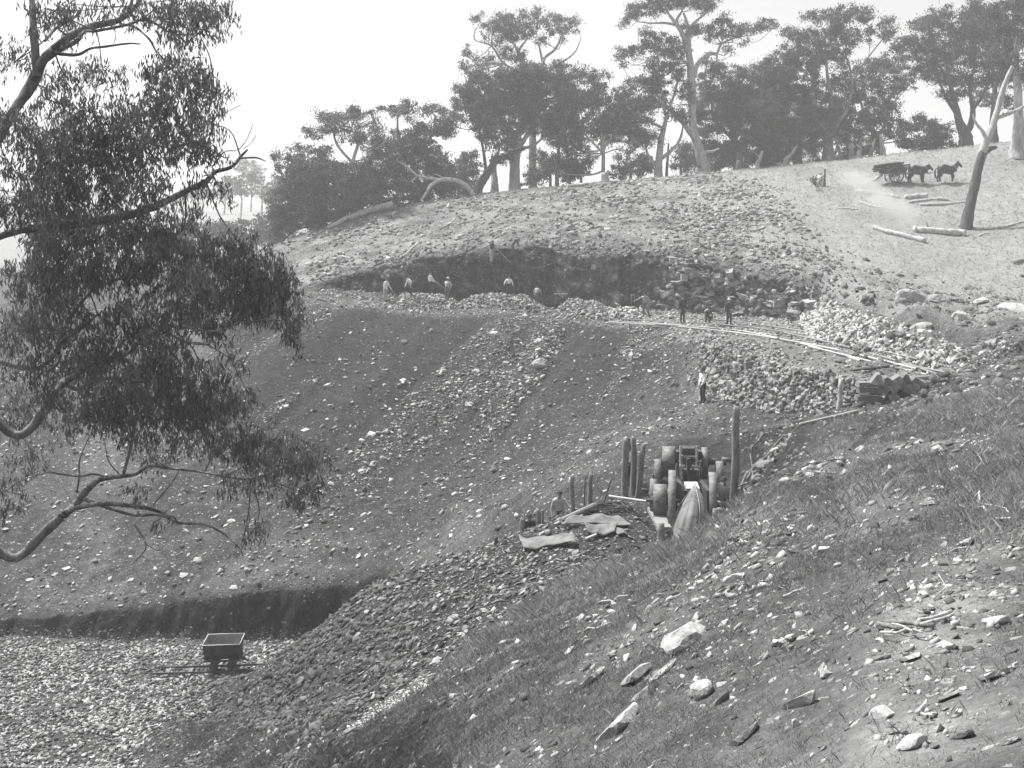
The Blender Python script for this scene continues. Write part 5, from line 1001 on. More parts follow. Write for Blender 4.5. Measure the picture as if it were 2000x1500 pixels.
# ------------------------------------------------------------------ stone crusher in its pit
M_rim = grey_mat('worn_wheel_rim', .09, .28, 5, 6, .62, .35); M_canvas = grey_mat('tarred_canvas', .10, .30, 2.2, 5, .9, .35, dist=.6); M_plank = grey_mat('grey_plank', .16, .36, 3, 6, .9, .4, (2, 8, 8)); M_sheet = grey_mat('weathered_sheet', .09, .24, 3, 6, .85, .4); M_bar = grey_mat('flat_bar_iron', .40, .62, 6, 5, .5, .15); M_frameiron = grey_mat('dark_casting', .035, .10, 5, 6, .6, .4)
def wheel(parent, name, px, top, bot, wpx, Yy, mat, spokes=6, rim=.10, tilt=0.0):
    """flat-rimmed pulley or flywheel seen edge on; rows of its top and foot give the diameter"""
    s = Yy / F; c = at(px, (top + bot) / 2, Yy); rad = (bot - top) / 2 * s; wd = wpx * s; ax = Vector((1, -.155, tilt))
    bm = bmesh.new(); ring(bm, (0, 0, 0), ax, rad, rad - rim, wd, 48); o = ob(name, bm, mat, parent); o.location = c - parent.location
    bm = bmesh.new(); a = ax.normalized(); cyl(bm, -a * wd * .7, a * wd * .7, .13, .13, 16); ob('hub', bm, M_frameiron, o, None)
    for k in range(spokes):
        t = 2 * math.pi * k / spokes + .3; d = Vector((0, math.cos(t), math.sin(t))); bm = bmesh.new(); cyl(bm, d * .10, d * (rad - rim * .6), .05, .035, 8); ob('spoke', bm, M_frameiron, o, None)
    return o
def crusher():
    Yf, Yr = 32.6, 35.2; base = gp(1345, 33.6); t = thing('stone_crusher', 'belt-driven stone crusher with big iron flywheels standing in the pit', 'crusher', base); Lo = base
    wheel(t, 'flywheel', 1313, 919, 1058, 14.5, Yf, M_rim); wheel(t, 'flywheel', 1391, 923, 1046, 14, Yf, M_rim)
    wheel(t, 'pulley', 1289, 946, 1009, 25, Yf + .3, M_rim, 5, .06); wheel(t, 'pulley', 1406, 943, 1004, 13, Yf + .3, M_rim, 5, .06)
    wheel(t, 'pulley', 1306, 872, 932, 24.5, Yr, M_rim, 6, .07); wheel(t, 'pulley', 1376, 874, 936, 12, Yr, M_rim, 6, .07)
    wheel(t, 'road_wheel', 1285, 897, 958, 13, Yr - .6, M_wood, 8, .09); wheel(t, 'road_wheel', 1405, 901, 962, 14, Yr - .6, M_wood, 8, .09); wheel(t, 'road_wheel', 1276, 936, 1002, 13, Yf + .9, M_wood, 8, .09)
    def bx(name, px0, px1, y0, y1, Yy, dep, mat, rot=None, tp=1.0):
        s = Yy / F; c = at((px0 + px1) / 2, (y0 + y1) / 2, Yy) - Lo; bm = bmesh.new(); box(bm, c, ((px1 - px0) * s, dep, (y1 - y0) * s), rot, tp); return ob(name, bm, mat, t)
    def bar(name, p0, p1, Yy, rr, mat, Y1=None):
        bm = bmesh.new(); cyl(bm, at(*p0, Yy) - Lo, at(*p1, Y1 or Yy) - Lo, rr, rr, 12); return ob(name, bm, mat, t)
    bar('shaft', (1262, 977), (1424, 979), Yf, .055, M_frameiron); bar('shaft', (1278, 903), (1418, 905), Yr, .055, M_frameiron)
    bar('roller', (1399, 982), (1426, 984), Yf - .3, .065, M_plank); bar('axle', (1272, 940), (1330, 944), Yr - .9, .07, M_frameiron)
    # hopper: two light bar frames and the dark jaw box between
    for px in (1328.5, 1360): bx('side_bar', px - 1.4, px + 1.4, 871, 910, 34.3, .06, M_bar)
    for px0, px1, rr in ((1327, 1338, 0), (1351, 1361, 0)): bx('bracket', px0, px1, 908, 911, 34.25, .08, M_bar)
    bx('cross_head', 1330.5, 1358.5, 873, 886, 34.7, .5, M_frameiron); bx('jaw_plate', 1331, 1358, 890.5, 908, 34.6, .35, M_iron)
    bx('saddle', 1331, 1357.5, 889, 893, 34.5, .4, M_rim)
    bx('bearing', 1319.5, 1326, 880, 896, 34.9, .4, M_frameiron); bx('bearing', 1362.5, 1369, 880, 896, 34.9, .4, M_frameiron)
    bx('jaw_box', 1328, 1360.5, 911, 962, 34.4, 1.1, M_iron, None, .97); bx('pitman', 1341, 1347.5, 895, 950, 33.8, .14, M_frameiron)
    for px in (1334.5, 1354):
        for yy in (918, 928, 938, 947): bar('bolt', (px, yy), (px, yy), 33.86, .05, M_frameiron, 33.74)
    bx('cover_plate', 1338, 1364, 947, 957, 33.2, .5, M_palewood, Matrix.Rotation(R(12), 3, 'X'))
    bx('frame_beam', 1322, 1330, 940, 1030, 33.5, 2.6, M_frameiron); bx('frame_beam', 1366, 1374, 940, 1030, 33.5, 2.6, M_frameiron); bx('cross_beam', 1322, 1374, 1000, 1012, 32.3, .25, M_wood)
    for (a, b) in (((1318, 955), (1312, 984)), ((1325, 960), (1331, 984)), ((1372, 968), (1382, 990)), ((1366, 962), (1352, 978))): bar('tie_rod', a, b, 32.9, .022, M_frameiron)
    bx('pillow_block', 1299, 1306, 968, 984, Yf, .3, M_frameiron); bx('pillow_block', 1397.6, 1399.6, 968, 984, Yf, .3, M_frameiron); bx('skid', 1274, 1300, 1009, 1017, 32.4, 2.4, M_plank)
    for px in (1299.5, 1312.5): bar('grease_cup', (px, 966), (px, 961), Yf, .035, M_frameiron)
    for px, py in ((1330, 874), (1359, 874), (1330, 884), (1359, 884), (1333, 893), (1356, 893), (1333, 904), (1356, 904)): bar('rivet', (px, py), (px, py), 34.45, .035, M_rim, 34.28)
    for a, b in (((1322, 905), (1318, 948)), ((1367, 905), (1371, 948)), ((1337, 962), (1337, 1000)), ((1362, 962), (1364, 1000))): bar('stay_rod', a, b, 34.0, .03, M_frameiron)
    bx('toggle_box', 1345, 1371, 962, 985, 33.3, .5, M_iron, Matrix.Rotation(R(-8), 3, 'Y')); bx('spring_box', 1322, 1334, 985, 1004, 33.0, .4, M_frameiron)
    for q in range(7): bar('chain_link', (1364 + 2.2 * q, 943 + 1.2 * q), (1366 + 2.2 * q, 944.2 + 1.2 * q), 33.2, .03, M_frameiron)
    for a, b, rr in (((1410, 897), (1428, 899), .07), ((1384, 898), (1400, 900), .06)): bar('feed_pipe', a, b, Yr - .2, rr, M_rim)
crusher()
# canvas sheet draped to a point over the front
def tarpaulin():
    Yt = 31.3; foot = gp(1345, Yt); t = thing('tarpaulin', 'stained canvas draped to a point over the front of the crusher', 'tarpaulin', foot)
    n_, m_ = 36, 16; V = []; rr = np.random.default_rng(4); apex = np.array(at(1357, 944, 31.9))
    for i in range(n_ + 1):
        f = i / n_; a = math.pi * (1.08 - 1.16 * f)
        ex = 1345 + 42 * math.cos(a); ey = np.interp(f, [0, .12, .3, .5, .7, .88, 1], [1040, 1062, 1062, 1052, 1044, 1026, 1010]); Ye = 31.35 - .75 * math.sin(max(0, min(math.pi, math.pi - a)))
        b = np.array(at(ex, ey, Ye)); gz = float(ground(b[0], b[1])); b[2] = max(b[2], gz - .05)
        for j in range(m_ + 1):
            g = j / m_; p = apex * (1 - g) + b * g; bulge = .22 * math.sin(math.pi * min(1, g * 1.1)) - .06
            fold = (.05 * math.sin(f * 23 + 1.8 * math.sin(g * 3)) + .03 * math.sin(f * 47 + 2 + 3 * g) - .07 * math.sin(math.pi * min(1, max(0, (f - .45) * 2.2)))) * g ** 1.2
            d = np.array([math.cos(a), -abs(math.sin(a)) - .15, .25]); p = p + d * (bulge * .5 + fold * .8); V.append(p - np.array(foot))
    I_ = np.arange((n_ + 1) * (m_ + 1)).reshape(n_ + 1, m_ + 1); Fq = np.stack([I_[:-1, :-1], I_[1:, :-1], I_[1:, 1:], I_[:-1, 1:]], -1).reshape(-1, 4)
    o = mesh_np('canvas', V, Fq, M_canvas, t, True); md = o.modifiers.new('thick', 'SOLIDIFY'); md.thickness = .015
    bm = bmesh.new(); E_ = [Vector(V[25 * (m_ + 1) + j]) + Vector((0, -.03, .02)) for j in range(m_ + 1)]
    for j in range(m_): cyl(bm, E_[j], E_[j + 1], .018, .018, 6, False)
    ob('seam', bm, M_palewood, t)
tarpaulin()
def post(label, px, foot_row, top, rp, Yy, lean=0, mat=None, cut=True, name='post', group='timber posts round the crusher'):
    """round post; rows give foot and head"""
    s = Yy / F; a = at(px, foot_row, Yy); b = at(px + lean, top, Yy + .05); g = gp(px, Yy); a.z = min(a.z, g.z) - .25
    t = thing(name, label, 'post', a, 0, group); r = np.random.default_rng(int(px)); P = [[*((b - a) * f + Vector((r.normal(0, .012), r.normal(0, .012), 0))), rp * s * (1.06 - .14 * f)] for f in np.linspace(0, 1, 7)]
    S = np.array(P); Vv, Fq = tube_np(S[:, :3], S[:, 3], 10, .05, int(px)); nn = len(Vv)
    tipz = rp * s * (1.3 if cut else .25); Vv = np.vstack([Vv, S[-1, :3] + np.array([-rp * s * .45, 0, tipz])]); caps = [[6 * 10 + j, 6 * 10 + (j + 1) % 10, nn] for j in range(10)]
    mesh_np('shaft', Vv, [Fq, np.array(caps)], mat or M_wood, t, True); return t
post('tall post with a notched top standing right of the crusher', 1430, 1004, 800, 8, 32.4, 9, M_wood)
post('thick split post, leftmost of the tall group by the crusher', 1220, 962, 862, 7, 38.6, 2)
post('tall pointed post in the middle of the group by the crusher', 1236, 948, 857, 6, 39.0, 2)
post('leaning post on the right of the group by the crusher', 1243, 948, 872, 5.5, 38.8, 14)
post('dark thin post behind the two tallest posts of the group', 1230, 945, 858, 3.5, 40.0, -2, M_dark)
post('pale-topped post beside the man below the platform edge', 1118, 1004, 932, 4.5, 36.3, -1)
post('bent pointed post between the iron bar and the platform edge', 1149, 995, 928, 5, 36.9, 5)
post('short thick stub at the platform edge left of the long beam', 1052, 1030, 998, 5, 35.6, 0)
post('narrow stub close against the short thick stub', 1060, 1026, 998, 3, 35.7, 0)
post('low dark stub farthest down the platform edge', 969, 1064, 1049, 4, 34.3, 0, M_dark, False)
post('weathered stump beside the stooping man at the platform edge', 1021, 1042, 1016, 5.5, 35.2, 0)
post('square mossy timber stub at the front left of the crusher', 1290, 1062, 1022, 7, 30.3, 1, M_plank, False)
post('cracked prop leaning against the right flywheel', 1385, 1022, 994, 6, 31.0, 13, M_plank, False); post('short upright prop under the right flywheel', 1404, 1012, 992, 5.5, 31.2, 0, M_plank, False); post('stub of timber at the foot of the tall post', 1432, 1002, 992, 6, 31.1, 4, M_plank, False)
stick('iron_bar', 'thin iron bar with a knobbed top standing between two posts', 'bar', gp(1140, 36.6) - Vector((0, 0, .1)), at(1143, 931, 36.7), .022, .026, M_dark)
stick('iron_bar', 'dark bar leaning to the right beyond the coil of rope', 'bar', gp(1176, 37.0) - Vector((0, 0, .1)), at(1194, 934, 37.4), .03, .04, M_dark)
stick('beam', 'long pale squared beam sloping across the platform edge', 'beam', at(1087, 1022, 35.0), at(1163, 987, 36.2), .125, .125, M_plank, 4)
stick('pole', 'thin pale pole lying level from the platform to the pulley', 'pole', hit(1190, 974) + Vector((0, 0, .1)), at(1271, 980, 33.4), .035, .03, M_palewood)
stick('plank', 'short pale plank lying in front of the bent bark sheet', 'plank', hit(1144, 1056) + Vector((0, 0, .04)), hit(1167, 1046) + Vector((0, 0, .04)), .05, .05, M_palewood, 4)
for q, (a, b) in enumerate((((1438, 966), (1492, 848)), ((1446, 958), (1530, 852)), ((1440, 985), (1478, 905)), ((1452, 975), (1470, 925)))):
    A_ = hit(a[0], a[1], 3.0); B_ = hit(b[0], b[1], 3.0); stick('pole', ['longest thin dark pole leaning on the cut bank behind the tall post', 'second thin pole leaning on the bank, reaching farthest right', 'lower thin pole lying against the bank near its foot', 'short stick against the bank between the leaning poles'][q], 'pole', A_ + Vector((0, -.15, .1)), B_ + Vector((0, -.1, .08)), .035, .022, M_wood, bend=.25, seed=q)
def coil(label, px, py, n_, seed, Rr=.35):
    r = np.random.default_rng(seed); c = hit(px, py); P = []
    for q in range(n_): a = q * 1.25; rr = Rr * r.uniform(.4, 1.5); P.append([rr * 1.6 * math.cos(a) + r.normal(0, .12), rr * math.sin(a) * .9, .05 + .06 * r.random(), .02])
    for p in P: p[2] += float(ground(c.x + p[0], c.y + p[1])) - c.z
    ac = Acc(); add_limb(ac, P, 6, 6, 0, seed); o = ac.build('rope', M_dark, None, True); o.location = c; tag(o, label, 'rope')
coil('coiled rope at the upper end of the long beam', 1180, 995, 26, 1, .42); coil('tangle of chain left of the upper pulley', 1262, 955, 22, 2, .4); coil('loose wire curled on the right bank', 1985, 690, 10, 3, .5)
# ---- bent sheets lying on the platform
def sheet(label, pts, lift, seed, name='bark_sheet'):
    """pts: outline corners as photo pixels on the ground"""
    W_ = [hit(*p) for p in pts]; c = sum(W_, Vector()) / len(W_); A_, B_, C_, D_ = W_; n_, m_ = 22, 8; V = []; r = np.random.default_rng(seed)
    for i in range(n_ + 1):
        for j in range(m_ + 1):
            f, g = i / n_, j / m_; p = (A_ * (1 - f) + B_ * f) * (1 - g) + (D_ * (1 - f) + C_ * f) * g
            z = float(ground(p.x, p.y)) + .05 + lift * (.30 + .35 * (1 - g) + .16 * math.sin(f * 5 + seed) + .06 * math.sin(f * 11 + g * 2 + seed)); edge = 1 + .04 * math.sin(f * 23 + seed)
            V.append(Vector((p.x, p.y - (g - .5) * .05 * edge, max(z, float(ground(p.x, p.y)) + .03))) - c)
    I_ = np.arange((n_ + 1) * (m_ + 1)).reshape(n_ + 1, m_ + 1); Fq = np.stack([I_[:-1, :-1], I_[:-1, 1:], I_[1:, 1:], I_[1:, :-1]], -1).reshape(-1, 4)
    o = mesh_np(name, np.array([v[:] for v in V]), Fq, M_sheet, None, True); o.location = c; md = o.modifiers.new('t', 'SOLIDIFY'); md.thickness = .02; tag(o, label, 'sheet')
sheet('large curled sheet lying on the platform below the long beam', [(1118, 1022), (1208, 1018), (1236, 1032), (1098, 1035)], .26, 1)
sheet('narrow curled sheet overlapping the front of the large one', [(1140, 1035), (1208, 1034), (1200, 1046), (1148, 1047)], .22, 2); sheet('small dark scrap at the right of the narrow curled sheet', [(1200, 1040), (1218, 1041), (1226, 1049), (1206, 1049)], .12, 5)
sheet('separate curled sheet at the near edge of the platform', [(1012, 1060), (1122, 1062), (1126, 1072), (1022, 1077)], .30, 3)

# ------------------------------------------------------------------ tipping wagon on its rails
def wagon():
    g = at(437, 1311, 42.5); g.z = float(ground(g.x, g.y)) + .10; yaw = R(5); t = thing('tipping_wagon', 'iron tipping wagon with an open tapered tub on rails in the pit', 'wagon', g, yaw)
    M_out = grey_mat('tub_outside', .03, .07, 5, 5, .7, .15); M_in = grey_mat('tub_inside', .17, .27, 5, 5, .7, .15)
    bm = bmesh.new(); z0, z1 = .50, 1.16; t0, t1 = .03, 0
    Lb, Db, Lt, Dt = .64, .30, .70, .60
    lo = [Vector((x * Lb, y * Db, z0)) for x, y in ((-1, -1), (1, -1), (1, 1), (-1, 1))]; mid = [Vector((x * (Lb + .02), y * .52, .78)) for x, y in ((-1, -1), (1, -1), (1, 1), (-1, 1))]; hi = [Vector((x * Lt, y * Dt, z1)) for x, y in ((-1, -1), (1, -1), (1, 1), (-1, 1))]
    lv, mv, hv = [[bm.verts.new(p) for p in L_] for L_ in (lo, mid, hi)]
    bm.faces.new(lv[::-1])
    for A_, B_ in ((lv, mv), (mv, hv)):
        for i in range(4): bm.faces.new((A_[i], A_[(i + 1) % 4], B_[(i + 1) % 4], B_[i]))
    o = ob('tub', bm, [M_out, M_in], t); md = o.modifiers.new('t', 'SOLIDIFY'); md.thickness = .018; md.offset = -1; md.material_offset = 1
    bm = bmesh.new()
    for i in range(4): cyl(bm, hi[i], hi[(i + 1) % 4], .018, .018, 6)
    ob('rim', bm, M_bar, t)
    for x in (-.42, 0, .42):
        bm = bmesh.new(); cyl(bm, Vector((x * .95, -.335, .53)), Vector((x, -.555, .80)), .018, .018, 5); cyl(bm, Vector((x, -.555, .80)), Vector((x * 1.03, -.625, 1.14)), .018, .018, 5); ob('rib', bm, M_frameiron, t)
    bm = bmesh.new(); box(bm, (0, -.31, .44), (1.36, .05, .07)); box(bm, (0, .31, .44), (1.36, .05, .07)); box(bm, (-.6, 0, .44), (.05, .58, .07)); box(bm, (.6, 0, .44), (.05, .58, .07)); ob('frame', bm, M_frameiron, t)
    for x in (-.66, .66): bm = bmesh.new(); box(bm, (x * 1.05, 0, .60), (.06, .5, .32), None, .5); ob('rocker', bm, M_frameiron, t)
    bm = bmesh.new(); box(bm, (.82, .05, .36), (.30, .07, .06), Matrix.Rotation(R(35), 3, 'Y')); ob('coupling', bm, M_frameiron, t)
    for x in (-.33, .33):
        bm = bmesh.new(); cyl(bm, (x, -.34, .24), (x, .34, .24), .03, .03, 10); ob('axle', bm, M_frameiron, t)
        for y in (-.30, .30):
            bm = bmesh.new(); ring(bm, (0, 0, 0), (0, 1, 0), .165, .12, .07, 24); cyl(bm, (0, -.02, 0), (0, .02, 0), .125, .125, 20); cyl(bm, (0, -.05, 0), (0, .05, 0), .05, .05, 12); w_ = ob('wheel', bm, M_iron, t); w_.location = (x, y, .24)
        bm = bmesh.new(); box(bm, (x, -.37, .31), (.20, .05, .20)); ob('axle_box', bm, M_frameiron, t)
    rails = []
    for q, dy in enumerate((-.30, .30)):
        d = Vector((math.cos(yaw), math.sin(yaw), 0)); nrm = Vector((-d.y, d.x, 0)); c = g + nrm * dy; a = c - d * (2.45 + .25 * (q == 0)); b = c + d * 1.75
        rt = thing('rail', ['nearer rail of the short track under the wagon', 'farther rail of the short track under the wagon'][q], 'rail', a, yaw); L_ = (b - a).length
        bm = bmesh.new(); box(bm, (L_ / 2, 0, .045), (L_, .035, .05)); ob('head', bm, M_iron, rt); bm = bmesh.new(); box(bm, (L_ / 2, 0, .008), (L_, .09, .018)); ob('foot', bm, M_iron, rt)
    for q in range(5):
        x = -2.1 + q * .85; bm = bmesh.new(); box(bm, (0, 0, -.03), (.14, 1.0, .08)); o = ob('sleeper', bm, M_wood); o.location = g + Vector((x * math.cos(yaw), x * math.sin(yaw), .0)); o.rotation_euler = (0, 0, yaw); tag(o, ['leftmost sleeper, at the free end of the rails', 'second sleeper from the free end of the rails', 'sleeper just left of the wagon wheels', 'sleeper hidden under the wagon between its wheels', 'sleeper right of the wagon by the spoil toe'][q], 'sleeper', 'sleepers of the wagon track')
wagon()
# ------------------------------------------------------------------ cart on the ridge
def cart():
    Yc = 106.6; g = gp(1744, Yc); yaw = R(5); t = thing('cart', 'two-wheeled wooden cart with tall spoked wheels behind the dark horses', 'cart', g, yaw)
    M_cart = grey_mat('cart_wood', .05, .12, 4, 5, .9, .3)
    for y in (-.78, .78):
        bm = bmesh.new(); ring(bm, (0, 0, 0), (0, 1, 0), .78, .68, .10, 32); w_ = ob('wheel', bm, M_cart, t); w_.location = (.0 if y < 0 else .25, y, .78)
        bm = bmesh.new(); cyl(bm, (0, -.16, 0), (0, .16, 0), .11, .11, 12); ob('hub', bm, M_cart, w_)
        for k in range(12): a = math.pi * k / 6; bm = bmesh.new(); cyl(bm, Vector((math.cos(a), 0, math.sin(a))) * .09, Vector((math.cos(a), 0, math.sin(a))) * .70, .028, .022, 6); ob('spoke', bm, M_cart, w_)
    bm = bmesh.new(); cyl(bm, (.05, -.85, .69), (.05, .85, .69), .05, .05, 8); ob('axle', bm, M_cart, t)
    bm = bmesh.new(); box(bm, (-.1, 0, 1.04), (2.1, 1.2, .08)); ob('bed', bm, M_cart, t)
    for y in (-.6, .6): bm = bmesh.new(); box(bm, (-.1, y, 1.2), (2.1, .05, .24)); ob('side_board', bm, M_cart, t); bm = bmesh.new(); cyl(bm, (-.9, y, .95), (4.05, y * .78, 1.02), .045, .03, 8); ob('shaft', bm, M_plank, t)
    bm = bmesh.new(); box(bm, (1.06, 0, 1.30), (.06, 1.2, .5)); ob('head_board', bm, M_cart, t)
    r = np.random.default_rng(8)
    for q in range(24):
        row = q // 6; y = -.5 + (q % 6) * .2 + row * .05; z = 1.36 + row * .165 + r.normal(0, .02); x0 = -1.95 + r.uniform(0, .7); x1 = x0 + r.uniform(2.4, 3.1)
        M_ = Matrix.Translation(g) @ Matrix.Rotation(yaw, 4, 'Z'); lab = '%s layer of the load on the cart, %s from the near side' % (['bottom', 'second', 'third', 'top'][min(3, row)], ['first', 'second', 'third', 'fourth', 'fifth', 'sixth'][q % 6])
        stick('pole', 'pole in the ' + lab, 'pole', M_ @ Vector((x0, y, z - .18)), M_ @ Vector((x1, y * .9, z + .10)), .085, .06, M_dark, 7, 'poles loaded on the cart', .12, q)
cart()
# ------------------------------------------------------------------ wood on the paddock
def log(label, pts, r0, r1, mat=None, lift=.6, seed=0, name='log', cat='log', Yfix=None, group=None, branches=()):
    """pts: photo pixels the log touches on the ground"""
    W_ = [hit(*p) for p in pts]; sc = [p.y / F for p in W_]; n_ = len(W_); a = W_[0]; acc = Acc()
    rg = np.random.default_rng(seed + 50); W2 = smooth_path([[*p] for p in W_], 4); m2 = len(W2); P = [[*(np.array(p) - np.array(a) + np.array([0, rg.normal(0, r0 * .22), (r0 + (r1 - r0) * i / (m2 - 1)) * lift + abs(rg.normal(0, r0 * .15))])), (r0 + (r1 - r0) * i / (m2 - 1)) * rg.uniform(.82, 1.15)] for i, p in enumerate(W2)]
    t = thing(name, label, cat, a, 0, group); add_limb(acc, P, 3, 9, .03, seed); Vv = np.concatenate(acc.V); Fq = np.concatenate(acc.F); m = len(Vv); nl = len(Vv) // 9
    Vv = np.vstack([Vv, Vv[:9].mean(0), Vv[-9:].mean(0)]); caps = [[(j + 1) % 9, j, m] for j in range(9)] + [[m - 9 + j, m - 9 + (j + 1) % 9, m + 1] for j in range(9)]
    mesh_np('trunk', Vv, [Fq, np.array(caps)], mat or M_dead, t, True)
    for k, (i, p2, rb) in enumerate(branches):
        b = W_[i]; s = b.y / F; q = Vector(((p2[0] - 1000) * s, b.y + .2, (H0 - p2[1]) * s)); ac = Acc(); add_limb(ac, [[*(b - a + Vector((0, 0, r0 * lift))), rb], [*((b + q) / 2 - a + Vector((0, .1, .08))), rb * .8], [*(q - a), rb * .45]], 5, 7, .08, seed + k); ac.build('branch', mat or M_dead, t, True)
    return t
log('pale log lying behind the smoke with a splintered right end', [(1674, 375), (1700, 380), (1730, 383), (1756, 388)], .22, .16, seed=1)
log('short thick pale log under the horses', [(1768, 388), (1790, 386), (1809, 385)], .20, .22, seed=2); log('long thin log just below the short thick one', [(1774, 397), (1800, 393), (1830, 391), (1852, 392)], .10, .16, seed=3); log('thin crooked log reaching right to the leaning dead tree', [(1797, 402), (1825, 401), (1855, 399), (1886, 395)], .13, .07, seed=4)
log('thin pale branch lying across the bottom of the drifting smoke', [(1680, 396), (1700, 402), (1726, 408), (1754, 412)], .08, .10, seed=5); log('slender grey branch left of the smoke', [(1630, 409), (1650, 408), (1676, 410)], .06, .08, seed=6)
log('big half-burnt log with a dark broken stub, beside the leaning dead tree', [(1785, 452), (1815, 455), (1850, 458), (1884, 460)], .30, .26, seed=7, branches=((1, (1810, 434), .16),))
log('smouldering forked log at the foot of the smoke', [(1706, 447), (1730, 455), (1760, 462), (1806, 474)], .20, .22, seed=8, branches=((2, (1753, 446), .06), (3, (1812, 466), .12), (0, (1712, 440), .07)))
log('long low branch lying right of the leaning dead tree', [(1905, 449), (1940, 447), (1970, 442), (2000, 434), (2050, 430)], .10, .07, seed=9, branches=((2, (1962, 436), .04),)); log('small broken branch in front of the long low branch', [(1911, 462), (1924, 457), (1932, 456)], .08, .05, seed=10)
log('squared dark timber cut off by the right edge of the paddock', [(1982, 517), (2000, 512), (2040, 506)], .18, .18, M_wood, seed=11); log('dark clump of turf on the open paddock above the stony ground', [(1446, 427), (1460, 429), (1476, 427)], .14, .10, M_dark, seed=12, name='turf_clump', cat='turf')
ln_ = hit(1682, 367); stick('log', 'long log propped with its upper end on the tail of the cart', 'log', ln_ + Vector((0, 0, .1)), at(1722, 341, 106.4), .13, .16, M_dead, 9, None, .15, 3)
log('fallen trunk with a pale squared end on the skyline left of the arching limb', [(641, 449), (672, 434), (700, 424), (728, 415), (767, 408)], .20, .42, M_dead, .9, seed=13, branches=((2, (715, 408), .08), (3, (748, 404), .10)))
log('thin white branch lying on the grass near the towering gum', [(1300, 352), (1320, 350), (1350, 348), (1376, 345)], .10, .07, seed=14)
log('pale log stub on the skyline left of the stump', [(1108, 366), (1125, 364), (1142, 363)], .16, .2, seed=15)
def skylimb():
    Yb = 114.0; a = gp(925, Yb); t = thing('dead_limb', 'dead arching limb bowed down to the ridge with bare forked ends', 'fallen limb', a); acc = Acc()
    def L_(pts):
        add_limb(acc, [[*(at(px, py, Yb + dy) - a), rp * Yb / F] for px, py, rp, dy in pts], 5, 8, .06, 1)
    L_([(925, 382, 5.5, 0), (915, 368, 5, 0), (900, 356, 4.5, -.3), (880, 351, 4.5, -.6), (858, 352, 4, -.9), (842, 362, 3.2, -1.2), (832, 378, 2.5, -1.5), (822, 392, 1.5, -1.8)])
    L_([(882, 351, 3.5, -.6), (850, 350, 3.2, -.4), (818, 344, 3, 0), (806, 336, 2.5, .1), (790, 322, 2, .2), (774, 314, 1, .3)]); L_([(815, 344, 2.5, 0), (804, 354, 2, .1), (790, 362, 1.2, .2)]); L_([(868, 351, 1.8, -.5), (858, 343, 1.4, -.4), (845, 339, .8, -.4)]); L_([(802, 355, 1.4, 0), (788, 353, 1, .1), (776, 350, .5, .1)])
    acc.build('limb', M_dead, t, True)
skylimb()
def dead_tree():
    Yb = hit(1886, 446).y; s = Yb / F; a = hit(1886, 446); t = thing('dead_tree', 'leaning dead tree with peeling pale top and broken stub on the paddock', 'tree', a); acc = Acc(); top = Acc()
    cv = lambda pts: [[*(at(px, py, Yb + .02 * (446 - py) * .3) - a), rp * s] for px, py, rp in pts]
    add_limb(acc, [[0, .0, -.3, 15 * s]] + cv([(1888, 436, 12), (1894, 405, 10), (1903, 365, 9.3), (1912, 325, 8.5), (1922, 292, 8.5)]), 5, 10, .05, 1)
    add_limb(acc, cv([(1924, 298, 6), (1936, 290, 5), (1946, 288, 3.5)]), 4, 8, .05, 2)
    add_limb(top, cv([(1920, 300, 9), (1926, 276, 8), (1938, 250, 7), (1946, 222, 6), (1956, 185, 5.5), (1966, 155, 4.5), (1978, 130, 4)]), 5, 9, .04, 3)
    add_limb(top, cv([(1944, 232, 4), (1965, 224, 4), (1985, 216, 3.5), (2005, 205, 3), (2030, 190, 2)]), 5, 8, .04, 4); add_limb(top, cv([(1927, 272, 4.5), (1918, 255, 3.5), (1906, 240, 2.5), (1900, 222, 1.5)]), 5, 7, .04, 5)
    acc.build('trunk', M_dark, t, True); top.build('limb', M_pale, t, True)
dead_tree()
def stump(label, px, row, top, rp, Yy, mat, name='stump'):
    g = gp(px, Yy); s = Yy / F; t = thing(name, label, 'stump', g); S = np.array([[0, 0, -.2, rp * s * 1.4], [0, 0, .1, rp * s * 1.15], [.03, 0, (row - top) * s * .6, rp * s], [.02, 0, (row - top) * s, rp * s * .96]]); Vv, Fq = tube_np(S[:, :3], S[:, 3], 12, .07, 3); Vv = np.vstack([Vv, [0, 0, (row - top) * s - .06]]); mesh_np('bole', Vv, [Fq, np.array([[36 + j, 36 + (j + 1) % 12, 48] for j in range(12)])], mat, t, True)
stump('pale cut stump on the skyline under the thin flat-topped gum', 1181, 359, 342, 7.5, 117.5, M_pale); stump('weathered grey stump on the paddock left of the smoke', 1602, 360, 338, 6, 107, M_dead)
post('dark thin stake standing on the weathered paddock stump', 1611, 347, 330, 1.8, 106.8, 0, M_dark, False, 'stake', None)
gum('shrub', 'small spiky bush beside the weathered paddock stump', 1593, 107.2, [(1593, 356, 1), (1593, 350, .8)], [(1593, 352, 6, 7)], [], M_dark, 150, (.05, .1), 1.2, None, 'shrub', umbrella=False)

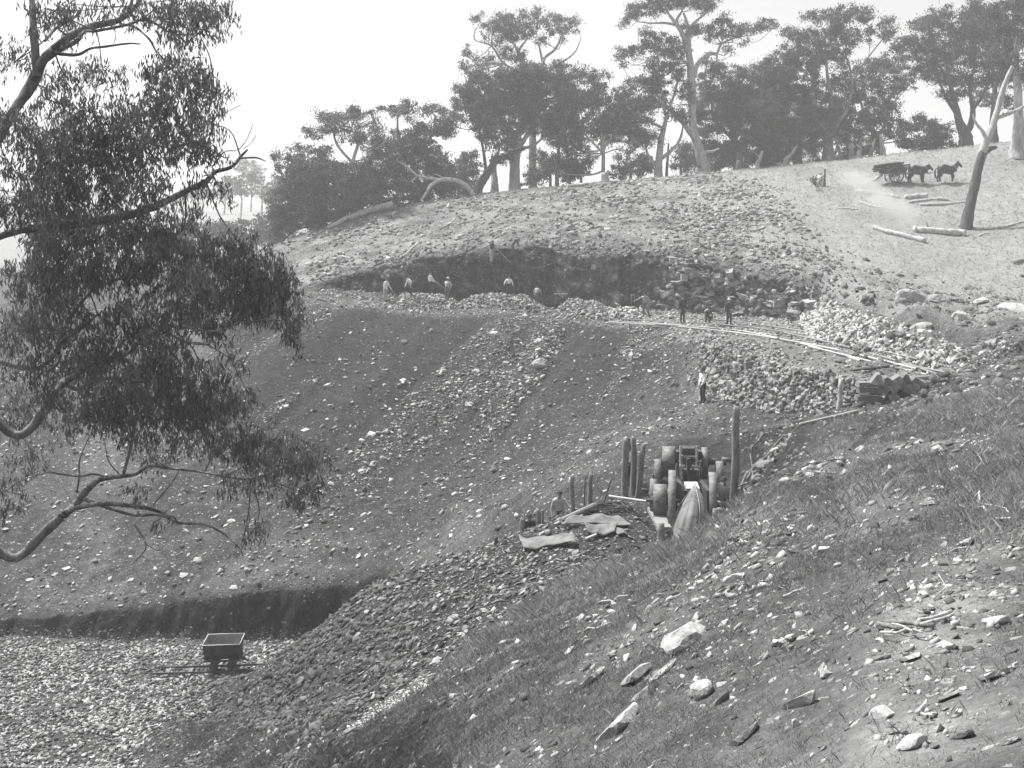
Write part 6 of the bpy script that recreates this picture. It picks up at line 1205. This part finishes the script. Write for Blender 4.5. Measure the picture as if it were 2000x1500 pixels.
# ------------------------------------------------------------------ split logs stacked at the end of the stone wall
M_log = grey_mat('split_log_side', .10, .26, 3, 6, .9, .5, (1.5, 6, 6), .25); M_logend = grey_mat('split_log_end', .10, .34, 2.2, 4, .9, .3, None, .5)
def billet(label, c, axis, L_, poly, roll, pale=False):
    """split log: polygonal section swept along its axis"""
    t_ = Vector(axis).normalized(); q = t_.to_track_quat('Y', 'Z').to_matrix() @ Matrix.Rotation(roll, 3, 'Y'); bm = bmesh.new(); n_ = len(poly); r = np.random.default_rng(int(abs(c.x * 977 + c.z * 131)))
    rows = []
    for f in (-.5, -.17, .17, .5): rows.append([bm.verts.new(q @ Vector((x * (1 + r.normal(0, .05)), f * L_, z * (1 + r.normal(0, .05))))) for x, z in poly])
    for k in range(3):
        for i in range(n_): bm.faces.new((rows[k][i], rows[k][(i + 1) % n_], rows[k + 1][(i + 1) % n_], rows[k + 1][i]))
    f1 = bm.faces.new(rows[0][::-1]); f2 = bm.faces.new(rows[3]); f1.material_index = f2.material_index = 1
    bmesh.ops.recalc_face_normals(bm, faces=bm.faces); o = ob('split_log', bm, [M_palewood if pale else M_log, M_logend]); o.location = c; tag(o, label, 'log', 'split logs of the wood stack')
def wedge(s): return [(-.62 * s, -.38 * s), (.62 * s, -.42 * s), (.10 * s, .55 * s), (-.15 * s, .52 * s)]
def slab4(s): return [(-.6 * s, -.32 * s), (.58 * s, -.36 * s), (.62 * s, .30 * s), (-.52 * s, .36 * s)]
def round6(s): return [(.5 * s * math.cos(a) * 1.05, .42 * s * math.sin(a)) for a in np.linspace(0, 2 * math.pi, 8, endpoint=False)]
Yw = 44.4; Sw = Yw / F
for q, (x0, x1, y, th, rl) in enumerate(((1673, 1712, 750, 13, .05), (1674, 1714, 762, 12, -.06), (1670, 1724, 778, 13, .10), (1673, 1708, 792, 12, .0), (1672, 1704, 800, 9, -.03), (1700, 1722, 768, 8, .0))):
    c = at((x0 + x1) / 2, y, Yw - .25); billet('%s log seen lengthwise at the left end of the wood stack' % ['topmost long', 'second long', 'longest slanting middle', 'round-ended lower', 'lowest', 'short thin'][q], c, (1, .18, -.10 if q == 2 else .0), (x1 - x0) * Sw, slab4(th * Sw * 1.05) if q < 3 else round6(th * Sw * 1.2), rl)
ends = [('top', 1714, 741, 27, 'w', .1), ('top', 1735, 746, 26, 'w', -.5), ('top', 1752, 742, 22, 'w', .5), ('top', 1768, 740, 24, 'w', .05), ('top', 1792, 747, 26, 's', .55), ('top', 1822, 747, 26, 's', -.55), ('second', 1724, 758, 20, 'p', .5), ('second', 1745, 757, 22, 'w', .9), ('second', 1763, 754, 24, 's', .2), ('second', 1782, 754, 22, 's', .0), ('second', 1801, 763, 24, 's', .6), ('second', 1832, 756, 22, 's', -.3), ('third', 1745, 774, 24, 'r', .3), ('third', 1775, 764, 24, 's', .4), ('third', 1787, 769, 18, 'w', .3), ('third', 1760, 770, 15, 'r', 0), ('third', 1812, 768, 14, 'p', .9), ('bottom', 1732, 788, 16, 'r', 0), ('bottom', 1758, 781, 22, 's', .1), ('bottom', 1776, 778, 18, 's', -.2), ('bottom', 1795, 772, 16, 'w', .2)]
cnt = {}; tot = {k: sum(1 for e in ends if e[0] == k) for k in ('top', 'second', 'third', 'bottom')}; ordn = ['leftmost', 'second from the left', 'third from the left', 'fourth from the left', 'fifth from the left', 'rightmost']
for row in ('top', 'second', 'third', 'bottom'):
    L_ = sorted([e for e in ends if e[0] == row], key=lambda e: e[1])
    for k, (_, px, py, sz, kd, rl) in enumerate(L_):
        Yb = np.interp(px, [1710, 1840], [44.3, 45.3]); c = at(px, py, Yb + [.12, -.14, .05, -.05, .16, -.1][(k * 5 + len(row)) % 6]); nm = 'rightmost' if k == len(L_) - 1 else ordn[k]
        billet('%s end-on split log in the %s row of the wood stack' % (nm, row), c, (.25, 1, .0), .95, {'w': wedge, 's': slab4, 'p': slab4, 'r': round6}[kd](sz * Yb / F * .86), rl, kd == 'p')
post('pale round stake holding the end of the stone stack', 1638, 800, 742, 4.5, 45.6, 4, M_palewood, False, 'stake', None)
stick('pole', 'pale straight pole lying on the grass below the wood stack', 'pole', hit(1563, 832) + Vector((0, 0, .06)), hit(1673, 806) + Vector((0, 0, .06)), .05, .05, M_palewood)
stick('pole', 'thin dark pole slanting down across the face of the stone stack', 'pole', hit(1513, 826) + Vector((0, -.1, .08)), hit(1632, 748) + Vector((0, -.15, .1)), .025, .022, M_dark)
stick('pole', 'dark pole lying on the gravel behind the top of the wood stack', 'pole', hit(1666, 728) + Vector((0, 0, .1)), hit(1736, 720) + Vector((0, 0, .1)), .05, .07, M_dark)
stick('plank', 'pale plank lying at the right end of the wood stack top', 'plank', hit(1778, 740) + Vector((0, 0, .06)), hit(1815, 738) + Vector((0, 0, .06)), .05, .05, M_palewood, 4)
# long rails and runners lying along the terrace
runs = [((1200, 629), (1330, 640), (1500, 655), (1700, 702), (1850, 741)), ((1190, 632), (1340, 645), (1480, 659), (1620, 684), (1790, 733)), ((1215, 627), (1400, 637), (1560, 656), (1720, 690), (1870, 726)), ((1275, 640), (1420, 650), (1560, 673), (1680, 708)), ((1300, 622), (1420, 629), (1560, 649), (1660, 672)), ((1580, 681), (1700, 711), (1810, 745)), ((1520, 650), (1620, 672), (1740, 705), (1830, 736)), ((1270, 634), (1380, 643), (1450, 650), (1520, 664))]
for q, pts in enumerate(runs):
    P = [hit(*p, 10.9) + Vector((0, 0, .09 + .02 * (q % 3))) for p in pts]; acc = Acc(); add_limb(acc, [[*(p - P[0]), .05] for p in P], 6, 6, .03, q); o = acc.build('runner', M_palewood if q % 2 else M_plank, None, True); o.location = P[0]
    tag(o, ['longest pale runner along the front of the terrace', 'dark runner beside the longest one at the terrace edge', 'runner passing under the feet of the hatted man', 'short runner along the outer edge above the stone stack', 'runner behind the crouching man', 'runner ending above the wood stack', 'runner curving past the foot of the pale stone heap', 'shortest runner near the striped-shirt man'][q], 'timber rail')
# ------------------------------------------------------------------ built and heaped stone
VM = {}; LM = []
def variant_mesh(kind, k, mat):
    key = (kind, k, mat.name)
    if key not in VM:
        v, f = {'s': STV, 'p': SLAB, 'b': BOX}[kind][k]; me = bpy.data.meshes.new('stone'); me.from_pydata([tuple(x) for x in v], [], [tuple(int(i) for i in x) for x in f]); me.materials.append(mat); VM[key] = me
    return VM[key]
def pile(name, label, cat, mask, n_parts, n_rest, smin, smax, seed, mat, tones, tilt=.6, lift=.1, kinds='s', loc=None, pw=1.6):
    r2 = np.random.default_rng(seed); W_ = mask.astype(float); P, a, b, i, j = sample(n_parts + n_rest, W_, r2, False); N = len(P); s = smin + (smax - smin) * r2.random(N) ** pw; order = np.argsort(-s); P, a, b, s = P[order], a[order], b[order], s[order]
    c = Vector(P.mean(0)) if loc is None else loc; c.z = float(ground(c.x, c.y)); t = thing(name, label, cat, c); Rm = rotmats(N, None, tilt, r2)
    for q in range(n_parts):
        kd = kinds[q % len(kinds)]; o = bpy.data.objects.new('stone', variant_mesh(kd, int(r2.integers(0, 12)), mat)); o.parent = t
        M4 = Matrix(Rm[q].tolist()).to_4x4(); o.matrix_local = Matrix.Translation(Vector(P[q]) - c + Vector((0, 0, s[q] * lift))) @ M4 @ Matrix.Scale(s[q], 4); COL.objects.link(o)
    k = slice(n_parts, N); tn = np.where(r2.random(n_rest) < .25, r2.uniform(.06, .14, n_rest), r2.uniform(*tones, n_rest))
    o = stones_mesh('small_stones', P[k] - np.array(c), a[k], b[k], s[k], tn, M_chip, STV, r2, tilt, lift); o.parent = t; o['kind'] = 'stuff'; return t
M_stack = stone_material('stack_stone', .12, .40)
pile('stone_wall', 'dry stack of broken stone retaining the terrace below the plank road', 'stone wall', (GU > 9.03) & (GU < 9.99) & (GP > 1366) & (GP < 1668), 300, 1500, .13, .46, 1, M_stack, (.15, .42), .8, .15)
pile('stone_spill', 'slope of tumbled stones at the left end of the stone stack', 'stones', inwin(GU, 9.2, 9.5, 10.3, 11) * inwin(GP, 1325, 1350, 1400, 1470) + .5 * inwin(GU, 9.9, 10.0, 10.4, 10.8) * inwin(GP, 1380, 1400, 1500, 1560), 120, 420, .10, .38, 2, M_stack, (.15, .42), .7, .15)
pile('stone_heap', 'long pale heap of broken stone on the terrace above the wood stack', 'stone heap', H_big > .12, 300, 2600, .12, .46, 3, M_palestone, (.28, .58), .8, .15)
pile('stone_heap', 'first heap of mixed stone on the bench, under the three standing men', 'stone heap', (H_a > .1) * (GU < 11.95), 70, 420, .10, .42, 4, M_stone, (.15, .45), .7, .15, 'sp'); pile('stone_heap', 'second heap of dark stone on the bench, before the man with braces', 'stone heap', (H_b > .1) * (GU < 11.98), 110, 620, .10, .45, 5, M_stone, (.14, .42), .7, .15, 'sp')
pile('stone_heap', 'third rounded heap of stone on the bench beside the trestle', 'stone heap', (H_c > .1) * (GU < 11.98), 90, 520, .10, .42, 6, M_stone, (.14, .42), .7, .15, 'sp'); pile('stone_heap', 'pale low pile of dressed stone left of the striped-shirt man', 'stone heap', H_d > .1, 60, 240, .12, .42, 7, M_palestone, (.3, .55), .5, .15, 'p')
# rock standing out of the cut face, right half
def outcrop(name, label, px, py, wpx, hpx, seed, mat, umin=0, sq=.6, sink=.3, cat='rock', group=None, flat=False, yaw=None, tilt=(0, 0), fac=9, knob=0.0):
    p = hit(px, py, umin); s = p.y / F; r2 = np.random.default_rng(seed); bm = bmesh.new(); bmesh.ops.create_icosphere(bm, subdivisions=3, radius=1)
    P = np.array([v.co[:] for v in bm.verts]); nn = r2.normal(size=(fac, 3)); nn /= np.linalg.norm(nn, axis=1, keepdims=True); off = r2.uniform(.38 + .3 * (knob > 0), .85 + .1 * (knob > 0), fac)
    for k in range(fac):                                     # split faces: the block is cut by random planes
        d = P @ nn[k]; over = np.maximum(0, d - off[k]); P = P - over[:, None] * nn[k] * .96
    P += (.03 + knob) * np.stack([fbm(P[:, 0] * 3 + seed, P[:, 1] * 3, P[:, 2] * 3, 3, k) for k in (1, 2, 3)], -1)
    if flat: P[:, 2] = np.clip(P[:, 2], -.6, .34 + .10 * P[:, 0] + .05 * P[:, 1]); P[:, :2] = np.clip(P[:, :2], -.78, .72)
    P = P / np.abs(P).max(0) 
    wd = wpx * s / 2; ht = hpx * s / 2; P = P * np.array([wd, wd * sq, ht])
    for v, q in zip(bm.verts, P): v.co = q
    o = ob(name, bm, mat, None, False); o.location = p + Vector((0, .1 * wd, ht * (1 - 2 * sink))); e_ = .4; gx = float(ground(p.x + e_, p.y) - ground(p.x - e_, p.y)) / (2 * e_); gy = float(ground(p.x, p.y + e_) - ground(p.x, p.y - e_)) / (2 * e_)
    nq = Vector((-gx, -gy, 1)).normalized() if (umin == 0 and abs(gx) < 1.2 and abs(gy) < 1.2) else Vector((0, 0, 1))
    Q_ = nq.to_track_quat('Z', 'Y').to_matrix() @ Matrix.Rotation(tilt[0], 3, 'X') @ Matrix.Rotation(tilt[1], 3, 'Y') @ Matrix.Rotation(r2.uniform(-.5, .5) if yaw is None else yaw, 3, 'Z'); o.rotation_euler = Q_.to_euler(); tag(o, label, cat, group); LM.append((label, px, py)); return o
# foreground rocks, each from the photograph
FG = [('big rounded boulder with a split top on the near slope', 1336, 1264, 100, 62, .25, 0, .15), ('square block with a bright top and dark front face on the near slope', 1372, 1364, 62, 46, .12, 0, .1), ('thin flat stone leaning against the right of the square block', 1408, 1374, 62, 20, .1, 1, -.2), ('long pale slab tilted up to the right, alone in the grass', 1562, 1382, 60, 50, .2, 1, -.75), ('largest flat slab with grained top at the lower middle', 1207, 1426, 82, 50, .2, 1, -.25), ('pale flat slab above the largest one, pointing up right', 1262, 1362, 58, 46, .2, 1, -.8), ('narrow pale slab uphill of the pointing slab', 1236, 1328, 62, 36, .22, 1, -.5), ('low ridge of rock breaking the turf beside the two pale slabs', 1290, 1318, 70, 26, .35, 1, -.35),
      ('flat elongated stone left of the narrow pale slab', 1148, 1334, 66, 20, .3, 1, -.25), ('small white cube of stone below the long tilted slab', 1553, 1420, 20, 20, .15, 0, .4), ('upright pale stone above and right of the long tilted slab', 1614, 1322, 28, 26, .25, 0, -.5), ('round grey boulder half sunk near the worn patch', 1724, 1402, 52, 34, .25, 0, 0), ('big pale block at the bottom beside the round boulder', 1784, 1462, 66, 38, .25, 0, .1), ('white flat stone left of the big pale block', 1746, 1434, 26, 12, .2, 1, 0), ('flat slab on the worn patch with a second slab behind it', 1850, 1366, 46, 20, .15, 1, -.1), ('small flat stone just below the flat slab on the worn patch', 1846, 1388, 20, 12, .2, 1, 0), ('broad pointed slab at the right of the worn patch', 1938, 1324, 52, 22, .2, 1, -.3), ('wide pale slab lying at the top of the worn patch', 1774, 1288, 54, 18, .25, 1, 0),
      ('upright little white stone below the bundle of sticks', 1852, 1270, 24, 26, .2, 0, .2), ('pale boulder far up the near slope beside flakes', 1438, 1134, 44, 24, .3, 0, 0), ('long flat stone at the upper right of the near slope', 1880, 1064, 48, 16, .3, 1, 0), ('light outcrop beside long grass at the right edge', 1946, 1222, 60, 34, .4, 0, .2), ('pale stone in the right corner of the view', 1976, 1450, 44, 18, .3, 1, .1), ('flat stone at the left of the worn patch', 1716, 1290, 24, 14, .25, 1, .1), ('grey slab sunk in the bare soil at the bottom', 1455, 1440, 60, 30, .4, 1, -.6), ('faint pale slab at the bottom edge right of centre', 1885, 1440, 50, 20, .35, 1, .2), ('small pale stone on the turf left of the boulder with split top', 1120, 1258, 26, 9, .2, 1, .1), ('pale stone lodged in the pebbly turf above the boulder with split top', 1420, 1158, 26, 12, .2, 1, .2),
      ('little pale stone left of the largest flat slab', 1205, 1448, 22, 11, .2, 1, 0), ('white chip of rock in the lower grass between slab and block', 1480, 1300, 18, 10, .2, 1, 0)]
for q, (lb, px, py, w_, h_, sk, fl, yw) in enumerate(FG):
    outcrop('rock', lb, px, py - h_ * .1, w_ * 1.2, h_ * (.9 if not fl else .55), 200 + q, M_palestone, 0, .85 if fl else .8, min(.42, sk + .12), 'rock', None, bool(fl), yw, (R(14) if fl else R(4), R(-4)), 11, .0 if q % 4 else .05)
for q, (lb, dx, dy, w_) in enumerate((('topmost triangular stone of the angular cluster', 12, -8, 26), ('left stone of the angular cluster', -14, 0, 22), ('middle stone of the angular cluster', 0, 2, 20), ('lower dark stone of the angular cluster', 6, 10, 22), ('right sharp stone of the angular cluster', 14, 9, 18))):
    outcrop('rock', lb, 1530 + dx, 1260 + dy, w_ * 1.2, w_ * .7, 260 + q, M_palestone, 0, .8, .12, 'rock', None, False, q * .9, (R(15), R(-10)), 14)
for q, (lb, px, py, w_, h_, m_) in enumerate((('great knobbly pale rock in the torn bank on the right', 1778, 590, 58, 36, 0), ('low dark-backed rock right of the knobbly one', 1830, 588, 44, 18, 1), ('pale rock ledge under the turf at the right', 1918, 590, 42, 12, 0), ('white slab at the right edge below the paddock', 1985, 605, 60, 12, 0), ('paired white stones in the right bank', 1876, 622, 34, 18, 0), ('standing pale stone in the torn bank', 1852, 592, 12, 16, 0), ('tilted box-shaped white stone at the end of the trench', 1806, 640, 36, 16, 0), ('weathered boulder lying on the dump slope with a dark hollow', 1056, 716, 34, 22, 1), ('twin white stone on the tip slope below the bench', 966, 656, 22, 12, 0), ('white double stone beside the dump streak', 1050, 668, 22, 9, 0), ('pale stone high on the tip slope', 842, 648, 8, 9, 0), ('rounded pale stone on the tip slope', 790, 670, 14, 9, 0), ('oval white stone near the foot of the tip', 865, 726, 16, 7, 0), ('square white slab lying on the dark spoil track', 716, 1198, 18, 8, 0), ('white lump on the lower track', 539, 1432, 20, 10, 0), ('second white lump on the lower track', 560, 1440, 18, 8, 0), ('broken white stone at the bottom of the track', 606, 1460, 18, 9, 0), ('flat pale stone on the grass below the tree', 452, 1020, 18, 7, 0), ('wide pale stone in the left grass', 385, 1096, 22, 8, 0), ('pale stone above the cut bank', 456, 1150, 20, 7, 0), ('white square stone on the left hillside', 280, 1158, 14, 6, 0), ('pale boulder at the left rim of the wagon', 391, 1276, 14, 8, 0), ('dark sunken rock with pale ledge below the hillside', 985, 993, 20, 9, 1), ('flat stone under the dark hollow on the hillside', 934, 1000, 16, 5, 0), ('upright leaf-shaped pale stone above the posts', 1100, 932, 12, 14, 0))):
    outcrop('rock', lb, px, py, w_ * 1.1, h_ * 1.1, 300 + q, M_stone if m_ else M_palestone, 0, .7, .3, 'rock', None, False, None, (0, 0), 12, .14)
pile('rock_outcrop', 'pale broken rock beds showing in the right half of the quarry face', 'rock face', W_face * sstep(1230, 1330, GP) * (sstep(-.05, .3, nz1) + .05), 170, 300, .30, 1.25, 8, M_stone, (.12, .36), .22, -.05, 'bp', None, 1.6)
for q, (px, py, w_, h_) in enumerate(((1500, 905, 50, 30), (1480, 935, 34, 24), (1520, 880, 30, 20), (1470, 965, 36, 20), (1495, 955, 26, 18))):
    outcrop('rock', '%s rock breaking out of the dark bank right of the crusher' % ['pale upper', 'cracked middle', 'small top', 'low dark', 'round inner'][q], px, py, w_, h_, 450 + q, M_stone, 3.05, .6, .6, 'rock', None, False, None, (0, 0), 12)
# loose stones one could pick up, zone by zone: individuals share twelve meshes
LAND = [('the tipping wagon', 437, 1290), ('the short track rails', 350, 1312), ('the leftmost post', 969, 1055), ('the man below the platform', 1091, 985), ('the long squared beam', 1125, 1005), ('the near curled sheet', 1065, 1068), ('the crusher', 1330, 1050), ('the tall notched post', 1432, 1000), ('the man on the path', 1373, 770), ('the trio of tall posts', 1235, 955), ('the weathered boulder', 1056, 716), ('the twin white stone', 966, 656), ('the white double stone', 1050, 668), ('the oval white stone', 865, 726), ('the rounded pale stone', 790, 670), ('the pale high tip stone', 842, 648), ('the tip under the third heap', 1140, 640), ('the tip under the first heap', 800, 620), ('the dark sunken rock', 985, 993), ('the square white slab', 716, 1198), ('the white track lumps', 548, 1436), ('the flat grass stone', 452, 1020), ('the wide pale left stone', 385, 1096), ('the stone above the bank', 456, 1150), ('the white square hillside stone', 280, 1158), ('the top of the cut bank', 620, 1150), ('the lowest gum twigs', 300, 1050), ('the left hillside edge', 150, 1000), ('the split boulder', 1336, 1264), ('the square bright block', 1372, 1364), ('the long tilted slab', 1562, 1382), ('the largest flat slab', 1207, 1426), ('the up-pointing slab', 1262, 1350), ('the flat elongated stone', 1148, 1334), ('the angular cluster', 1530, 1256), ('the sunk round boulder', 1724, 1395), ('the big bottom block', 1784, 1455), ('the worn patch slab pair', 1850, 1366), ('the broad pointed slab', 1938, 1320), ('the bundle of sticks', 1780, 1230), ('the far pale boulder', 1438, 1134), ('the long upper flat stone', 1880, 1064), ('the edge outcrop', 1946, 1222), ('the dead edge branches', 1930, 1000), ('the furrow', 1640, 900), ('the wood stack', 1760, 790), ('the leftmost hill man', 752, 520), ('the man on the cut face', 960, 470), ('the thin hill stick', 800, 490), ('the fallen skyline trunk', 700, 430), ('the arching dead limb', 860, 390), ('the white-trunked gum', 1005, 372), ('the pale skyline stump', 1181, 355), ('the twin-stemmed gum', 1286, 350), ('the towering gum', 1374, 340), ('the tall drill rod', 1262, 480), ('the hilltop stones edge', 1480, 480), ('the face shoulder', 1560, 550), ('the pale track strip', 740, 1400), ('the spur crest', 950, 1250), ('the lower middle turf', 950, 1400)]
USED = {}
def stone_label(flat, px, py, wpx):
    d = sorted(LAND, key=lambda q: (q[1] - px) ** 2 + (q[2] - py) ** 2); kind = 'flat' if flat else 'blocky'; size = 'tiny' if wpx < 7 else 'small' if wpx < 12 else 'middling' if wpx < 18 else 'large'
    for nm, qx, qy in d[:4]:
        dx, dy = px - qx, py - qy; a_ = math.degrees(math.atan2(-dy, dx)) % 360
        rel = ['right of', 'above and right of', 'above', 'above and left of', 'left of', 'below and left of', 'below', 'below and right of'][int((a_ + 22.5) // 45) % 8]; dist = math.hypot(dx, dy); dd = 'close' if dist < 45 else 'a little way' if dist < 95 else 'some way' if dist < 160 else 'far'
        for lb in ('%s %s loose stone %s %s' % (size, kind, rel, nm), '%s %s loose stone %s %s %s' % (size, kind, dd, rel, nm)):
            if lb not in USED: USED[lb] = 1; return lb
    return lb
zones = [('loose stones on the near slope', 95, W_spur * (GY > 7) * (GP < 2010) * (.3 + sstep(-.2, .4, nz1)) / (3 + GY), .07, .20, M_palestone, 'sp'), ('loose stones on the tip slope', 60, strk + .15 * W_dump, .25, .55, M_palestone, 's'), ('loose stones on the left hillside', 55, W_slope * (GU > 8.1) * (GU < 9.6) * (GP < 900), .22, .5, M_palestone, 'p'), ('loose stones on the track', 35, W_track * (GU < 5.2) * (GP > 600), .18, .36, M_stone, 'p'), ('loose stones on the hilltop', 50, W_lump, .4, .8, M_stone, 's')]
for gr, n_, W_, s0, s1, mt, kd in zones:
    r2 = np.random.default_rng(n_); P, a, b, i, j = sample(n_, np.clip(W_, 0, None), r2)
    for q in range(n_):
        s = s0 + (s1 - s0) * r2.random() ** 2; kk = kd[q % len(kd)]
        if 'near' in gr: s *= np.clip(P[q][1] / 13, .5, 1.6)
        o = bpy.data.objects.new('loose_stone', variant_mesh(kk, int(r2.integers(0, 12)), mt)); nrm = Vector((-a[q], -b[q], 1)).normalized(); sp_ = F / P[q][1]
        o.matrix_world = Matrix.Translation(Vector(P[q]) + nrm * s * .08) @ nrm.to_track_quat('Z', 'Y').to_matrix().to_4x4() @ Matrix.Rotation(r2.uniform(0, 6.28), 4, 'Z') @ Matrix.Rotation(r2.normal(0, .2), 4, 'X') @ Matrix.Scale(s, 4); link(o); tag(o, stone_label(kk == 'p', 1000 + P[q][0] * sp_, H0 - P[q][2] * sp_, s * sp_), 'stone', gr)
# ------------------------------------------------------------------ small things
def bx_thing(name, label, cat, px, py, w_, h_, mat, umin=0, dep=.4):
    p = hit(px, py, umin); s = p.y / F; t = thing(name, label, cat, p); bm = bmesh.new(); box(bm, (0, 0, h_ * s / 2), (w_ * s, dep, h_ * s)); ob('body', bm, mat, t)
    for x in (-.3, .3): bm = bmesh.new(); box(bm, (x * w_ * s, -dep / 2 - .012, h_ * s / 2), (.06, .02, h_ * s * .96)); ob('batten', bm, M_wood, t)
bx_thing('box', 'pale wooden box standing on a ledge of the quarry face', 'box', 1160, 526, 9, 9, M_palewood, 12.0)
def trestle(label, px, py, w_, h_):
    p = hit(px, py, 10.9); s = p.y / F; t = thing('trestle', label, 'trestle', p); bm = bmesh.new(); box(bm, (0, 0, h_ * s), (w_ * s, .22, .06)); ob('top', bm, M_palewood, t)
    for x in (-.42, .42):
        for y in (-.2, .2): bm = bmesh.new(); cyl(bm, (x * w_ * s, y, -.05), (x * w_ * s * .85, y * .3, h_ * s), .03, .03, 6); ob('leg', bm, M_wood, t)
trestle('low wooden trestle standing between the second and third stone heaps', 1096, 594, 26, 20); trestle('small instrument stand in front of the striped-shirt man', 1236, 596, 8, 20)
pt = hit(1268, 462); pb = at(1245, 548, 82.0)
stick('drill_rod', 'tall thin pale rod standing up the quarry face with a cross bar', 'rod', Vector((pb.x, pb.y, pb.z)), Vector((at(1268, 466, 83.2))), .03, .025, M_palewood); stick('drill_rod', 'lower thin rod leaning down from the bench to the terrace', 'rod', at(1236, 604, 80.8), hit(1227, 640) + Vector((0, 0, .05)), .03, .025, M_palewood)
stick('stick', 'pale stick lying on the hill above the leftmost men', 'stick', hit(788, 503) + Vector((0, 0, .1)), hit(815, 478) + Vector((0, 0, .15)), .06, .05, M_dead); stick('stick', 'long thin branch lying on the hill above the bench end', 'stick', hit(668, 502) + Vector((0, 0, .1)), hit(728, 524) + Vector((0, 0, .1)), .05, .05, M_dead, bend=.2)
for q, (a, b, rr) in enumerate((((1714, 1226), (1770, 1232), .03), ((1738, 1224), (1824, 1230), .028), ((1790, 1232), (1858, 1204), .022), ((1800, 1232), (1862, 1212), .018), ((1720, 1250), (1804, 1246), .014), ((1742, 1236), (1802, 1254), .012))):
    stick('stick', '%s stick of the small pile on the near slope' % ['dark leftmost', 'thick lower', 'long upper slanting', 'thin lower slanting', 'thin front', 'short crossing'][q], 'stick', hit(*a) + Vector((0, 0, rr + .015 * q)), hit(*b) + Vector((0, 0, rr + .015 * q)), rr, rr * .8, M_dead if q > 1 else M_wood, 7, None, .18, q)
for q, (a, b, rr) in enumerate((((1790, 1398), (1810, 1376), .012), ((1800, 1400), (1822, 1408), .012), ((1826, 1086), (1896, 1076), .016), ((1960, 1322), (1988, 1302), .014), ((1530, 1168), (1562, 1158), .02), ((1840, 1196), (1832, 1160), .006), ((1560, 1234), (1584, 1246), .006), ((1168, 1180), (1230, 1166), .02), ((1140, 1236), (1200, 1222), .018), ((1875, 990), (1990, 1016), .022), ((1900, 980), (1975, 1010), .018))):
    stick('stick', '%s lying on the near slope' % ['short pale stick by the worn patch slabs', 'dry bark curl beside the short pale stick', 'bowed thin stick under the long flat stone', 'thin stick behind the broad pointed slab', 'pale curved piece of bark in the middle grass', 'upright dry stalk near the worn patch top', 'curled wire beside the angular cluster', 'dark fallen twig near the spur crest', 'grey twig above the flat elongated stone', 'dead branch at the right edge, upper one', 'dead branch at the right edge, lower one'][q], 'stick', hit(*a) + Vector((0, 0, .02)), hit(*b) + Vector((0, 0, .03 if q not in (5,) else .22)), rr, rr * .7, M_dead, 6, None, .35, 20 + q)
# ------------------------------------------------------------------ smoke of the burning logs
def smoke():
    m = bpy.data.materials.new('smoke'); m.use_nodes = True; n = m.node_tree; n.nodes.clear(); o_ = n.nodes.new('ShaderNodeOutputMaterial'); v = n.nodes.new('ShaderNodeVolumePrincipled'); v.inputs['Color'].default_value = (.99, .99, .99, 1); v.inputs['Anisotropy'].default_value = .55
    tc = nd(n, 'ShaderNodeTexCoord'); nz = noise(n, tc.outputs['Object'], .5, 4, .6, .6); sp = nd(n, 'ShaderNodeSeparateXYZ'); n.links.new(tc.outputs['Generated'], sp.inputs[0])
    ln = nd(n, 'ShaderNodeVectorMath', operation='LENGTH'); sub = nd(n, 'ShaderNodeVectorMath', operation='SUBTRACT'); sub.inputs[1].default_value = (.5, .5, .5); n.links.new(tc.outputs['Generated'], sub.inputs[0]); sc_ = nd(n, 'ShaderNodeVectorMath', operation='MULTIPLY'); sc_.inputs[1].default_value = (.35, 2, 2); n.links.new(sub.outputs[0], sc_.inputs[0]); n.links.new(sc_.outputs[0], ln.inputs[0])
    fall = mth(n, 'SUBTRACT', 1.0, ln.outputs['Value'], True); ends_ = mth(n, 'MULTIPLY', mth(n, 'MULTIPLY', sp.outputs[0], mth(n, 'SUBTRACT', 1.0, sp.outputs[0])), 4.0)
    d = mth(n, 'MULTIPLY', mth(n, 'MULTIPLY', fall, ends_), rampf(n, nz, [(.36, 0), (.7, 1)])); n.links.new(mth(n, 'MULTIPLY', d, 1.6), v.inputs['Density']); n.links.new(v.outputs[0], o_.inputs['Volume'])
    a = hit(1800, 462); b = hit(1640, 345) ; c = (a + b) / 2; d_ = b - a; L_ = d_.length; bm = bmesh.new(); box(bm, (0, 0, 0), (L_, 3.0, 2.2)); o = ob('smoke', bm, m); o.location = c + Vector((0, 0, .75)); o.rotation_euler = d_.to_track_quat('X', 'Z').to_euler(); tag(o, 'thin white smoke drifting up from the burning logs', None, None, 'stuff')
smoke()
# ------------------------------------------------------------------ air
def haze_box():
    m = bpy.data.materials.new('haze'); m.use_nodes = True; n = m.node_tree; n.nodes.clear()
    o = n.nodes.new('ShaderNodeOutputMaterial'); v = n.nodes.new('ShaderNodeVolumePrincipled')
    v.inputs['Color'].default_value = (.97, .97, .97, 1); v.inputs['Density'].default_value = HAZE; v.inputs['Anisotropy'].default_value = .2
    n.links.new(v.outputs[0], o.inputs['Volume'])
    bm = bmesh.new(); box(bm, (0, 480, 14), (2000, 1060, 64))
    h = ob('haze', bm, m); tag(h, 'thin pale haze over the whole valley', None, None, 'stuff')
HAZE = 0.0011
haze_box()
